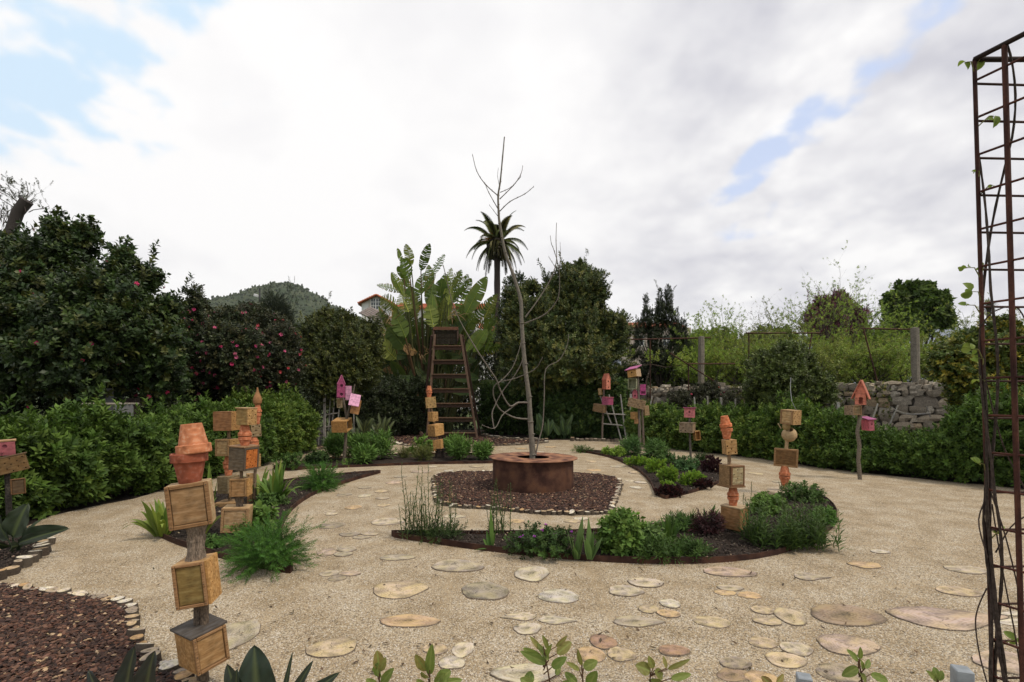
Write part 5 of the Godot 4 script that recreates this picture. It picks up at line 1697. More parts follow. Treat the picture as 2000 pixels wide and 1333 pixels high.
var BED := {}
func build_beds() -> void:
	var sc := lc(0.62, 0.58, 0.54)
	BED.front = smooth(outline([753, 1048, 830, 1060, 900, 1071, 1000, 1083, 1100, 1093, 1200, 1100, 1300, 1103, 1400, 1101, 1500, 1090, 1580, 1066, 1625, 1036, 1638, 1010, 1626, 986, 1598, 968, 1560, 962, 1520, 970, 1464, 994, 1420, 1008, 1370, 1019, 1250, 1037, 1150, 1045, 1000, 1046, 900, 1046, 800, 1046]), true, 1)
	BED.right = smooth(outline([1118, 882, 1150, 883, 1184, 885.5, 1250, 890, 1330, 903, 1400, 922, 1418, 938, 1398, 948, 1345, 966, 1284, 979, 1270, 941, 1240, 916, 1200, 897, 1165, 888]), true, 1)
	BED.back = smooth(outline([530, 917, 554, 921, 612, 916, 660, 914.5, 720, 912, 780, 909.5, 870, 907, 960, 906, 990, 903, 985, 893, 932, 890, 850, 889, 762, 890.5, 700, 893, 643, 898, 600, 904, 545, 911]), true, 1)
	BED.left = smooth(outline([750, 922.5, 720, 931, 700, 936.5, 665, 947.5, 628, 960, 600, 974, 575, 992, 558, 1012, 550, 1036, 551, 1065, 562, 1098, 574, 1122, 545, 1118, 470, 1103, 430, 1091, 380, 1076, 340, 1063, 305, 1046, 300, 1035, 322, 1012, 370, 985, 430, 963, 500, 950, 569, 941, 600, 937.5, 654, 931, 696, 926.5]), true, 1)
	BED.centre = smooth(outline([848, 946, 845, 934.5, 866, 927, 915, 925, 1035, 925, 1121, 927, 1174, 931.5, 1202, 937, 1211, 943, 1205, 966, 1195, 990, 1191, 1003, 1160, 1005, 1090, 1005.5, 1055, 1004, 1002, 999, 950, 994, 897, 992, 859, 985, 852, 973]), true, 1)
	BED.near = smooth(outline([-420, 1160, 0, 1150, 40, 1157, 82, 1164, 137, 1172, 180, 1179, 217, 1182, 240, 1190, 254, 1203, 253, 1226, 256, 1248, 268, 1265, 276, 1290, 308, 1314, 350, 1336, 420, 1380, -420, 1420]), true, 1)
	BED.canna = smooth(outline([-330, 1060, -60, 1022, 40, 1027, 65, 1041, 84, 1056, 89, 1070, 76, 1085, 50, 1103, 12, 1126, -40, 1138, -330, 1150]), true, 1)
	BED.ladder = smooth(outline([757, 859, 770, 867, 800, 871.5, 915, 871.5, 967, 871.5, 1037, 868, 1069, 864.5, 1050, 862, 971, 859, 943, 852, 880, 850, 800, 851, 765, 853]), true, 1)
	for e in [["front", "rusty steel edging of the front crescent bed"], ["right", "rusty steel edging of the right hand bed with lime mounds"], ["back", "rusty steel edging of the bed behind the planter"], ["left", "rusty steel edging of the left comma shaped bed"]]:
		struct("planting_soil", sheet(BED[e[0]], 0.012, sc, 0.05), M.soil)
		edging(e[1], BED[e[0]])
	struct("bark_bed_soil", sheet(BED.centre, 0.008, sc, 0.04), M.soil)
	struct("bark_bed_soil", sheet(BED.near, 0.008, sc, 0.05), M.soil)
	struct("planting_soil", sheet(BED.canna, 0.008, lc(0.5, 0.47, 0.45), 0.06), M.soil)
	struct("bark_bed_soil", sheet(BED.ladder, 0.008, sc, 0.04), M.soil)
	chips("brown bark chips round the rusty planter", BED.centre, 34000, 0.043, 0.03)
	chips("brown bark chips in the bed at the lower left corner", BED.near, 30000, 0.033, 0.035)
	chips("brown bark chips under the wooden ladder", BED.ladder, 4500, 0.09, 0.03)
	crumbs("dark soil crumbs of the front crescent bed", BED.front, 9000, 0.04)
	crumbs("dark soil crumbs of the left comma bed", BED.left, 6000, 0.04)
	crumbs("dark soil crumbs of the right bed", BED.right, 4000, 0.04)
	crumbs("dark soil crumbs of the canna bed at the left edge", BED.canna, 5000, 0.04)
	log_edging("ring of pale log slices round the bark under the planter", [848, 946, 845, 934.5, 866, 926.5, 915, 924.5, 1035, 924.5, 1121, 926.5, 1174, 931, 1204, 936.5, 1213, 943, 1207, 966, 1197, 990, 1193, 1004, 1160, 1006, 1090, 1006.5, 1055, 1005, 1002, 1000, 950, 995, 897, 993, 858, 986, 851, 973, 848, 950], 0.06, 0.11, 0.055)
	log_edging("row of pale log slices edging the bark bed at the lower left", [-160, 1150, 0, 1152, 40, 1158, 82, 1165, 137, 1173, 180, 1180, 217, 1183, 243, 1190, 257, 1203, 256, 1226, 259, 1248, 271, 1265, 279, 1290, 311, 1314, 352, 1336, 400, 1362], 0.075, 0.12, 0.07, 0.2)
	log_edging("row of stubby logs edging the dark canna bed at the left edge", [62, 1040, 82, 1051, 89, 1066, 80, 1083, 52, 1103, 14, 1125, -6, 1137], 0.085, 0.14, 0.085, 0.18)
	log_edging("low log edging along the front of the bark under the ladder", [757, 859, 770, 867.5, 800, 872, 915, 872, 967, 872, 1037, 868.5, 1069, 865], 0.12, 0.2, 0.06)
	log_edging("log edging curving behind the bark bed beside the ladder", [943, 852, 971, 859, 1020, 862, 1069, 864], 0.12, 0.2, 0.12, 0.15)
	log_edging("straight row of logs along the path below the hydrangea", [1118, 862, 1150, 862, 1190, 863, 1240, 865], 0.14, 0.22, 0.13, 0.1)
	log_edging("low row of log ends along the path below the bright bush", [602, 882, 640, 876.5, 668, 872, 720, 868, 757, 863], 0.12, 0.2, 0.08, 0.1)

# ---------- wood slices ----------
func slice_mesh(w: float, h: float, sd: int, tone: Color, kind: int, tail: float, thick := 0.045) -> ArrayMesh:
	var r := RandomNumberGenerator.new()
	r.seed = sd * 31 + 7
	var ph := [r.randf() * TAU, r.randf() * TAU, r.randf() * TAU, r.randf() * TAU]
	var am := [r.randf_range(0.02, 0.09), r.randf_range(0.01, 0.07), r.randf_range(0.0, 0.045)]
	var n := 36
	var top := MB.new()
	var side := MB.new()
	top.col = tone
	side.col = lc(0.31, 0.25, 0.185)
	var c := top.put(Vector3(0, thick, 0), Vector3.UP, Vector2(0.5, 0.5))
	for i in n + 1:
		var a := TAU * (i % n) / n
		var q: float = 1.0 + am[0] * sin(a * 2 + ph[0]) + am[1] * sin(a * 3 + ph[1]) + am[2] * sin(a * 5 + ph[2]) + 0.014 * sin(a * 11 + ph[3]) + r.randf_range(-0.012, 0.012) * (1.0 if i < n else 0.0)
		var x: float = cos(a) * q
		var z: float = sin(a) * q
		if tail != 0.0:        # a slice cut through a fork tapers to one side
			var u: float = x * signf(tail)
			if u > 0.0:
				z *= lerpf(1.0, 0.30, minf(1.0, u) * absf(tail))
				x *= 1.0 + 0.35 * absf(tail) * u
			else: x *= 1.0 - 0.2 * absf(tail)
		var d := Vector3(x * w * 0.5, 0, -z * h * 0.5)
		var nn := Vector3(d.x / (w * w), 0, d.z / (h * h)).normalized()
		side.put(d * 1.01 + Vector3(0, -0.02, 0), nn); side.put(d + Vector3(0, thick - 0.006, 0), nn); side.put(d * 0.975 + Vector3(0, thick, 0), (nn + Vector3.UP).normalized())
		var uvp := Vector2(0.5 + cos(a) * 0.485, 0.5 + sin(a) * 0.485)
		top.put(d * 0.975 + Vector3(0, thick, 0), Vector3.UP, uvp)
	for i in n:
		var b := i * 3
		side.face(b, b + 3, b + 4); side.face(b, b + 4, b + 1); side.face(b + 1, b + 4, b + 5); side.face(b + 1, b + 5, b + 2)
		top.face(c, c + 1 + i, c + 2 + i)
	return top.into(side.mesh(M.bark), M["ring%d" % kind])

func build_slices() -> void:
	var tone := {"t": lc(0.51, 0.42, 0.29), "p": lc(0.53, 0.47, 0.37), "g": lc(0.43, 0.375, 0.29), "d": lc(0.33, 0.285, 0.22), "o": lc(0.52, 0.385, 0.235), "r": lc(0.34, 0.225, 0.16), "w": lc(0.58, 0.535, 0.455), "k": lc(0.48, 0.38, 0.305), "b": lc(0.31, 0.23, 0.155)}
	# centre x, y, width, height in photo pixels, tone, taper, what it looks like and where it lies
	var list := [
		[649, 1267, 90, 42, "t", 0.0, "big smooth tan wood slice lying alone near the front, right of the near totem"], [455, 1243, 86, 66, "g", 0.2, "large cracked grey wood slice just behind the lowest box of the near totem"],
		[850, 1270, 50, 21, "t", 0.0, "tan wood slice half hidden by a leaf sprig, left of the front trio"], [904, 1270, 45, 30, "p", 0.0, "pale wood slice at the right of the front trio"], [882, 1297, 52, 26, "w", 0.0, "whitish ringed wood slice, nearest of the front trio"],
		[1018, 1206, 64, 17, "p", -0.8, "pale leaf shaped wood slice pointing left"], [1083, 1213, 74, 17, "p", 0.9, "pale wood slice tapering to a point on its right"], [1030, 1230, 52, 24, "p", 0.0, "pale rounded wood slice below the two pointed ones"],
		[780, 1152, 110, 35, "t", 0.0, "wide pale tan slab in the left of the front court"], [947, 1156, 93, 35, "d", 0.0, "round dark grey hollowed wood slice in the middle of the front court"], [893, 1107, 96, 25, "g", 0.0, "long streaky grey brown slab below the crescent bed's left tip"], [1039, 1122, 70, 29, "p", 0.0, "pale grey slice with a notch below the geranium"],
		[776, 1090, 72, 11, "g", 0.0, "narrow grey slice near the crescent bed's left tip"], [1091, 1166, 80, 27, "w", 0.0, "pale slice with ragged bark rim in the middle of the front court"], [1222, 1156, 67, 22, "p", 0.0, "pale slice overlapped by another, middle right of the front court"], [1261, 1140, 67, 19, "p", 0.0, "pale plain slice behind its overlapping twin"],
		[1267, 1191, 42, 17, "t", 0.0, "small tan slice at the left of a trio"], [1309, 1181, 41, 17, "w", 0.0, "small pale slice at the top of a trio"], [1306, 1201, 46, 15, "o", 0.0, "small orange tan slice at the right of a trio"], [1240, 1216, 95, 23, "g", 0.7, "grey figure shaped slab tapering to the right"],
		[1178, 1256, 56, 27, "r", 0.0, "red brown slice at the back of the coloured trio"], [1154, 1280, 59, 31, "o", 0.0, "orange slice at the left of the coloured trio"], [1213, 1280, 53, 29, "t", 0.0, "tan slice at the right of the coloured trio"], [1030, 1318, 130, 42, "p", -0.4, "very large pale slab behind the tallest leaf sprig at the bottom"],
		[638, 1080, 38, 14, "k", 0.0, "small broken reddish slice right of the green fern"], [677, 1074, 42, 10, "g", 0.0, "small grey slice touching another, left path"], [670, 1084, 34, 10, "g", 0.0, "small rounded grey slice in front of its grey twin, left path"], [643, 1121, 38, 12, "g", 0.0, "grey slice at the left of the faded trio by the fern"], [659, 1130, 38, 12, "d", 0.0, "darker grey slice at the front of the faded trio by the fern"], [683, 1122, 40, 10, "k", 0.3, "faded tan slice sunk in gravel, right of the faded trio"],
		[706, 1051, 34, 7, "g", 0.0, "thin grey slice nearest of the grey group on the left path"], [683, 1045, 40, 8, "d", 0.0, "dark grey oval slice at the left of the grey group"], [722, 1044, 35, 7, "g", 0.0, "grey oval slice at the right of the grey group"], [648, 1027, 50, 13, "d", 0.0, "round dark grey slice by the curve of the left bed"], [755, 1020, 60, 15, "p", 0.2, "pale grey slab left of the tall thin stems"],
		[645, 1000, 22, 5, "g", 0.0, "tiny grey slice behind another on the left path"], [647, 1005, 25, 5, "p", 0.0, "tiny pale slice in front of another on the left path"], [690, 992, 30, 9, "o", 0.0, "small golden slice on the left path"], [749, 988, 26, 6, "t", 0.0, "small tan slice left of the bark ring"],
		[672, 967, 29, 6, "d", 0.0, "small dark slice close to the left bed's rim"], [712, 969, 25, 7, "p", 0.0, "small pale slice on the left path behind the golden one"], [747, 974, 27, 5, "g", 0.0, "thin grey slice near the left corner of the bark ring"], [712, 953, 26, 5, "g", 0.0, "thin grey slice near the point of the left bed"], [744, 961, 27, 5, "t", 0.0, "thin tan slice near the point of the left bed"],
		[771, 943, 33, 7, "k", 0.0, "pinkish slice between the left bed's point and the bark ring"], [822, 922, 38, 6, "k", 0.0, "pinkish slice behind the bark ring"], [782, 932, 25, 4, "g", 0.0, "thin slice just right of the left bed's point"], [876, 920, 18, 3, "w", 0.0, "tiny whitish slice behind the bark ring"], [845, 913, 20, 3, "p", 0.0, "tiny pale slice near the back bed's edging"], [931, 912, 30, 4, "t", 0.0, "thin tan slice just left of the planter"],
		[887, 1010, 42, 7, "p", 0.0, "pale slice half hidden behind the tall thin stems"], [1009, 1019, 35, 7, "o", 0.0, "golden slice behind the narrow leaves"], [1008, 1039, 32, 7, "p", 0.0, "pale slice by the inner edge of the crescent bed"], [1118, 1019, 36, 7, "t", 0.0, "tan slice in front of the bark ring, one of a pair"], [1135, 1014, 30, 6, "w", 0.0, "pale slice in front of the bark ring, back one of a pair"],
		[1249, 924, 44, 5, "t", 0.0, "wide thin tan slice right of the planter"], [1160, 919, 28, 5, "o", 0.0, "golden slice right of the planter's rim"], [1156, 902, 22, 4, "t", 0.0, "small tan ring shaped slice near the right bed's tip"], [1207, 912, 30, 4, "p", 0.0, "thin pale slice along the right bed"], [1230, 940, 20, 4, "p", 0.0, "tiny slice beside the bark ring's right corner"], [1251, 943, 22, 5, "w", 0.0, "tiny whitish slice between bark ring and right bed"], [1242, 953, 22, 5, "w", 0.0, "nearest tiny whitish slice between bark ring and right bed"],
		[1424, 1119, 95, 20, "k", 0.0, "wide pinkish slab below the crescent bed"], [1426, 1150, 50, 12, "g", 0.0, "grey slice behind a pair of orange ones"], [1416, 1159, 40, 13, "o", 0.0, "left one of a pair of orange slices below the crescent bed"], [1464, 1164, 48, 14, "o", 0.0, "right one of a pair of orange slices below the crescent bed"], [1578, 1128, 62, 16, "g", 0.8, "grey slab trailing off to the right into the gravel"],
		[1719, 1079, 36, 7, "w", 0.0, "small whitish slice alone on the open gravel at the right"], [1690, 1105, 60, 14, "o", 0.0, "tan oval slice on the open gravel at the right"], [1888, 1114, 82, 16, "g", 0.0, "long grey slice left of the trellis"], [1872, 1157, 78, 20, "t", 0.0, "olive tan slice left of the trellis"], [1653, 1203, 132, 46, "b", 0.0, "large brown and yellow slab at the right"], [1836, 1208, 200, 50, "k", 0.75, "very long teardrop slab pointing at the trellis"],
		[1391, 1216, 66, 25, "t", 0.0, "tan slice with dark stripes in the middle right"], [1489, 1194, 42, 16, "t", 0.0, "small tan slice at the left of the bark edged slab"], [1544, 1206, 58, 34, "t", 0.0, "thick oval slab with dark bark rim"], [1500, 1216, 50, 17, "t", 0.0, "tan slice in front of the bark edged slab"], [1490, 1257, 54, 23, "t", 0.0, "tan oval slice at the left of the lower right trio"], [1556, 1269, 64, 26, "p", 0.0, "pale oval slice at the right of the lower right trio"], [1535, 1291, 80, 31, "t", 0.0, "tan slab with wavy bark rim, front of the lower right trio"], [1655, 1261, 110, 44, "k", 0.0, "large pinkish grey slab behind a leaf sprig at the lower right"], [1316, 1273, 58, 23, "r", 0.0, "small reddish slice standing alone near the bottom"],
		[1437, 1298, 62, 24, "d", 0.0, "brown slice with a dark crescent mark near the bottom"], [1432, 1320, 64, 28, "b", 0.0, "brown tan slice at the bottom, left of another"], [1486, 1325, 62, 28, "o", 0.0, "orange tan slice at the very bottom, right of another"], [1645, 1316, 100, 38, "d", 0.0, "dark hollowed slab at the bottom behind the small sprig"], [1985, 1300, 130, 60, "k", -0.3, "large pinkish slab seen through the trellis foot"], [1990, 1217, 90, 13, "w", 0.0, "pale slab seen through the trellis"], [1980, 1201, 60, 8, "w", 0.0, "thin pale slice seen through the trellis, behind another"],
		[1478, 926, 28, 5, "t", 0.0, "tan slice on the path between the two right totems"], [1519, 942, 20, 4, "g", 0.0, "small grey slice just behind the gourd totem"], [797, 1215, 116, 26, "o", 0.3, "broken rotten slab of brown and orange pieces"], [625, 888, 26, 4, "r", 0.0, "reddish slice on the path left of the pink birdhouse tree"], [740, 884, 24, 3, "k", 0.0, "thin slice on the back path behind the spiky green plants"], [1075, 874, 22, 3, "o", 0.0, "tan slice on the back path right of the fig stem"], [1018, 877, 22, 3, "o", 0.0, "tan slice on the back path left of the fig stem"], [1130, 872, 16, 2.6, "w", 0.0, "pale slice on the back path near the log row"], [1055, 884, 18, 2.5, "w", 0.0, "thin whitish slice directly behind the planter"]]
	for k in list.size():
		var e = list[k]
		var p := gp(e[0], e[1])
		var s := -p.z / F
		var dz := gz(e[1] - e[3] * 0.5) - gz(e[1] + e[3] * 0.5)
		var thick := 0.004 + 0.007 * rng.randf()
		var o := hang("wood_slice", slice_mesh(e[2] * s, dz, k + 1, vary(tone[e[4]], 0.08), k % 4, e[5], thick), self, Transform3D(Basis(Vector3.UP, rf(-0.08, 0.08)), p))
		tag(o, e[6], "wood slice", "wood slices set in the gravel")

# ---------- totems and birdhouses ----------
# A totem is surveyed in photo pixels round its foot (bx, by); s is its scale in metres per pixel, phi turns a front towards the camera.
func totem(nm: String, label: String, cat: String, bx: float, by: float, group: String) -> Dictionary:
	var at := gp(bx, by)
	return {"t": thing(nm, label, cat, at, group), "x": bx, "y": by, "s": -at.z / F, "phi": atan2(-at.x, -at.z), "k": -at.z / F * cos(atan2(-at.x, -at.z))}   # k: scale across the line of sight

func lo(c: Dictionary, x: float, y: float, dz := 0.0) -> Vector3: return Vector3((x - c.x) * c.s, (c.y - y) * c.s, dz)

func plate_holes(mb: MB, w: float, h: float, thick: float, r: float, cols: int, rows: int, xf: Transform3D, sd: int) -> void:   # a board with drilled holes, its back at z = 0
	var rn := RandomNumberGenerator.new()
	rn.seed = sd
	var col := mb.col
	var cw := w / cols
	var ch := h / rows
	r = minf(r, minf(cw, ch) * 0.36)
	for i in cols:
		for j in rows:
			var x0 := -w * 0.5 + i * cw
			var y0 := -h * 0.5 + j * ch
			var border := [Vector2(x0, y0), Vector2(x0 + cw * 0.5, y0), Vector2(x0 + cw, y0), Vector2(x0 + cw, y0 + ch * 0.5), Vector2(x0 + cw, y0 + ch), Vector2(x0 + cw * 0.5, y0 + ch), Vector2(x0, y0 + ch), Vector2(x0, y0 + ch * 0.5)]
			if (i + j) % 2 == 1 or rn.randf() < 0.06:
				mb.quad(xf * Vector3(x0, y0, thick), xf * Vector3(x0 + cw, y0, thick), xf * Vector3(x0 + cw, y0 + ch, thick), xf * Vector3(x0, y0 + ch, thick))
				continue
			var c := Vector2(x0 + cw * 0.5, y0 + ch * 0.5) + Vector2(rn.randf_range(-1, 1), rn.randf_range(-1, 1)) * (minf(cw, ch) * 0.5 - r) * 0.5
			var rim := []
			for k in 8:
				var a := TAU * (k + 5) / 8
				rim.append(c + Vector2(cos(a), sin(a)) * r)
			for k in 8:
				var b0: Vector2 = border[k]
				var b1: Vector2 = border[(k + 1) % 8]
				var q0: Vector2 = rim[k]
				var q1: Vector2 = rim[(k + 1) % 8]
				mb.quad(xf * Vector3(b0.x, b0.y, thick), xf * Vector3(b1.x, b1.y, thick), xf * Vector3(q1.x, q1.y, thick), xf * Vector3(q0.x, q0.y, thick))
				mb.quad(xf * Vector3(q0.x, q0.y, thick), xf * Vector3(q1.x, q1.y, thick), xf * Vector3(q1.x, q1.y, -0.03), xf * Vector3(q0.x, q0.y, -0.03))
				mb.col = col
	mb.col = col
	for e in [[Vector3(0, -h * 0.5, thick * 0.5), Vector3(w, 0, 0), Vector3(0, 0, thick), Vector3.DOWN], [Vector3(0, h * 0.5, thick * 0.5), Vector3(w, 0, 0), Vector3(0, 0, thick), Vector3.UP], [Vector3(-w * 0.5, 0, thick * 0.5), Vector3(0, h, 0), Vector3(0, 0, thick), Vector3.LEFT], [Vector3(w * 0.5, 0, thick * 0.5), Vector3(0, h, 0), Vector3(0, 0, thick), Vector3.RIGHT]]:
		var o: Vector3 = e[0]
		var a: Vector3 = e[1] * 0.5
		var b: Vector3 = e[2] * 0.5
		mb.quad_out(xf * (o - a - b), xf * (o + a - b), xf * (o + a + b), xf * (o - a + b), xf.basis * e[3])

func dress(node: Node3D, style: String, fw: float, fh: float, xf: Transform3D, col: Color, pcol: Color, r: float, sd: int) -> void:
	var t := clampf(minf(fw, fh) * 0.10, 0.012, 0.05)
	if style == "panel" or style == "framedrill":
		var fr := MB.new()
		fr.col = col
		for s in [-1.0, 1.0]:
			fr.box(Vector3(t, fh, 0.016), xf * Transform3D(Basis(), Vector3(s * (fw - t) * 0.5, 0, 0.008)), 0.003)
			fr.box(Vector3(fw - 2 * t - 0.002, t, 0.0158), xf * Transform3D(Basis(), Vector3(0, s * (fh - t) * 0.5, 0.0078)), 0.003)
		part("frame", fr, M.ply, node)
		var nm := MB.new()       # nail heads
		nm.col = lc(0.06, 0.05, 0.045)
		for s in [-1.0, 1.0]:
			for k in 3: nm.lathe([Vector2(0.0028, 0.0), Vector2(0.0028, 0.0175), Vector2(0.0, 0.0175)], 6, xf * Transform3D(Basis(Vector3.RIGHT, PI * 0.5), Vector3(s * (fw - t) * 0.5, (k - 1) * (fh - t) * 0.47, 0)))
		part("nails", nm, M.metal, node)
		fw -= 2 * t + 0.006
		fh -= 2 * t + 0.006
	if style == "panel":
		var pm := MB.new()
		pm.col = pcol
		pm.box(Vector3(fw, fh, 0.008), xf * Transform3D(Basis(), Vector3(0, 0, 0.004)), 0.002)
		part("front_panel", pm, M.wood, node)
	if style == "drill" or style == "framedrill":
		var dm := MB.new()
		dm.col = pcol
		var cols := clampi(int(round(fw / (r * 4.8))), 3, 9)
		var rows := clampi(int(round(fh / (r * 4.8))), 3, 9)
		plate_holes(dm, fw, fh, 0.012, r, cols, rows, xf, sd)
		part("drilled_panel", dm, M.wood, node)

func hollow(mb: MB, w: float, h: float, d: float, t: float) -> void:
	for s in [-1.0, 1.0]:
		mb.box(Vector3(t, h, d), Transform3D(Basis(), Vector3(s * (w - t) * 0.5, 0, 0)), 0.003)
		mb.box(Vector3(w - 2 * t, t, d - 0.003), Transform3D(Basis(), Vector3(0, s * (h - t) * 0.5, 0)), 0.003)
	mb.box(Vector3(w - 2 * t, h - 2 * t, t), Transform3D(Basis(), Vector3(0, 0, -(d - t) * 0.5 + 0.002)), 0.002)

# A wooden box with two visible faces: x0 .. xc .. x1 across, y0 .. y1 down. yaw < 0: the front is the left face, the right one its side.
func hbox(c: Dictionary, x0: float, xc: float, x1: float, y0: float, y1: float, yaw: float, roll: float, col: Color, fstyle: String, sstyle: String, opt := {}) -> MeshInstance3D:
	var th := deg_to_rad(absf(yaw))
	var wf := (xc - x0) if yaw <= 0.0 else (x1 - xc)
	var ws := (x1 - xc) if yaw <= 0.0 else (xc - x0)
	var w: float = wf * c.k / maxf(0.3, cos(th))
	var d: float = ws * c.k / maxf(0.25, sin(th)) if absf(yaw) > 1.0 else w * 0.8
	var h: float = (y1 - y0) * c.s
	var tone: Color = vary(col, 0.06)
	var pc: Color = opt.get("panel", tone * 0.95)
	var sc: Color = opt.get("spanel", tone)
	var r: float = maxf(opt.get("r", 1.55) * c.s, 0.0042)
	var mb := MB.new()
	mb.col = tone
	if fstyle == "open" or fstyle == "cane": hollow(mb, w, h, d, clampf(w * 0.09, 0.012, 0.03))
	else:
		var cut := 0.04 if fstyle.ends_with("drill") else 0.0
		var cuts := 0.04 if sstyle.ends_with("drill") else 0.0
		if cut + cuts == 0.0: mb.box(Vector3(w - 0.002, h, d - 0.002), Transform3D.IDENTITY, 0.005)
		else: shell(mb, w, h, d, cut > 0.0, cuts > 0.0, yaw <= 0.0)
	var o := part("box", mb, M.wood, c.t, Transform3D(Basis(Vector3.UP, c.phi + deg_to_rad(yaw)) * Basis(Vector3(0, 0, 1), deg_to_rad(roll)), lo(c, (x0 + x1) * 0.5, (y0 + y1) * 0.5, opt.get("dz", 0.0))))
	dress(o, fstyle, w, h, Transform3D(Basis(), Vector3(0, 0, d * 0.5)), opt.get("fcol", tone * 0.72), pc, r, int(x0 * 7 + y0))
	if yaw <= 0.0: dress(o, sstyle, d, h, Transform3D(Basis(Vector3.UP, PI * 0.5), Vector3(w * 0.5, 0, 0)), tone * 0.8, sc, r, int(x1 * 3 + y0))
	else: dress(o, sstyle, d, h, Transform3D(Basis(Vector3.UP, -PI * 0.5), Vector3(-w * 0.5, 0, 0)), tone * 0.8, sc, r, int(x1 * 3 + y0))
	if fstyle == "cane":
		var cm := MB.new()
		var k := 0
		for i in 5:
			for j in 5:
				cm.col = vary(lc(0.46, 0.34, 0.18), 0.25)
				var rr := minf(w, h) * 0.076
				var p := Vector3((i - 2) * w * 0.165 + (0.04 * w if j % 2 else 0.0), (j - 2) * h * 0.165, 0)
				cm.lathe([Vector2(rr * 0.55, d * 0.1), Vector2(rr * 0.55, d * 0.43), Vector2(rr, d * 0.43), Vector2(rr, -d * 0.3)], 8, Transform3D(Basis(Vector3.RIGHT, PI * 0.5), p))
		part("bamboo_canes", cm, M.smooth, o)
	if opt.has("top"):
		var tm := MB.new()
		tm.col = opt.top
		var ov: float = opt.get("over", 0.012)
		tm.box(Vector3(w + ov * 2, maxf(0.014, h * 0.06), d + ov * 2), Transform3D(Basis(Vector3.RIGHT, opt.get("slope", 0.0)), Vector3(0, h * 0.5 + 0.008 + absf(opt.get("slope", 0.0)) * d * 0.5, 0)), 0.003)
		part("lid", tm, M.wood, o)
	if opt.has("base"):
		var bm := MB.new()
		bm.col = opt.base
		bm.box(Vector3(w + 0.03, maxf(0.014, h * 0.07), d + 0.03), Transform3D(Basis(), Vector3(0, -h * 0.5 - 0.008, 0)), 0.003)
		part("base_board", bm, M.wood, o)
	return o

func shell(mb: MB, w: float, h: float, d: float, front: bool, side: bool, right: bool) -> void:   # five or six boards round a hollow that the drilled boards close
	var t := 0.012
	mb.box(Vector3(w, t, d), Transform3D(Basis(), Vector3(0, (h - t) * 0.5, 0)), 0.003)
	mb.box(Vector3(w, t, d), Transform3D(Basis(), Vector3(0, -(h - t) * 0.5, 0)), 0.003)
	mb.box(Vector3(w - 2 * t, h - 2 * t, t), Transform3D(Basis(), Vector3(0, 0, -(d - t) * 0.5)), 0.002)
	if not front: mb.box(Vector3(w, h - 2 * t, t), Transform3D(Basis(), Vector3(0, 0, (d - t) * 0.5 - 0.001)), 0.002)
	for s in [-1.0, 1.0]:
		if side and (s > 0.0) == right: continue
		mb.box(Vector3(t, h - 2 * t, d - t * 2), Transform3D(Basis(), Vector3(s * (w - t) * 0.5, 0, 0)), 0.002)

func post(c: Dictionary, nm: String, px: Array, r0: float, r1: float, col: Color, m := "bark", rough := 0.0) -> void:
	var mb := MB.new()
	mb.col = col
	var p := []
	var rr := []
	var n := px.size() / 2
	for k in n: p.append(lo(c, px[k * 2], px[k * 2 + 1]))
	var q := []
	for k in n - 1:
		for j in 6: q.append(p[k].lerp(p[k + 1], j / 6.0) + Vector3(rng.randfn(), 0, rng.randfn()) * rough * 0.3)
	q.append(p[n - 1])
	for k in q.size(): rr.append(lerpf(r0, r1, float(k) / (q.size() - 1)) * c.k * (1.0 + rng.randfn() * rough * 6.0))
	mb.tube(q, rr, 10)
	part(nm, mb, M[m], c.t)

func driftwood(c: Dictionary, cx: float, y0: float, y1: float, w: float, col: Color) -> void:   # a gnarled, fluted piece of trunk
	var mb := MB.new()
	mb.col = col
	var h: float = (y1 - y0) * c.s
	var nz := noise(FastNoiseLite.TYPE_SIMPLEX, 1.0, 3, int(cx + y0))
	var at := lo(c, cx, y1)
	var rings := []
	for k in 13:
		var f := k / 12.0
		var o := []
		for j in 22:
			var a := TAU * j / 22
			var flute := sin(a * 7 + f * 2.2) * 0.07 + sin(a * 11 - f * 3.0) * 0.05
			var r: float = w * 0.5 * c.k * (1.0 - 0.24 * sin(f * PI) + 0.2 * nz.get_noise_3d(cos(a) * 1.3, f * 1.5, sin(a) * 1.3) + flute)
			o.append(at + Vector3(cos(a) * r, f * h, -sin(a) * r))
		rings.append(o)
	for k in 12:
		for j in 22: mb.quad(rings[k][j], rings[k][(j + 1) % 22], rings[k + 1][(j + 1) % 22], rings[k + 1][j])
	for j in 22:
		mb.tri(at + Vector3(0, h, 0), rings[12][j], rings[12][(j + 1) % 22])
	part("driftwood", mb, M.bark, c.t)

func pot(c: Dictionary, cx: float, y0: float, y1: float, w: float, up: bool, col: Color, roll := 0.0) -> void:
	var mb := MB.new()
	mb.col = vary(col, 0.05)
	var h: float = (y1 - y0) * c.s
	var r: float = w * 0.5 * c.k
	var prof := [Vector2(0.0, 0.0), Vector2(r * 0.57, 0.0), Vector2(r * 0.60, h * 0.03), Vector2(r * 0.83, h * 0.68), Vector2(r * 0.96, h * 0.69), Vector2(r * 0.985, h * 0.71), Vector2(r * 1.0, h * 0.95), Vector2(r * 0.96, h * 0.985), Vector2(r * 0.87, h * 0.985), Vector2(r * 0.84, h * 0.96), Vector2(r * 0.78, h * 0.68), Vector2(r * 0.55, h * 0.05), Vector2(0.0, h * 0.05)]
	mb.lathe(prof, 28)
	var b := Basis(Vector3(0, 0, 1), deg_to_rad(roll))
	if not up: b = b * Basis(Vector3.RIGHT, PI)
	part("flower_pot", mb, M.terra, c.t, Transform3D(b, lo(c, cx, y1 if up else y0)))

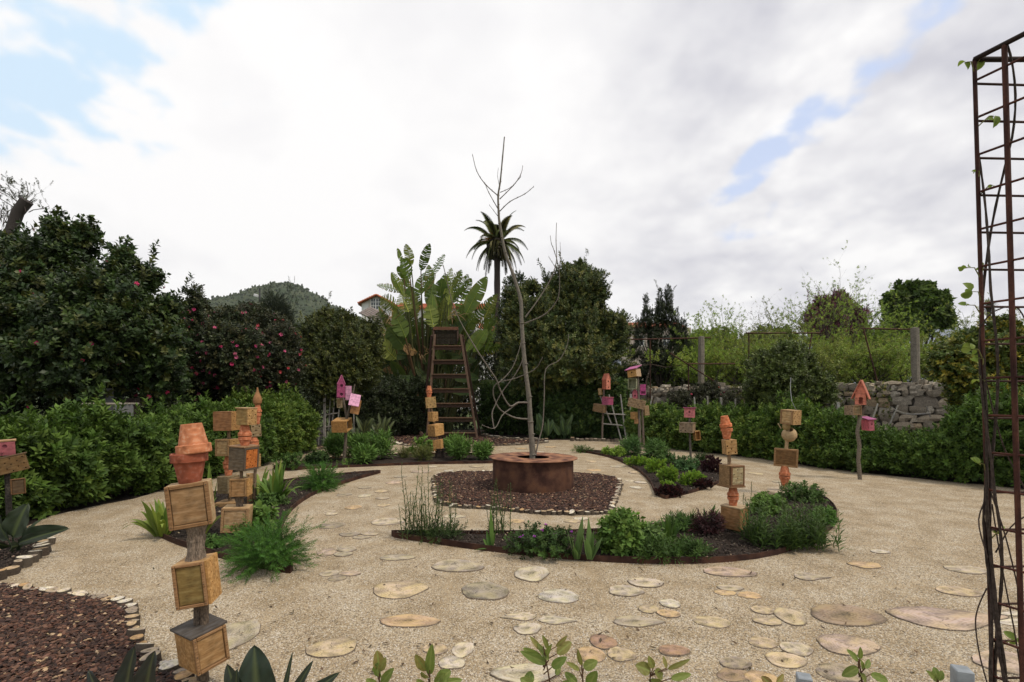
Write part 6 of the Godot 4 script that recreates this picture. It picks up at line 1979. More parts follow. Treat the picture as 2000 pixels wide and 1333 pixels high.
func gourd(c: Dictionary, cx: float, y0: float, y1: float, prof: Array, col: Color, nm := "gourd", tilt := 0.0) -> void:
	var mb := MB.new()
	mb.col = col
	var h: float = (y1 - y0) * c.s
	var p := []
	for e in prof: p.append(Vector2(e[0] * c.k, e[1] * h))
	var mid := lo(c, cx, (y0 + y1) * 0.5)
	mb.lathe(p, 20, Transform3D(Basis(), mid) * Transform3D(Basis(Vector3.UP, -0.5) * Basis(Vector3.RIGHT, tilt), Vector3.ZERO) * Transform3D(Basis(), Vector3(0, -h * 0.5, 0)))
	part(nm, mb, M.smooth, c.t)

func build_totems() -> void:
	var grp := "insect hotel totems of stacked boxes and pots"
	var tc := lc(0.62, 0.30, 0.18)
	var honey := lc(0.60, 0.385, 0.175)
	var tan := lc(0.54, 0.36, 0.185)
	var brown := lc(0.31, 0.20, 0.115)
	# the near one
	var c := totem("insect_totem", "tall insect hotel totem of three boxes under two big clay pots, nearest the camera", "insect hotel", 397, 1346, grp)
	post(c, "post", [398, 1346, 392, 1285], 13, 12.5, lc(0.22, 0.17, 0.12))
	post(c, "post", [386, 1225, 386, 1160], 9, 9, lc(0.20, 0.155, 0.11))
	post(c, "post", [399, 1225, 399, 1160], 9, 9, lc(0.24, 0.18, 0.125))
	hbox(c, 343, 379, 443, 1224, 1296, 27, 7, tan, "panel", "plain", {"panel": lc(0.42, 0.29, 0.16), "fcol": lc(0.36, 0.24, 0.135), "top": lc(0.10, 0.10, 0.11)})
	hbox(c, 342, 403, 425, 1092, 1176, -20, 6, lc(0.50, 0.35, 0.20), "panel", "drill", {"panel": lc(0.27, 0.21, 0.09), "spanel": honey, "r": 2.1, "fcol": lc(0.36, 0.235, 0.13)})
	driftwood(c, 383, 1026, 1094, 42, lc(0.30, 0.235, 0.175))
	hbox(c, 326, 409, 421, 942, 1026, -10, 6, lc(0.55, 0.44, 0.30), "panel", "plain", {"panel": lc(0.36, 0.25, 0.15), "fcol": lc(0.30, 0.195, 0.105)})
	pot(c, 371, 884, 943, 76, true, lc(0.36, 0.145, 0.10), 2)
	pot(c, 373, 828, 887, 72, false, lc(0.66, 0.36, 0.225), 6)
	# three behind it in the left bed
	c = totem("insect_totem", "insect hotel totem with an orange drilled panel, foremost in the left bed", "insect hotel", 462, 1058, grp)
	post(c, "base_block", [462, 1060, 462, 1034], 22, 24, lc(0.11, 0.095, 0.08))
	hbox(c, 431, 484, 495, 989, 1036, -12, -3, lc(0.52, 0.40, 0.26), "panel", "plain", {"panel": lc(0.44, 0.33, 0.22), "fcol": lc(0.42, 0.30, 0.18)})
	driftwood(c, 467, 968, 995, 17, lc(0.25, 0.195, 0.145))
	hbox(c, 448, 481, 491, 934, 968, -18, 0, tan, "panel", "drill", {"panel": lc(0.40, 0.26, 0.14), "spanel": honey})
	post(c, "post", [471, 936, 471, 915], 3.6, 3.6, lc(0.30, 0.21, 0.13))
	hbox(c, 446, 475, 504, 873, 917, -42, -3, lc(0.17, 0.145, 0.12), "plain", "framedrill", {"spanel": lc(0.60, 0.215, 0.055), "fcol": brown, "top": lc(0.33, 0.22, 0.14)})
	pot(c, 478, 853, 874, 27, true, tc)
	pot(c, 478, 830, 852.3, 28, false, tc)
	hbox(c, 461, 481, 500, 799, 830, -42, -1, lc(0.40, 0.29, 0.13), "plain", "drill", {"spanel": lc(0.52, 0.36, 0.18), "top": lc(0.50, 0.38, 0.24)})
	c = totem("insect_totem", "insect hotel totem with a brown cracked box on top, leftmost in the left bed", "insect hotel", 449, 992, grp)
	post(c, "post", [449, 992, 446, 810], 3.4, 3.4, lc(0.34, 0.24, 0.14))
	hbox(c, 418, 456, 476, 979, 990, -25, 0, lc(0.40, 0.28, 0.17), "plain", "plain")
	hbox(c, 425, 446, 470, 929, 962, -45, 2, lc(0.25, 0.215, 0.15), "plain", "plain", {"dz": 0.02})
	pot(c, 446, 908, 930, 22, true, tc)
	pot(c, 446, 891, 907.3, 23, false, tc)
	hbox(c, 421, 447, 468, 858, 890, -38, 0, lc(0.40, 0.285, 0.15), "panel", "drill", {"panel": lc(0.42, 0.32, 0.19), "spanel": lc(0.44, 0.29, 0.13)})
	hbox(c, 416, 451, 468, 804, 841, -26, 1, lc(0.30, 0.165, 0.085), "plain", "drill", {"spanel": lc(0.46, 0.29, 0.13)})
	c = totem("insect_totem", "insect hotel totem topped by a brown pear shaped gourd in the left bed", "insect hotel", 497, 985, grp)
	post(c, "post", [497, 985, 500, 795], 3.2, 3.2, lc(0.30, 0.21, 0.13))
	hbox(c, 482, 484, 500, 964, 984, 70, 0, lc(0.31, 0.2, 0.11), "plain", "plain")
	hbox(c, 480, 482, 499, 925, 947, 8, 0, tan, "drill", "plain", {"panel": lc(0.42, 0.30, 0.17)})
	hbox(c, 492, 500, 508, 887, 912, 40, 0, tan, "drill", "plain", {"panel": lc(0.47, 0.33, 0.17)})
	pot(c, 496, 864, 886, 19, true, tc)
	pot(c, 496, 853, 863.4, 19, false, tc)
	hbox(c, 489, 490.5, 510, 829, 853, 8, 3, lc(0.34, 0.27, 0.18), "drill", "plain", {"panel": lc(0.34, 0.28, 0.19)})
	pot(c, 502, 806, 829, 17, true, tc)
	pot(c, 503, 792, 805.4, 17, false, tc)
	gourd(c, 502.5, 757, 793, [[0, 0.0], [5, 0.02], [8.6, 0.16], [9.2, 0.3], [8.0, 0.46], [5.2, 0.62], [3.0, 0.75], [2.0, 0.86], [1.6, 0.95], [0.9, 1.0], [0, 1.0]], lc(0.38, 0.185, 0.075))
	# by the ladder
	c = totem("insect_totem", "leaning insect hotel totem of four drilled boxes in front of the ladder", "insect hotel", 860, 897, grp)
	driftwood(c, 860, 876, 899, 26, lc(0.075, 0.058, 0.045))
	post(c, "post", [858, 880, 852, 845, 843, 800, 839, 775], 2.2, 2.0, lc(0.40, 0.28, 0.16))
	hbox(c, 846, 861, 866, 859, 880, -16, 5, honey, "drill", "plain", {"spanel": honey, "r": 1.0})
	hbox(c, 836, 850, 867, 829, 851, 48, 6, honey, "plain", "drill", {"spanel": lc(0.48, 0.31, 0.15), "r": 1.0})
	hbox(c, 835, 844, 855, 805, 823, 46, 2, honey, "drill", "plain", {"panel": lc(0.50, 0.33, 0.16), "r": 1.0})
	hbox(c, 830, 833, 852, 776, 797, 9, 5, honey, "drill", "plain", {"panel": lc(0.47, 0.35, 0.18), "r": 1.0})
	pot(c, 838, 765, 777, 12, true, tc)
	pot(c, 838, 754, 764.6, 12, false, tc)
	# at the right end of the crescent bed
	c = totem("insect_totem", "insect hotel totem with a white drilled panel at the right end of the front bed", "insect hotel", 1434, 1044, grp)
	post(c, "base_block", [1434, 1046, 1434, 1030], 13, 13, lc(0.19, 0.16, 0.13))
	hbox(c, 1407, 1446, 1462, 990, 1032, -24, -2, lc(0.37, 0.225, 0.115), "plain", "plain", {"top": lc(0.50, 0.42, 0.32), "over": 0.004})
	pot(c, 1432, 970, 990, 23, true, tc)
	pot(c, 1432, 950, 969.2, 23.5, false, tc)
	hbox(c, 1403, 1427, 1453, 908, 948, 45, -1, lc(0.34, 0.23, 0.135), "framedrill", "plain", {"panel": lc(0.46, 0.42, 0.30), "fcol": lc(0.24, 0.145, 0.08), "base": lc(0.26, 0.16, 0.09)})
	post(c, "post", [1425, 908, 1424, 886], 3.8, 3.8, lc(0.42, 0.29, 0.17))
	hbox(c, 1409, 1418, 1439, 859, 887, 24, 4, lc(0.50, 0.34, 0.185), "drill", "plain", {"panel": lc(0.50, 0.335, 0.17)})
	pot(c, 1419.5, 836, 858, 24, true, tc)
	pot(c, 1415, 813, 835.4, 25, false, lc(0.64, 0.29, 0.155), 9)
	c = totem("insect_totem", "insect hotel totem with a cut calabash gourd, behind the front bed at the right", "insect hotel", 1532, 966, grp)
	var sl := MB.new()
	sl.col = lc(0.56, 0.45, 0.32)
	sl.lathe([Vector2(0.26, -0.03), Vector2(0.265, 0.05), Vector2(0.25, 0.065), Vector2(0, 0.065)], 20)
	part("base_slab", sl, M.smooth, c.t)
	post(c, "post", [1532, 966, 1534, 900, 1538, 855, 1541, 825], 3.8, 3.6, lc(0.52, 0.38, 0.22), "woodv")
	pot(c, 1533, 930, 949, 22.5, true, tc)
	pot(c, 1533, 911, 929.2, 23.5, false, tc)
	hbox(c, 1511, 1558, 1560, 877, 912, -3, -2.5, lc(0.42, 0.29, 0.17), "panel", "plain", {"panel": lc(0.225, 0.135, 0.06), "fcol": lc(0.42, 0.28, 0.15)})
	gourd(c, 1542, 836, 863, [[0, 0.0], [6, 0.02], [12, 0.15], [15.4, 0.38], [15.6, 0.56], [13.6, 0.76], [9.6, 0.93], [8.2, 0.98], [7.4, 0.95], [9.0, 0.80], [11, 0.5], [5, 0.1], [0, 0.1]], lc(0.55, 0.39, 0.21), "calabash", 0.62)
	gourd(c, 1536, 823, 841, [[0, 0.0], [5, 0.02], [8, 0.3], [8.4, 0.55], [6.4, 0.85], [3.5, 0.98], [0, 1.0]], lc(0.42, 0.29, 0.12), "small_gourd")
	post(c, "handle", [1520, 828, 1526, 838], 1.3, 1.2, lc(0.52, 0.40, 0.22), "smooth")
	hbox(c, 1525, 1548, 1564, 801, 829, -33, -3.5, lc(0.52, 0.38, 0.225), "panel", "drill", {"panel": lc(0.58, 0.44, 0.26), "spanel": lc(0.50, 0.35, 0.19), "fcol": lc(0.40, 0.28, 0.16), "r": 1.05})

func cut(outer: PackedVector2Array, x0: float, holes: Array) -> Array:    # the outline with holes cut out, as two notched halves that meet at x0
	var r := []
	for s in [0.0, 1.0]:
		var a: float = x0 - 5.0 * (1.0 - s)
		var cur := Geometry2D.intersect_polygons(outer, PackedVector2Array([Vector2(a, -5), Vector2(a + 5.0, -5), Vector2(a + 5.0, 5), Vector2(a, 5)]))
		for h in holes:
			var nxt: Array[PackedVector2Array] = []
			for p in cur: nxt.append_array(Geometry2D.clip_polygons(p, h))
			cur = nxt
		for p in cur:
			var area := 0.0
			for k in p.size(): area += p[k].cross(p[(k + 1) % p.size()])
			if area < 0.0: p.reverse()
			r.append(p)
	return r

func house(c: Dictionary, nm: String, x0: float, xc: float, x1: float, y0: float, y1: float, yaw: float, roll: float, front: Color, side: Color, roof: Color, form: String, holes: Array, opt := {}) -> void:
	var th := deg_to_rad(absf(yaw))
	var wf := (xc - x0) if yaw <= 0.0 else (x1 - xc)
	var ws := (x1 - xc) if yaw <= 0.0 else (xc - x0)
	var w: float = wf * c.k / maxf(0.3, cos(th))
	var d: float = ws * c.k / maxf(0.25, sin(th)) if absf(yaw) > 1.0 else w * 0.9
	var h: float = (y1 - y0) * c.s
	var mb := MB.new()
	mb.col = side
	var rise: float = opt.get("rise", 0.0) * c.s
	var shape := PackedVector2Array([Vector2(-w * 0.5, -h * 0.5), Vector2(w * 0.5, -h * 0.5), Vector2(w * 0.5, h * 0.5), Vector2(-w * 0.5, h * 0.5)])
	if form == "gable": shape.insert(3, Vector2(0, h * 0.5 + rise))
	var wall := minf(0.012, w * 0.12)
	var inner := Geometry2D.offset_polygon(shape, -wall)
	for p in cut(shape, 0.0, inner.slice(0, 1)): mb.prism(p, d - wall, Transform3D(Basis(), Vector3(0, 0, wall * 0.5)))
	mb.prism(shape, wall, Transform3D(Basis(), Vector3(0, 0, -(d - wall) * 0.5)))
	var o := part(nm, mb, M.paint, c.t, Transform3D(Basis(Vector3.UP, c.phi + deg_to_rad(yaw)) * Basis(Vector3(0, 0, 1), deg_to_rad(roll)), lo(c, (x0 + x1) * 0.5, (y0 + y1) * 0.5, opt.get("dz", 0.0))))
	var fm := MB.new()
	fm.col = front
	var gaps := []
	var mx := 0.0
	for e in holes:
		mx += e[0] * w / holes.size()
		var ring := PackedVector2Array()
		if e.size() > 3:
			for q in [Vector2(-1, -1), Vector2(1, -1), Vector2(1, 1), Vector2(-1, 1)]: ring.append(Vector2(e[0] * w, e[1] * h) + q * Vector2(e[2] * w, e[3] * h) * 0.5)
		else:
			for k in 16: ring.append(Vector2(e[0] * w, e[1] * h) + Vector2(cos(TAU * k / 16), sin(TAU * k / 16)) * e[2] * c.s)
		gaps.append(ring)
	var zf := d * 0.5
	for p in cut(shape, mx, gaps): fm.prism(p, 0.012, Transform3D(Basis(), Vector3(0, 0, zf + 0.006)))
	part("front", fm, M.paint, o)
	zf += 0.012
	if opt.get("perch", false):
		var pm := MB.new()
		pm.col = side
		pm.tube([Vector3(0, -h * 0.24, zf), Vector3(0, -h * 0.24, zf + 0.05)], [0.007], 6)
		part("perch", pm, M.paint, o)
	var rm := MB.new()
	rm.col = roof
	var ov: float = opt.get("over", 0.03)
	if form == "gable":
		var run := Vector2(w * 0.5 + ov, -rise * (w * 0.5 + ov) / (w * 0.5))
		var ang := atan2(-run.y, run.x)
		for s in [-1.0, 1.0]:
			rm.box(Vector3(run.length(), 0.018, d + 0.02 + ov), Transform3D(Basis(Vector3(0, 0, 1), -s * ang), Vector3(s * run.x * 0.5, h * 0.5 + rise + run.y * 0.5 + 0.012, 0.012)), 0.003)
	else:
		var sl: float = opt.get("slope", 0.0)
		rm.box(Vector3(w + ov * 2, 0.02, (d + ov * 2) / cos(sl)), Transform3D(Basis(Vector3.RIGHT, sl), Vector3(0, h * 0.5 + 0.012 + absf(sin(sl)) * d * 0.46, ov * 0.5)), 0.003)
	part("roof", rm, M.paint, o)

func build_birdhouses() -> void:
	var grp := "posts hung with painted birdhouses"
	var coral := lc(0.68, 0.225, 0.145)
	var pink := lc(0.50, 0.135, 0.17)
	var mag := lc(0.34, 0.062, 0.15)
	var pale := lc(0.72, 0.36, 0.52)
	var purple := lc(0.36, 0.09, 0.22)
	var tan := lc(0.50, 0.31, 0.14)
	var grey := lc(0.30, 0.25, 0.20)
	# right, coral house on a crooked post
	var c := totem("birdhouse_post", "crooked pole with coral pointed birdhouse above a bamboo bee box", "birdhouse post", 1680, 937, grp)
	post(c, "post", [1680, 938, 1677, 900, 1679, 870, 1675, 845, 1680, 815, 1681, 790], 4.6, 4.0, lc(0.27, 0.225, 0.17), "bark", 0.006)
	post(c, "stub", [1679, 815, 1689, 795], 4.2, 4.5, lc(0.15, 0.12, 0.09), "bark", 0.004)
	house(c, "birdhouse", 1670, 1691, 1694, 766, 791, -9, -2, coral, coral * 0.92, coral * 0.86, "gable", [[0.05, -0.18, 0.36, 0.52]], {"rise": 22, "over": 0.06})
	hbox(c, 1650, 1668, 1684, 792, 811, 46, 0, lc(0.30, 0.21, 0.13), "cane", "drill", {"spanel": grey, "r": 1.05})
	house(c, "nest_box", 1683, 1697, 1707, 820, 841, 34, 4, pink, lc(0.60, 0.14, 0.18), purple * 1.15, "slope", [[0.05, 0.1, 1.4]], {"slope": 0.16})
	# pole in the right bed
	c = totem("birdhouse_post", "thin pole with a small pink birdhouse over a grey bee box in the right bed", "birdhouse post", 1350, 906, grp)
	post(c, "post", [1350, 906, 1348, 860, 1347, 815], 2.5, 2.0, lc(0.19, 0.165, 0.135), "bark", 0.004)
	house(c, "birdhouse", 1336, 1357, 1358, 798, 816, -4, -1, lc(0.66, 0.215, 0.215), pink, mag, "flat", [[0.0, 0.1, 1.9], [0.0, -0.27, 0.6]], {})
	hbox(c, 1327, 1353, 1359, 827, 845, -14, -1, lc(0.33, 0.27, 0.21), "drill", "plain", {"panel": lc(0.34, 0.285, 0.235), "r": 1.1, "top": lc(0.22, 0.18, 0.14)})
	hbox(c, 1353, 1358, 1368, 842, 860, 26, 7, tan, "open", "plain", {"dz": 0.02})
	# tall pole at the far end of the right bed
	c = totem("birdhouse_post", "tall pole crowded with pink, tan and green boxes at the back right", "birdhouse post", 1250, 884, grp)
	post(c, "post", [1250, 884, 1249, 840, 1248, 790, 1246, 735], 3.3, 1.8, lc(0.25, 0.21, 0.17), "bark", 0.006)
	post(c, "second_post", [1257, 872, 1256, 840, 1254, 800], 2.6, 2.2, lc(0.22, 0.17, 0.13), "bark", 0.005)
	house(c, "birdhouse", 1226, 1243, 1252, 722, 737, -28, 8, lc(0.52, 0.29, 0.09), lc(0.55, 0.38, 0.22), lc(0.46, 0.13, 0.28), "slope", [[0.0, 0.05, 1.6], [0.0, -0.3, 0.6]], {"slope": 0.3, "over": 0.05})
	hbox(c, 1226, 1243, 1246, 740, 761, -10, -1, lc(0.36, 0.42, 0.33), "open", "plain")
	house(c, "birdhouse", 1236, 1245.5, 1247, 768, 779, -6, 3, pink, mag, mag, "gable", [[0.0, 0.0, 1.8]], {"rise": 8, "over": 0.0, "dz": -0.05})
	house(c, "nest_box", 1250, 1261, 1262, 753, 772, -4, 0, lc(0.52, 0.085, 0.26), mag, lc(0.52, 0.09, 0.27), "flat", [[0.05, -0.25, 0.74, 0.26]], {"over": 0.005})
	hbox(c, 1225, 1258, 1260.5, 780, 797, -8, -13, lc(0.36, 0.28, 0.20), "drill", "plain", {"panel": lc(0.38, 0.295, 0.215), "r": 1.05, "dz": 0.06})
	hbox(c, 1257, 1260, 1269, 793, 812, 20, 6, lc(0.42, 0.33, 0.22), "plain", "cane", {"dz": -0.03})
	hbox(c, 1231, 1238, 1246, 805, 819, 40, 2, lc(0.46, 0.30, 0.14), "plain", "plain", {"spanel": tan})
	hbox(c, 1238, 1239, 1247, 819, 828, 8, 3, lc(0.44, 0.28, 0.15), "plain", "plain", {"dz": 0.02})
	# salmon pole by the lattice
	c = totem("birdhouse_post", "slim pole with a tall salmon birdhouse above a pink one, before the hydrangea", "birdhouse post", 1176, 861, grp)
	post(c, "post", [1176, 861, 1177, 820, 1180, 760], 2.0, 1.6, lc(0.24, 0.19, 0.15), "bark", 0.005)
	house(c, "birdhouse", 1176, 1184, 1192, 742, 761, 42, 0, lc(0.70, 0.25, 0.16), lc(0.62, 0.20, 0.13), lc(0.66, 0.22, 0.15), "gable", [[0.0, 0.32, 1.5], [0.0, -0.3, 1.5]], {"rise": 11, "over": 0.01})
	hbox(c, 1169, 1175, 1177, 759, 772, -14, 5, lc(0.55, 0.40, 0.20), "panel", "plain", {"panel": lc(0.50, 0.40, 0.27), "dz": -0.05})
	house(c, "nest_box", 1176, 1189, 1198, 777, 791, -32, -3, lc(0.48, 0.12, 0.21), lc(0.42, 0.09, 0.17), pink, "flat", [[-0.05, 0.1, 1.1], [-0.1, -0.25, 0.5]], {"over": 0.02})
	hbox(c, 1158, 1178, 1185, 791, 805, -22, -9, lc(0.27, 0.19, 0.12), "drill", "plain", {"panel": lc(0.27, 0.195, 0.125), "r": 0.9, "top": lc(0.20, 0.15, 0.11), "dz": 0.06})
	# forked tree with the magenta house, left
	c = totem("birdhouse_post", "forked branch pole with a magenta pointed birdhouse and light pink boxes, back left", "birdhouse post", 671, 906, grp)
	post(c, "post", [671, 907, 674, 870, 676, 838, 677, 815], 3.4, 2.8, lc(0.21, 0.17, 0.125), "bark", 0.006)
	post(c, "fork", [677, 818, 673, 795, 669, 772], 2.5, 2.2, lc(0.19, 0.155, 0.115), "bark", 0.005)
	post(c, "fork", [677, 818, 683, 795, 689, 768, 693, 751], 2.8, 1.4, lc(0.20, 0.165, 0.125), "bark", 0.005)
	house(c, "birdhouse", 657, 658.5, 674, 752, 777, 7, -2, mag, lc(0.52, 0.15, 0.25), lc(0.50, 0.14, 0.25), "gable", [[0.04, 0.44, 2.9], [0.06, -0.24, 2.9]], {"rise": 18, "over": 0.0})
	house(c, "nest_box", 671, 682.5, 684, 756, 782, -7, 0, pale * 0.95, pale * 0.8, pale, "flat", [], {"over": 0.004, "dz": -0.12})
	house(c, "nest_box", 685, 702, 704, 783, 809, -8, -12, lc(0.46, 0.235, 0.09), lc(0.42, 0.2, 0.08), lc(0.42, 0.2, 0.08), "flat", [], {"over": 0.0})
	var rp := MB.new()
	rp.col = pale
	rp.box(Vector3(19.5 * c.s, 26 * c.s, 0.025), Transform3D.IDENTITY, 0.004)
	part("roof_board", rp, M.paint, c.t, Transform3D(Basis(Vector3.UP, c.phi) * Basis(Vector3(0, 0, 1), deg_to_rad(-12)) * Basis(Vector3.RIGHT, -0.5), lo(c, 696.5, 782, 0.16)))
	hbox(c, 654, 664, 666, 780, 797, -8, 0, lc(0.62, 0.55, 0.42), "open", "plain", {"dz": -0.12, "top": lc(0.66, 0.60, 0.48)})
	hbox(c, 650, 679, 690, 819, 841, 72, 10, lc(0.47, 0.29, 0.12), "open", "drill", {"spanel": lc(0.47, 0.285, 0.115), "r": 1.05, "dz": 0.08})
	# left edge
	c = totem("birdhouse_post", "pole with a pink tan roofed birdhouse and long tilted bee box at the left edge", "birdhouse post", 22, 1062, grp)
	post(c, "post", [22, 1064, 18, 1010, 14, 935, 12, 890], 7.5, 6, lc(0.10, 0.085, 0.07), "bark", 0.006)
	house(c, "birdhouse", -22, 29, 30, 864, 891, -3, 3, lc(0.36, 0.105, 0.115), pink * 0.6, lc(0.50, 0.30, 0.15), "slope", [[0.10, 0.18, 3.6]], {"slope": 0.18, "over": 0.012, "perch": true})
	hbox(c, -45, 62, 68, 896, 926, -8, 13, lc(0.22, 0.145, 0.07), "drill", "plain", {"panel": lc(0.20, 0.135, 0.065), "r": 1.2, "dz": 0.06, "top": lc(0.14, 0.10, 0.06)})
	hbox(c, 25, 27, 57, 934, 964, 6, 2, lc(0.16, 0.10, 0.05), "panel", "plain", {"panel": lc(0.12, 0.09, 0.055), "fcol": lc(0.19, 0.115, 0.055), "dz": 0.04})

# ---------- fences ----------
func sticks(nm: String, label: String, cat: String, z: float, bars: Array, col: Color, group := "") -> void:   # bars: part name, x, y, x, y in photo pixels, thickness in pixels, nearer by
	var at := ground_at(bars[0][1], z)
	var t := thing(nm, label, cat, at, group)
	for e in bars:
		var dz: float = e[6] if e.size() > 6 else 0.0
		var mb := MB.new()
		mb.col = vary(col, 0.12)
		var a := pp(e[1], e[2], z - dz) - at
		var b := pp(e[3], e[4], z - dz) - at
		if a.y < 0.35: a.y = -0.03
		if b.y < 0.35: b.y = -0.03
		var y := (b - a).normalized()
		var x := y.cross(Vector3.BACK).normalized()
		var w: float = e[5] * z / F
		mb.box(Vector3(w, a.distance_to(b), w * 0.55), Transform3D(Basis(x, y, x.cross(y)), (a + b) * 0.5), 0.006)
		part(e[0], mb, M.woodv, t)

func build_fences() -> void:
	var grey := lc(0.40, 0.41, 0.41)
	sticks("picket_fence", "grey white picket trellis fence left of the pink birdhouse tree", "fence", 17.4, [
		["picket", 609, 776, 612, 866, 2.2], ["picket", 622, 774, 622, 868, 2.6], ["post", 633.5, 773, 633.5, 870, 5.0, 0.06], ["picket", 645, 772, 640, 868, 2.4], ["picket", 653, 779, 645, 866, 2.4], ["picket", 662, 800, 656, 866, 2.2], ["picket", 690, 778, 692, 866, 2.0],
		["rail", 604, 815, 661, 807, 2.4, 0.05], ["rail", 606, 840, 656, 831, 2.4, 0.05], ["rail", 606, 863, 655, 853, 2.4, 0.05]], grey)
	sticks("picket_fence", "row of grey picket tops showing above the bright bush", "fence", 16.6, [
		["picket", 533, 792, 533, 880, 2.6], ["picket", 545, 786, 545, 880, 2.6], ["picket", 556, 778, 554, 880, 2.6], ["picket", 516, 797, 517, 880, 2.2], ["picket", 585, 779, 586, 880, 2.4], ["rail", 512, 830, 590, 826, 2.4, 0.06]], grey)
	sticks("lattice_trellis", "leaning white lattice trellis between the salmon and the crowded birdhouse poles", "trellis", 19.2, [
		["slat", 1172, 774, 1194, 828, 2.4], ["slat", 1189.5, 771, 1214, 853, 2.6], ["slat", 1212, 771, 1223, 856, 2.6], ["post", 1232, 770, 1232, 862, 4.2, 0.06], ["slat", 1274, 774, 1269, 800, 2.4],
		["rail", 1178, 808, 1232, 811, 2.2, 0.05], ["rail", 1178, 828, 1232, 833, 2.2, 0.05], ["rail", 1170, 849, 1230, 855, 2.2, 0.05]], grey)
	sticks("lattice_trellis", "broken pale lattice hidden behind the fig's lower branches", "trellis", 20.2, [
		["slat", 1058, 768, 1064, 800, 2.4], ["slat", 1075, 770, 1070, 800, 2.4], ["rail", 1064, 800, 1084, 802, 2.2, 0.05], ["rail", 1066, 822, 1082, 822, 2.2, 0.05]], grey)
	sticks("picket_fence", "grey picket tops poking above the hedge behind the small pink birdhouse", "fence", 15.6, [
		["picket", 1356, 776, 1366, 860, 2.8], ["picket", 1382, 774, 1388, 860, 2.8], ["post", 1408.5, 777, 1408.5, 870, 4.2, 0.06], ["picket", 1437, 779, 1430, 866, 2.8], ["picket", 1459, 796, 1456, 866, 2.4], ["rail", 1380, 822, 1460, 820, 2.6, 0.06]], grey)
	sticks("lattice_trellis", "grey slats leaning against the stone wall right of the coral birdhouse", "trellis", 12.6, [
		["post", 1637.5, 786, 1637.5, 880, 4.6, 0.06], ["slat", 1715, 789, 1698, 840, 3.0], ["slat", 1755, 792, 1738, 830, 3.0], ["slat", 1810, 794, 1818, 815, 2.8], ["rail", 1752, 803, 1766, 808, 3.2, 0.05], ["rail", 1766, 808, 1784, 810, 3.2, 0.05], ["rail", 1784, 810, 1818, 808, 3.2, 0.05]], grey)
	var wire := MB.new()
	wire.col = lc(0.48, 0.50, 0.52)
	var wz := 12.4
	var wa := ground_at(1545, wz)
	wire.tube([pp(1545, 738, wz) - wa, pp(1544, 760, wz) - wa, pp(1547, 785, wz) - wa, pp(1554, 799, wz) - wa, pp(1560, 803, wz) - wa, Vector3(0.3, 0.0, -0.2)], [0.007], 6)
	single("bent_wire", wire, M.metal, "thin bent white wire rising from the hedge above the gourd totem", "wire", wa)
	# seen dimly under the camellias: a table, a box and a dark board
	var tz := 9.6
	var ta := ground_at(218, tz)
	var t := thing("garden_table", "grey slatted table half hidden behind the left hedge under the camellia", "table", ta)
	for k in 5:
		var pm := MB.new()
		pm.col = lc(0.42, 0.43, 0.44)
		pm.box(Vector3(0.62, 0.03, 0.085), Transform3D(Basis(Vector3.UP, 0.35), pp(217, 789, tz) - ta + Vector3(0, 0, (k - 2) * 0.1)), 0.004)
		part("plank", pm, M.wood, t)
	for s in [-1.0, 1.0]:
		var lm := MB.new()
		lm.col = lc(0.2, 0.2, 0.2)
		lm.box(Vector3(0.05, 1.5, 0.4), Transform3D(Basis(), Vector3(s * 0.24, 0.73, 0)), 0.004)
		part("leg", lm, M.metal, t)
	var gb := MB.new()
	gb.col = lc(0.20, 0.20, 0.205)
	gb.box(Vector3(0.16, 1.8, 0.2), Transform3D(Basis(), Vector3(0, 0.9, 0)), 0.01)
	single("grey_cabinet", gb, M.metal, "narrow grey cabinet beside the half hidden garden table", "cabinet", ground_at(207, 10.4))
	var db := thing("plank_screen", "dark upright plank screen right of the half hidden garden table", "screen", ground_at(257, 10.6))
	for k in 6:
		var pm := MB.new()
		pm.col = vary(lc(0.045, 0.036, 0.032), 0.2)
		pm.box(Vector3(0.062, 1.6, 0.03), Transform3D(Basis(), Vector3((k - 2.5) * 0.066, 0.8, 0)), 0.004)
		part("plank", pm, M.woodv, db)

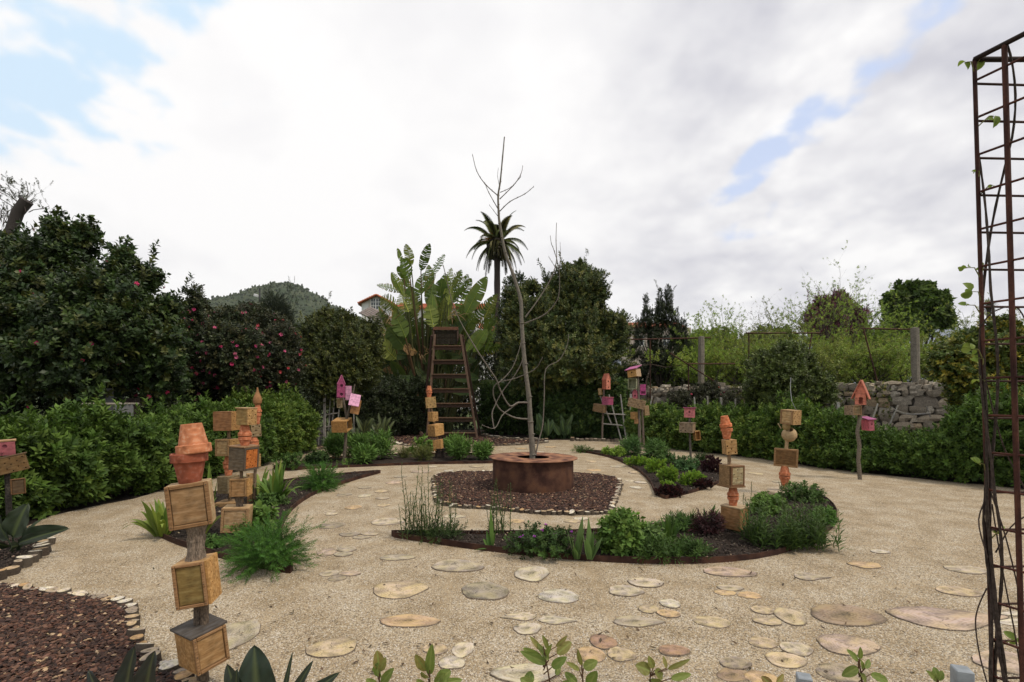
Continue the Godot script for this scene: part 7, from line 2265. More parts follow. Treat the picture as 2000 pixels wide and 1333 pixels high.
# ---------- plants in the beds ----------
func mound(label: String, x: float, y: float, w: float, h: float, kind: String, count: int, size: Vector2, tones: Array, cat := "plant", nm := "leafy_plant", opt := {}) -> Node3D:
	var at := gp(x, y, 0.03)
	var s := -at.z / F
	w *= cos(atan2(at.x, -at.z))
	var t := thing(nm, label, cat, at, opt.get("group", ""))
	var reach: float = {"fern": 0.17, "willow": 0.19, "herb": 0.13, "frill": 0.08, "broad": 0.24, "needle": 0.2}.get(kind, 0.15) * (size.x + size.y) * 0.5 / s
	var tight := 1.15 if kind == "fern" else 0.72
	w = maxf(w * 0.5, w - reach * tight)
	h = maxf(h * 0.45, h - reach * tight * 0.62)
	var blobs := []
	var n: int = opt.get("lobes", 3)
	for k in n:
		var a := TAU * k / n + x
		var f := 0.0 if n == 1 else 0.26
		blobs.append([Vector3(cos(a) * w * s * f, h * s * rf(0.36, 0.46), sin(a) * w * s * f * 0.8), Vector3(w * s * (0.5 - f * 0.6), h * s * rf(0.5, 0.62), w * s * (0.46 - f * 0.6))])
	var pts := crown_points(blobs, count, 0.75, 0.2, 6.0, int(x))
	for k in opt.get("plumes", 0):          # feathery plumes that arch out of the middle
		var az := rf(0, TAU)
		var lift := rf(0.15, 1.35)
		var d := Vector3(cos(az) * cos(lift), sin(lift), sin(az) * cos(lift))
		var p := Vector3(rf(-0.2, 0.2) * w * s, h * s * 0.15, rf(-0.2, 0.2) * w * s)
		var far := lerpf(w * 0.62, h * 1.25, lift / 1.35) * s * rf(0.75, 1.1)
		for j in 11:
			p += d * far / 11.0
			d = (d + Vector3.DOWN * 0.085).normalized()
			if j > 2: pts.append([p, d])
	var keep := []
	for q in pts:
		if q[0].y > 0.005: keep.append([q[0], (q[1] + Vector3(q[0].x, 0, q[0].z) / (w * s)).normalized()])
	sprigs(t, "leaves", kind, keep, size, tones, opt.get("up", 0.7), opt.get("loose", 0.5))
	if opt.has("flowers"):
		var fp := []
		for k in opt.flowers:
			var q = keep[rng.randi() % keep.size()]
			fp.append([Vector3(q[0].x, h * s * rf(0.7, 1.15), q[0].z), Vector3.UP])
		sprigs(t, "flowers", "flower", fp, Vector2(0.35, 0.5), opt.fcol, 0.6, 0.3)
	return t

func blades(label: String, x: float, y: float, list: Array, w: float, tones: Array, cat := "plant", nm := "iris_plant", arch := 0.0) -> void:   # list: tip x, tip y, nearer by (m), droop
	var at := gp(x, y, 0.02)
	var s := -at.z / F
	var t := thing(nm, label, cat, at)
	for e in list:
		var tip := Vector3((e[0] - x) * s, (y - e[1]) * s, e[2])
		var root := Vector3(tip.x * 0.16 + rf(-0.01, 0.01), 0, tip.z * 0.16)
		var droop: float = (e[3] if e.size() > 3 else arch)
		var len := tip.length()
		var top: Vector3 = root.lerp(tip, 0.55) + Vector3.UP * len * (0.10 + droop * 0.55)
		var pts := []
		for k in 11:
			var f := k / 10.0
			pts.append(root.lerp(top, f).lerp(top.lerp(tip, f), f))
		var side := Vector3(-tip.z, 0, tip.x)
		side = (side.normalized() + Vector3(rf(-0.5, 0.5), 0, rf(-0.5, 0.5)) + Vector3.RIGHT * 0.6).normalized() if side.length() > 0.01 else Vector3.RIGHT
		var mb := MB.new()
		mb.col = vary(tones[rng.randi() % tones.size()], 0.18)
		mb.blade(pts, w * s * rf(1.05, 1.5), side)
		part("leaf", mb, M.leaf2, t)

func broad_leaves(label: String, at: Vector3, z: float, list: Array, tone: Color, nm := "canna_plant", glossy := true) -> void:   # list: base x, y, tip x, y, width, nearer by, droop
	var t := thing(nm, label, "plant", at)
	var st := MB.new()
	st.col = lc(tone.r * 1.2, tone.g * 1.2, tone.b * 1.2)
	for e in list:
		var a := pp(e[0], e[1], z - e[5] * 0.3) - at
		var b := pp(e[2], e[3], z - e[5]) - at
		var len := a.distance_to(b)
		var y := (b - a).normalized()
		var x := y.cross(Vector3(rf(-0.4, 0.4), 0.25, 1.0)).normalized()
		var mb := MB.new()
		mb.col = vary(tone, 0.2)
		mb.big_leaf(Transform3D(Basis(x, y, x.cross(y)), a), len * 1.03, e[4] * z / F * 0.9, e[6] if e.size() > 6 else 0.5, 0.3, 0.72, lc(tone.r * 2.0 + 0.02, tone.g * 2.0 + 0.02, tone.b * 1.6), e[0])
		part("leaf", mb, M.leaf1 if glossy else M.leaf2, t)
		var root := Vector3(a.x * 0.25, -0.02, a.z * 0.25)
		st.tube([root, root.lerp(a, 0.6) + Vector3(0, 0.02, 0), a], [0.012, 0.009, 0.006], 5, false)
	part("stems", st, M.leaf0, t)

func wands(label: String, x: float, y: float, w: float, n: int, h0: float, h1: float, tones: Array, leaf_len: float, dense: float, depth := 1.0, heads := 0.0) -> void:   # thin upright stems set with narrow leaves
	var at := gp(x, y, 0.02)
	var s := -at.z / F
	var t := thing("wand_plant", label, "plant", at)
	var st := MB.new()
	var lv := MB.new()
	for k in n:
		var p := Vector3(rf(-0.5, 0.5) * w * s, 0, rf(-0.5, 0.5) * w * s * depth)
		var h := lerpf(h0, h1, pow(rng.randf(), 1.6)) * s
		var lean := Vector3(rf(-0.16, 0.16), 1, rf(-0.16, 0.16)) * h
		st.col = vary(tones[0], 0.2)
		var pts := []
		for j in 6: pts.append(p + lean * (j / 5.0) + Vector3(rng.randfn(), 0, rng.randfn()) * 0.006)
		st.tube(pts, [0.005, 0.0045, 0.004, 0.0035, 0.003, 0.002], 4, false)
		var m := int(h / 0.02 * dense)
		for j in m:
			var f := pow(float(j + 1) / m, 1.25)
			var i := mini(4, int(f * 5))
			var q: Vector3 = pts[i].lerp(pts[i + 1], f * 5 - i)
			var L := leaf_len * (1.0 - f * 0.55) * rf(0.7, 1.2)
			lv.col = vary(tones[rng.randi() % tones.size()], 0.25)
			lv.leaf(Transform3D(Basis(Vector3.UP, j * 2.4 + k) * Basis(Vector3.RIGHT, rf(0.5, 1.15)) * Basis(Vector3.UP, PI), q), L, L * 0.17, 2, 0.4, 0.1)
		if heads > 0.0 and rng.randf() < heads:
			for j in 9:
				st.col = vary(tones[0] * 0.9, 0.2)
				var e: Vector3 = pts[5] - lean.normalized() * j * 0.011
				st.tube([e, e + Vector3(rng.randfn() * 0.006, 0.016, rng.randfn() * 0.006)], [0.003, 0.001], 3, false)
	part("stems", st, M.leaf0, t)
	part("leaves", lv, M.leaf0, t).set_meta("kind", "stuff")

func build_plants() -> void:
	var mid := [lc(0.075, 0.14, 0.035), lc(0.095, 0.17, 0.04), lc(0.06, 0.11, 0.03)]
	var lime := [lc(0.24, 0.37, 0.06), lc(0.30, 0.44, 0.07), lc(0.19, 0.31, 0.055)]
	var fernc := [lc(0.075, 0.185, 0.035), lc(0.10, 0.23, 0.042), lc(0.06, 0.14, 0.03)]
	var dk := [lc(0.05, 0.09, 0.028), lc(0.065, 0.115, 0.032), lc(0.04, 0.07, 0.024)]
	var fresh := [lc(0.13, 0.22, 0.05), lc(0.16, 0.26, 0.055), lc(0.10, 0.18, 0.04)]
	var wine := [lc(0.050, 0.022, 0.026), lc(0.070, 0.026, 0.030), lc(0.034, 0.02, 0.022)]
	var blade := [lc(0.12, 0.21, 0.055), lc(0.15, 0.25, 0.06), lc(0.09, 0.17, 0.045)]
	# front crescent bed
	wands("tall sparse wiry stems at the left tip of the crescent bed", 838, 1052, 100, 30, 60, 150, [lc(0.085, 0.12, 0.045), lc(0.07, 0.11, 0.038)], 0.10, 1.3, 0.5)
	wands("second clump of wiry stems behind the narrow leaves, left part of the crescent bed", 978, 1046, 46, 14, 50, 112, [lc(0.085, 0.12, 0.045), lc(0.07, 0.11, 0.038)], 0.09, 1.1, 0.6)
	mound("low dark sprawl at the feet of the tall wiry stems", 860, 1055, 110, 22, "fern", 120, Vector2(0.5, 0.8), dk)
	blades("narrow pair of upright iris leaves in the left part of the crescent bed", 960, 1075, [[958, 993, 0.02], [950, 1040, 0.0], [943, 1055, 0.02], [924, 1075, 0.1], [968, 1040, 0.0]], 9, blade)
	mound("low dark green geranium with tiny violet flowers in the crescent bed", 1060, 1084, 130, 46, "herb", 420, Vector2(0.4, 0.65), dk + [mid[0]], "plant", "geranium_plant", {"flowers": 7, "fcol": [lc(0.35, 0.06, 0.42), lc(0.45, 0.10, 0.5)], "lobes": 4})
	blades("iris with broad grey green leaves, left one of the pair in the crescent bed", 1126, 1096, [[1106, 1035, 0.03], [1139, 1013, -0.02], [1144, 1022, 0.05, 0.3], [1116, 1055, 0.06], [1130, 1048, 0.0], [1120, 1070, 0.05]], 11, [lc(0.13, 0.21, 0.075), lc(0.16, 0.25, 0.085)])
	blades("iris with broad grey green leaves, right one of the pair in the crescent bed", 1152, 1097, [[1136, 1040, 0.03], [1150, 1015, -0.02], [1176, 1050, 0.05], [1160, 1040, 0.0], [1169, 1062, 0.05], [1144, 1052, 0.04]], 11, [lc(0.13, 0.21, 0.075), lc(0.16, 0.25, 0.085)])
	mound("bushy fresh green plant, tallest in the middle of the crescent bed", 1212, 1088, 70, 78, "herb", 420, Vector2(0.8, 1.25), fresh, "plant", "leafy_plant", {"lobes": 4})
	mound("low glossy green tufts right of the bushy plant, at the edging", 1282, 1094, 86, 34, "willow", 200, Vector2(0.45, 0.7), mid)
	mound("pale leaved rosette plant behind the low glossy tufts", 1268, 1068, 46, 34, "herb", 90, Vector2(0.8, 1.2), [lc(0.17, 0.26, 0.09), lc(0.13, 0.21, 0.07)])
	mound("low green tufts at the edging left of the bare soil", 1352, 1092, 70, 26, "willow", 150, Vector2(0.4, 0.65), mid)
	mound("upper row of leafy green tufts behind the irises", 1330, 1042, 66, 28, "willow", 150, Vector2(0.5, 0.75), mid)
	blades("cluster of short upright iris leaves in the middle of the crescent bed", 1306, 1066, [[1290, 1010, 0], [1300, 1003, 0.03], [1310, 1010, -0.02], [1318, 1000, 0.02], [1326, 1012, 0.0], [1333, 1022, 0.03], [1297, 1025, 0.05], [1321, 1030, 0.05]], 7, mid)
	blades("thin upright iris leaves just left of the white panelled totem", 1378, 1034, [[1341, 987, 0.0, 0.2], [1360, 998, 0.02, 0.1], [1375, 993, 0], [1390, 1000, 0.03], [1398, 987, 0], [1404, 995, 0.03], [1386, 1012, 0.05]], 7, blade)
	mound("dark wine leaved plant left of the white panelled totem", 1384, 1050, 52, 40, "willow", 110, Vector2(0.5, 0.75), wine, "plant", "wine_leaf_plant")
	wands("big dense clump of tall thin green stems at the right end of the crescent bed", 1545, 1068, 158, 95, 34, 92, [lc(0.075, 0.125, 0.035), lc(0.095, 0.155, 0.04), lc(0.06, 0.10, 0.03)], 0.145, 1.5, 0.55)
	wands("few taller stems with seed heads rising from the dense clump", 1520, 1040, 150, 14, 60, 100, [lc(0.11, 0.13, 0.06), lc(0.09, 0.13, 0.045)], 0.06, 0.7, 0.4, 0.9)
	mound("bright green low mat at the far right tip of the crescent bed", 1612, 1030, 50, 34, "herb", 170, Vector2(0.4, 0.6), [lc(0.09, 0.19, 0.04), lc(0.11, 0.22, 0.045)])
	mound("leafy geranium behind the dense clump near the gourd totem", 1570, 984, 90, 34, "herb", 240, Vector2(0.55, 0.85), mid, "plant", "geranium_plant", {"flowers": 3, "fcol": [lc(0.35, 0.06, 0.42)]})
	mound("light green leafy plant between the two right totems", 1500, 1010, 60, 42, "herb", 160, Vector2(0.7, 1.0), fresh)
	# right bed
	mound("tiny grass tufts at the tip of the right bed", 1138, 884.5, 40, 9, "willow", 70, Vector2(0.5, 0.8), mid, "plant", "grass_tuft")
	mound("lime green low plant nearest the tip of the right bed", 1187, 891, 22, 14, "herb", 80, Vector2(0.7, 1.0), lime)
	mound("lime green loose plant second from the tip of the right bed", 1208, 894, 26, 18, "herb", 100, Vector2(0.7, 1.0), lime)
	mound("spiky dark green perennial left of the crowded birdhouse pole", 1232, 892, 32, 34, "willow", 130, Vector2(0.9, 1.4), [lc(0.075, 0.15, 0.045), lc(0.10, 0.19, 0.055)])
	mound("spiky green perennial right of the crowded birdhouse pole", 1280, 897, 36, 34, "willow", 140, Vector2(0.9, 1.4), [lc(0.085, 0.16, 0.045), lc(0.11, 0.20, 0.055)])
	mound("lime mat along the inner edge of the right bed", 1245, 912, 44, 18, "frill", 200, Vector2(0.6, 0.9), lime)
	mound("lime mound in the middle of the right bed's inner edge", 1280, 926, 44, 26, "frill", 240, Vector2(0.6, 0.9), lime)
	mound("green leafy tuft in the middle of the right bed", 1300, 908, 40, 24, "herb", 160, Vector2(0.7, 1.05), mid)
	mound("bluish green leafy tuft behind the lime mounds", 1338, 922, 50, 26, "herb", 190, Vector2(0.7, 1.0), [lc(0.08, 0.155, 0.06), lc(0.095, 0.18, 0.065)])
	mound("rounded lime cushion at the front left of the right bed", 1306, 944, 38, 28, "frill", 240, Vector2(0.6, 0.85), lime)
	mound("low lime cushion at the front of the right bed", 1306, 956, 28, 10, "frill", 90, Vector2(0.5, 0.75), lime)
	mound("rounded lime cushion at the front right of the right bed", 1354, 952, 48, 28, "frill", 260, Vector2(0.6, 0.85), lime)
	mound("dark olive tuft at the foot of the thin birdhouse pole", 1370, 916, 36, 30, "fern", 150, Vector2(0.7, 1.0), dk)
	mound("wine red lettuce at the front corner of the right bed", 1310, 970, 56, 16, "frill", 170, Vector2(0.6, 0.9), wine, "plant", "wine_leaf_plant")
	mound("wine red lettuce at the right of the lime cushions", 1372, 956, 40, 14, "frill", 120, Vector2(0.6, 0.9), wine, "plant", "wine_leaf_plant")
	mound("dark purple leaved plant at the right end of the right bed", 1392, 926, 36, 30, "frill", 170, Vector2(0.7, 1.05), [lc(0.05, 0.022, 0.03), lc(0.07, 0.03, 0.036)], "plant", "wine_leaf_plant")
	# bed behind the planter
	mound("low dark green tuft at the left end of the back bed", 621, 908, 44, 22, "herb", 160, Vector2(0.9, 1.3), dk)
	for e in [[656, 902, 38, 46, "spiky bright green clump left of the pink birdhouse tree's stem"], [698, 901, 46, 46, "spiky bright green clump just right of the pink birdhouse tree's stem"], [743, 900, 46, 48, "spiky bright green clump, rightmost of the three tall ones in the back bed"], [712, 908, 38, 24, "lower spiky green clump in front of the tall ones"], [885, 892, 30, 32, "spiky green clump right of the leaning totem, behind"], [896, 901, 46, 38, "spiky green clump right of the leaning totem, in front"], [942, 901, 30, 26, "small spiky green clump just left of the planter"]]:
		mound(e[4], e[0], e[1], e[2], e[3], "willow", 200, Vector2(1.0, 1.6), [lc(0.12, 0.22, 0.05), lc(0.15, 0.27, 0.06), lc(0.09, 0.17, 0.04)], "plant", "spiky_perennial", {"up": 1.3, "loose": 0.35})
	mound("small olive herb in the middle of the back bed", 789, 898, 22, 22, "fern", 90, Vector2(0.8, 1.1), [lc(0.16, 0.17, 0.055), lc(0.12, 0.14, 0.045)])
	mound("yellow olive bushy herb left of the leaning totem", 826, 902, 44, 34, "fern", 220, Vector2(0.8, 1.2), [lc(0.17, 0.19, 0.055), lc(0.13, 0.155, 0.045)])
	mound("broad leaved plant behind the olive herb by the totem", 826, 886, 36, 26, "broad", 24, Vector2(0.8, 1.2), fresh)
	mound("tiny sprouts in front of the spiky clumps", 680, 910, 60, 8, "herb", 40, Vector2(0.5, 0.8), fresh)
	# left comma bed
	mound("big feathery bright green fern at the lower tip of the left bed", 524, 1112, 132, 86, "fern", 420, Vector2(0.35, 0.6), fernc, "fern", "feathery_fern", {"lobes": 5, "up": 0.1, "loose": 0.3, "plumes": 130})
	mound("smaller feathery bright green fern at the rim of the left bed", 628, 958, 66, 42, "fern", 200, Vector2(0.45, 0.75), fernc, "fern", "feathery_fern", {"lobes": 4, "up": 0.1, "loose": 0.3, "plumes": 80})
	var day := [lc(0.13, 0.22, 0.05), lc(0.17, 0.26, 0.055), lc(0.10, 0.18, 0.042), lc(0.22, 0.28, 0.06)]
	var fan := func(cx: float, cy: float, w: float, h: float, n: int, sd: int) -> Array:
		var r := RandomNumberGenerator.new()
		r.seed = sd
		var o := []
		for k in n:
			var u := r.randf_range(-1, 1)
			o.append([cx + u * w, cy - h * (1.0 - 0.80 * absf(u)) * r.randf_range(0.7, 1.05), r.randf_range(-0.25, 0.3), 0.1 + 0.75 * absf(u)])
		return o
	blades("large arching daylily in the middle of the left bed", 540, 985, fan.call(540, 985, 56, 86, 34, 5), 8, day, "plant", "daylily_plant")
	blades("arching daylily behind the large one, near the gourd topped totem", 505, 972, fan.call(505, 972, 40, 76, 20, 6), 7, day, "plant", "daylily_plant")
	blades("yellow green daylily at the left end of the left bed", 318, 1050, fan.call(312, 1050, 52, 92, 30, 7), 9, [lc(0.20, 0.27, 0.055), lc(0.24, 0.31, 0.06), lc(0.15, 0.22, 0.05)], "plant", "daylily_plant")
	blades("dark daylily between the near totem and the boxes behind", 385, 1052, fan.call(395, 1052, 46, 105, 22, 8), 9, day, "plant", "daylily_plant")
	blades("tall upright leaves left of the brown topped totem", 412, 1000, [[408, 905, 0.0], [418, 915, 0.1], [402, 930, 0.1], [424, 940, 0.0], [396, 950, 0.1, 0.4]], 8, day, "plant", "daylily_plant")
	mound("broad leaved green plant right of the orange panelled totem", 510, 1045, 50, 56, "broad", 46, Vector2(0.4, 0.65), fresh)
	mound("small leafy rosette on the soil of the left bed's middle", 528, 992, 60, 20, "herb", 70, Vector2(0.8, 1.2), mid)
	mound("small green seedling patch in front of the orange panelled totem", 410, 1076, 44, 20, "herb", 60, Vector2(0.5, 0.8), mid)
	mound("leafy weed beside the base block of the orange panelled totem", 478, 1062, 44, 30, "herb", 60, Vector2(0.6, 0.9), fresh)
	mound("loose weedy plant at the left tip of the back bed", 566, 918, 60, 34, "herb", 130, Vector2(0.7, 1.0), mid)
	# cannas
	broad_leaves("dark broad leaved canna in the black soil at the left edge", gp(30, 1084), -gp(30, 1084).z, [[24, 1050, 46, 987, 50, 0.0, 0.3], [42, 1052, 104, 1032, 34, 0.1, 1.0], [34, 1062, 96, 1036, 22, 0.3, 0.7], [36, 1066, 4, 1072, 20, 0.4, 0.5], [16, 1056, -20, 1000, 34, 0.0, 0.4], [48, 1046, 80, 1008, 18, -0.3, 0.4], [20, 1068, -30, 1062, 24, 0.3, 0.8]], lc(0.032, 0.045, 0.026))
	broad_leaves("dark canna leaves at the bottom left corner, over the log edging", gp(270, 1440), 2.36, [[240, 1400, 252, 1270, 56, 0.0, 0.2], [282, 1400, 284, 1288, 58, 0.1, 0.35], [225, 1400, 160, 1318, 40, 0.0, 0.4], [300, 1420, 345, 1345, 40, 0.1, 0.5]], lc(0.022, 0.026, 0.022))
	broad_leaves("dark canna leaves at the bottom, right of the near totem", gp(510, 1440), 2.36, [[505, 1400, 494, 1270, 82, 0.0, 0.3], [480, 1390, 440, 1312, 40, 0.1, 0.5], [545, 1400, 568, 1282, 12, 0.0, 0.2], [560, 1385, 596, 1306, 22, 0.1, 0.5], [560, 1390, 640, 1330, 30, 0.1, 0.8], [470, 1400, 452, 1320, 40, 0.1, 0.3]], lc(0.026, 0.036, 0.026))
	for e in [[702, 862, 17.5, "canna clump with bronze leaves under the giant leaves, left"], [745, 862, 17.8, "canna clump with bronze leaves under the giant leaves, right"], [1062, 862, 19.5, "canna clump just right of the fig stem in the shade"], [1100, 861, 19.8, "canna clump left of the hydrangea in the shade"], [660, 872, 16.6, "canna leaves behind the pink birdhouse tree"]]:
		var ls := []
		for k in 9:
			var bx: float = e[0] + rf(-14, 14)
			var by: float = e[1] - rf(8, 26)
			ls.append([bx, by, bx + rf(-16, 16), by - rf(16, 34), rf(8, 13), rf(-0.3, 0.4), rf(0.2, 0.9)])
		broad_leaves(e[3], ground_at(e[0], e[2]), e[2], ls, lc(0.075, 0.095, 0.045) if e[0] < 800 else lc(0.06, 0.10, 0.04))
	# scattered weeds and fallen leaves
	var litter := MB.new()
	for k in 320:
		var q := gp(rf(200, 1800), 850.0 + 470.0 * pow(rng.randf(), 0.8), 0.012)
		if absf(q.x) > 6.0 or q.z < -9.5: continue
		litter.col = vary(lc(0.10, 0.07, 0.045), 0.4)
		litter.leaf(Transform3D(Basis(Vector3.UP, rf(0, TAU)) * Basis(Vector3.RIGHT, -PI * 0.5 + rf(-0.15, 0.15)), q), rf(0.025, 0.055), rf(0.01, 0.022), 2, rf(-0.8, 0.8), 0.3)
	var lt := single("fallen_leaves", litter, M.leaf0, "dry leaf crumbs scattered over the gravel", "leaf litter")
	lt.set_meta("kind", "stuff")

# ---------- trellis at the right ----------
func build_trellis() -> void:
	var h := 2.94
	var A := Vector3(1.835, 0, -2.0)
	var t := thing("rebar_trellis", "tall rusty rebar trellis column with a twining vine at the right edge", "trellis", A)
	var lean := Vector3(0.085, 0, 0)       # it leans a little: the foot stands further right than the top
	var U := {"a": Vector3.ZERO, "b": Vector3(0.034, 0, 0.087), "c": Vector3(0.42, 0, 0.0), "d": Vector3(0.16, 0, 0.40), "e": Vector3(0.52, 0, 0.36), "f": Vector3(0.23, 0, -0.01)}
	var P := func(o: Vector3, y: float) -> Vector3: return o + lean * (1.0 - y / h) + Vector3(0, y, 0)
	for k in U:
		var mb := MB.new()
		mb.col = lc(0.125, 0.058, 0.045)
		var pts := []
		for j in 12: pts.append(P.call(U[k], h * j / 11.0 - (0.05 if j == 0 else 0.0)))
		mb.tube(pts, [0.0072 if k != "b" else 0.009], 8)
		part("upright", mb, M.rust, t)
	for j in 20:
		var y := 0.045 + j * 0.1475
		for e in [["a", "f"], ["f", "c"], ["a", "d"], ["d", "e"], ["c", "e"]]:
			var mb := MB.new()
			mb.col = lc(0.15, 0.066, 0.048) if e[1] == "d" else lc(0.085, 0.048, 0.042)
			var o := 0.012 if e[1] == "d" or e[1] == "e" else 0.0
			mb.tube([P.call(U[e[0]], y + o), P.call(U[e[1]], y + o)], [0.0046], 6)
			part("rung", mb, M.rust, t)
	for e in [["a", "c"], ["a", "d"], ["d", "e"], ["c", "e"]]:
		var mb := MB.new()
		mb.col = lc(0.045, 0.035, 0.034)
		mb.tube([P.call(U[e[0]], h + 0.004), P.call(U[e[1]], h + 0.004)], [0.010], 8)
		part("top_bar", mb, M.rust, t)
	# the vine: stems that twine round the corner upright
	var v := thing("twining_vine", "bare twining vine with a few fresh leaves climbing the rusty trellis", "vine", A + Vector3(0.08, 0, 0.02))
	var off := A - v.position
	for s in 4:
		var mb := MB.new()
		mb.col = vary(lc(0.085, 0.060, 0.050), 0.2)
		var pts := []
		var rr := []
		var top: float = [2.96, 2.7, 2.0, 1.55][s]
		var n := 60
		for k in n:
			var f := float(k) / (n - 1)
			var y := top * f
			var a := f * top * (2.6 + s * 0.5) + s * 1.9
			var r := 0.020 + 0.018 * sin(y * 3.1 + s * 2.0) + (0.045 * clampf((y - 1.9) * 1.4, 0.0, 1.0) * (0.6 + 0.4 * sin(y * 5.0 + s)) if s < 2 else 0.0)
			pts.append(P.call(off, y) + Vector3(maxf(-0.012, cos(a) * r) + (0.045 * clampf((y - 1.9), 0, 1) if s < 2 else 0.0), 0.0, sin(a) * r + 0.01))
			rr.append(lerpf(0.007, 0.0036, f) * (1.0 + 0.15 * sin(k * 2.3)))
		mb.tube(pts, rr, 7)
		part("stem", mb, M.bark, v)
	var lw := MB.new()          # a loose runner that hangs out to the left, and others crossing the rungs
	lw.col = lc(0.10, 0.07, 0.055)
	var Q := func(x: float, y: float, dz := 0.0) -> Vector3: return pp(x, y, 2.0 - dz) - v.position
	for p in [[[1928, 1150], [1912, 1185], [1906, 1220], [1914, 1280], [1930, 1340]], [[1940, 950], [1912, 1015], [1930, 1090]], [[1935, 960], [1965, 1050], [1995, 1180], [2012, 1300]], [[1938, 985], [1960, 1120], [1985, 1250], [2000, 1360]], [[1945, 1080], [1975, 1030], [2010, 1005]], [[1915, 640], [1940, 610], [1985, 600], [2010, 640]], [[1925, 740], [1960, 870], [2005, 960]]]:
		var pts := []
		for e in p: pts.append(Q.call(e[0], e[1], rf(-0.03, 0.03)))
		var sm := []
		for k in pts.size() - 1:
			for j in 5: sm.append(pts[k].cubic_interpolate(pts[k + 1], pts[maxi(0, k - 1)], pts[mini(pts.size() - 1, k + 2)], j / 5.0))
		sm.append(pts[-1])
		lw.tube(sm, [0.0034, 0.0026], 5)
	part("runners", lw, M.bark, v)
	for e in [[1918, 112, 30, 3], [1885, 122, 20, 2], [1942, 228, 26, 3], [1908, 335, 12, 2], [1888, 523, 20, 3], [1918, 520, 12, 2], [1900, 570, 32, 4], [1888, 596, 18, 2], [1898, 682, 30, 4], [1913, 700, 24, 3], [1918, 742, 28, 3], [1912, 905, 24, 3], [1956, 1036, 22, 3], [1985, 1250, 24, 3], [1940, 362, 12, 2]]:
		var stalk := MB.new()       # the young side shoot that carries the leaves
		stalk.col = lc(0.20, 0.19, 0.07)
		var hub: Vector3 = Q.call(e[0], e[1], 0.0)
		var foot: Vector3 = P.call(off, clampf(EYE - (e[1] + 22.0 - HZ) / F * 2.0, 0.05, 2.92))
		stalk.tube([foot, foot.lerp(hub, 0.6) + Vector3(0, 0.015, 0.01), hub], [0.0026, 0.002, 0.0014], 5, false)
		part("side_shoot", stalk, M.leaf0, v)
		for k in e[3]:
			var mb := MB.new()
			mb.col = vary(lc(0.23, 0.31, 0.075), 0.15)
			var a := rf(0, TAU)
			var L: float = e[2] * 2.0 / F * rf(0.6, 0.95)
			mb.leaf(Transform3D(Basis(Vector3(0, 0, 1), a) * Basis(Vector3.RIGHT, rf(-1.2, 0.4)), hub + Vector3(rf(-0.004, 0.004), rf(-0.004, 0.004), rf(-0.004, 0.004))), L, L * 0.62, 5, 1.3, 0.4, 0.8)
			part("leaf", mb, M.leaf2, v)

# ---------- foreground ----------
func shoot(label: String, x: float, z: float, leaves: Array) -> void:    # leaves: base x, y, tip x, y, width, bronze
	var at := ground_at(x, z)
	var t := thing("leaf_shoot", label, "shrub", at)
	var st := MB.new()
	st.col = lc(0.13, 0.075, 0.045)
	var top := 1500.0
	for e in leaves: top = minf(top, e[1])
	st.tube([Vector3(0.02, 0, 0.03), Vector3(rf(-0.02, 0.02), 0.35, 0.02), pp(x, maxf(top + 60.0, 1345.0), z) - at, pp(lerpf(x, leaves[0][0], 0.8), top, z) - at], [0.006, 0.005, 0.003, 0.0018], 6)
	for e in leaves:
		var a := pp(e[0], e[1], z + rf(-0.015, 0.015)) - at
		var b := pp(e[2], e[3], z + rf(-0.03, 0.02)) - at
		var y := (b - a).normalized()
		var x2 := y.cross(Vector3(rf(-0.5, 0.5), 0.5, 1.0)).normalized()
		var mb := MB.new()
		mb.col = vary(lc(0.17, 0.24, 0.06).lerp(lc(0.26, 0.19, 0.07), e[5]), 0.12)
		mb.big_leaf(Transform3D(Basis(x2, y, x2.cross(y)), a), a.distance_to(b) * 1.02, e[4] * z / F, 0.35, 0.25, 0.8, vary(lc(0.24, 0.28, 0.09), 0.1), e[0])
		part("leaf", mb, M.leaf2, t)
		st.tube([pp(lerpf(x, leaves[0][0], 0.8), maxf(e[1] + 14.0, top + 8.0), z) - at, a], [0.002, 0.0015], 4, false)
	part("stem", st, M.leaf0, t)

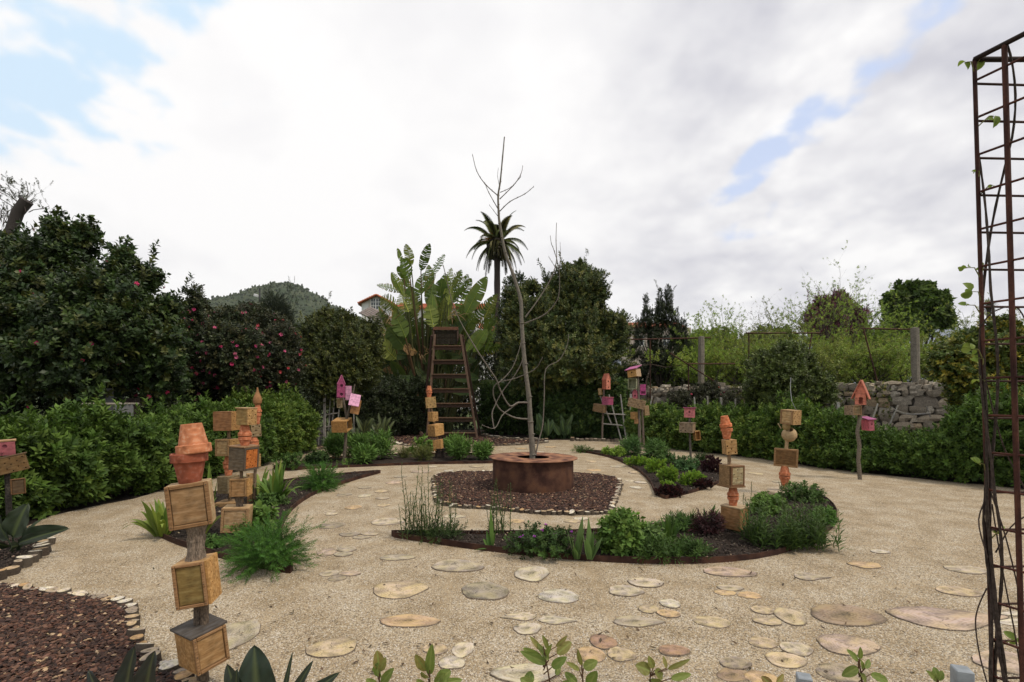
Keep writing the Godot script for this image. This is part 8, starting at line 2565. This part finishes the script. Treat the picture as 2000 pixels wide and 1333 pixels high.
func build_foreground() -> void:
	shoot("two fresh leaf tips at the bottom edge, left of the front trio of slices", 741, 1.55, [[741, 1308, 737, 1274, 22, 0.8], [742, 1312, 752, 1288, 14, 0.6], [738, 1322, 735, 1300, 22, 0.0], [745, 1338, 764, 1309, 18, 0.1], [735, 1345, 716, 1328, 18, 0.2], [750, 1350, 772, 1338, 18, 0.2]])
	shoot("leaf sprig with one tall green leaf before the front trio of slices", 840, 1.5, [[839, 1318, 841, 1266, 20, 0.05], [832, 1310, 812, 1284, 20, 0.7], [836, 1325, 822, 1318, 12, 0.4], [855, 1332, 878, 1311, 26, 0.1], [845, 1340, 905, 1328, 16, 0.1], [850, 1336, 866, 1318, 16, 0.2], [830, 1348, 815, 1330, 18, 0.3]])
	shoot("tallest leaf sprig with bronze tips at the bottom centre", 1076, 1.45, [[1058, 1272, 1036, 1244, 10, 0.7], [1060, 1290, 1024, 1268, 16, 0.1], [1068, 1296, 1020, 1276, 18, 0.1], [1072, 1290, 1050, 1258, 12, 0.3], [1088, 1278, 1116, 1254, 20, 0.6], [1086, 1264, 1108, 1244, 9, 0.8], [1078, 1304, 1104, 1286, 18, 0.05], [1070, 1268, 1062, 1244, 10, 0.4], [1066, 1284, 1074, 1262, 10, 0.2], [1040, 1342, 1018, 1326, 20, 0.2], [1030, 1336, 1038, 1312, 20, 0.1], [1086, 1320, 1094, 1296, 12, 0.2]])
	shoot("leaf sprig right of the tallest one at the bottom", 1140, 1.5, [[1136, 1300, 1128, 1274, 10, 0.6], [1140, 1306, 1166, 1292, 20, 0.2], [1132, 1310, 1108, 1294, 10, 0.5], [1128, 1336, 1102, 1314, 16, 0.1], [1150, 1342, 1162, 1316, 24, 0.1], [1120, 1344, 1098, 1334, 18, 0.1]])
	shoot("small bronze leaf sprig near the bottom, right of the coloured trio", 1270, 1.55, [[1270, 1312, 1244, 1300, 24, 0.5], [1276, 1306, 1268, 1284, 14, 0.5], [1278, 1310, 1300, 1326, 18, 0.4], [1304, 1308, 1348, 1290, 10, 0.6], [1302, 1306, 1296, 1282, 8, 0.7], [1310, 1326, 1352, 1318, 14, 0.2], [1296, 1340, 1270, 1330, 16, 0.3]])
	shoot("leaf sprig at the bottom right in front of the pinkish slab", 1686, 1.5, [[1676, 1292, 1658, 1270, 12, 0.1], [1680, 1288, 1682, 1268, 9, 0.2], [1690, 1306, 1702, 1288, 11, 0.1], [1676, 1304, 1646, 1322, 18, 0.2], [1700, 1318, 1742, 1332, 16, 0.1], [1686, 1310, 1684, 1290, 10, 0.2], [1692, 1334, 1684, 1316, 14, 0.3]])
	shoot("small green bud at the bottom edge near the right grey post", 1830, 1.55, [[1832, 1326, 1826, 1304, 14, 0.1], [1830, 1330, 1818, 1314, 12, 0.2], [1834, 1330, 1842, 1312, 12, 0.1]])
	shoot("reddish leaf tip at the bottom edge, left of the left grey post", 1515, 1.55, [[1508, 1340, 1488, 1322, 16, 1.0], [1516, 1336, 1534, 1318, 12, 0.8]])
	for e in [[1571, 1320, 26, "small grey square post top at the bottom edge, the left one"], [1880, 1306, 29, "small grey square post top at the bottom edge near the trellis"]]:
		var z := 1.6
		var at := ground_at(e[0], z)
		var s := z / F
		var mb := MB.new()
		mb.col = lc(0.30, 0.33, 0.36)
		var top: float = EYE - (e[1] - HZ) * s
		mb.box(Vector3(e[2] * s, top + 0.02, e[2] * s), Transform3D(Basis(Vector3.UP, -0.35), Vector3(0, top * 0.5 - 0.01, 0)), 0.003)
		single("fence_post", mb, M.paint, e[3], "post", at, "grey fence posts at the bottom edge")
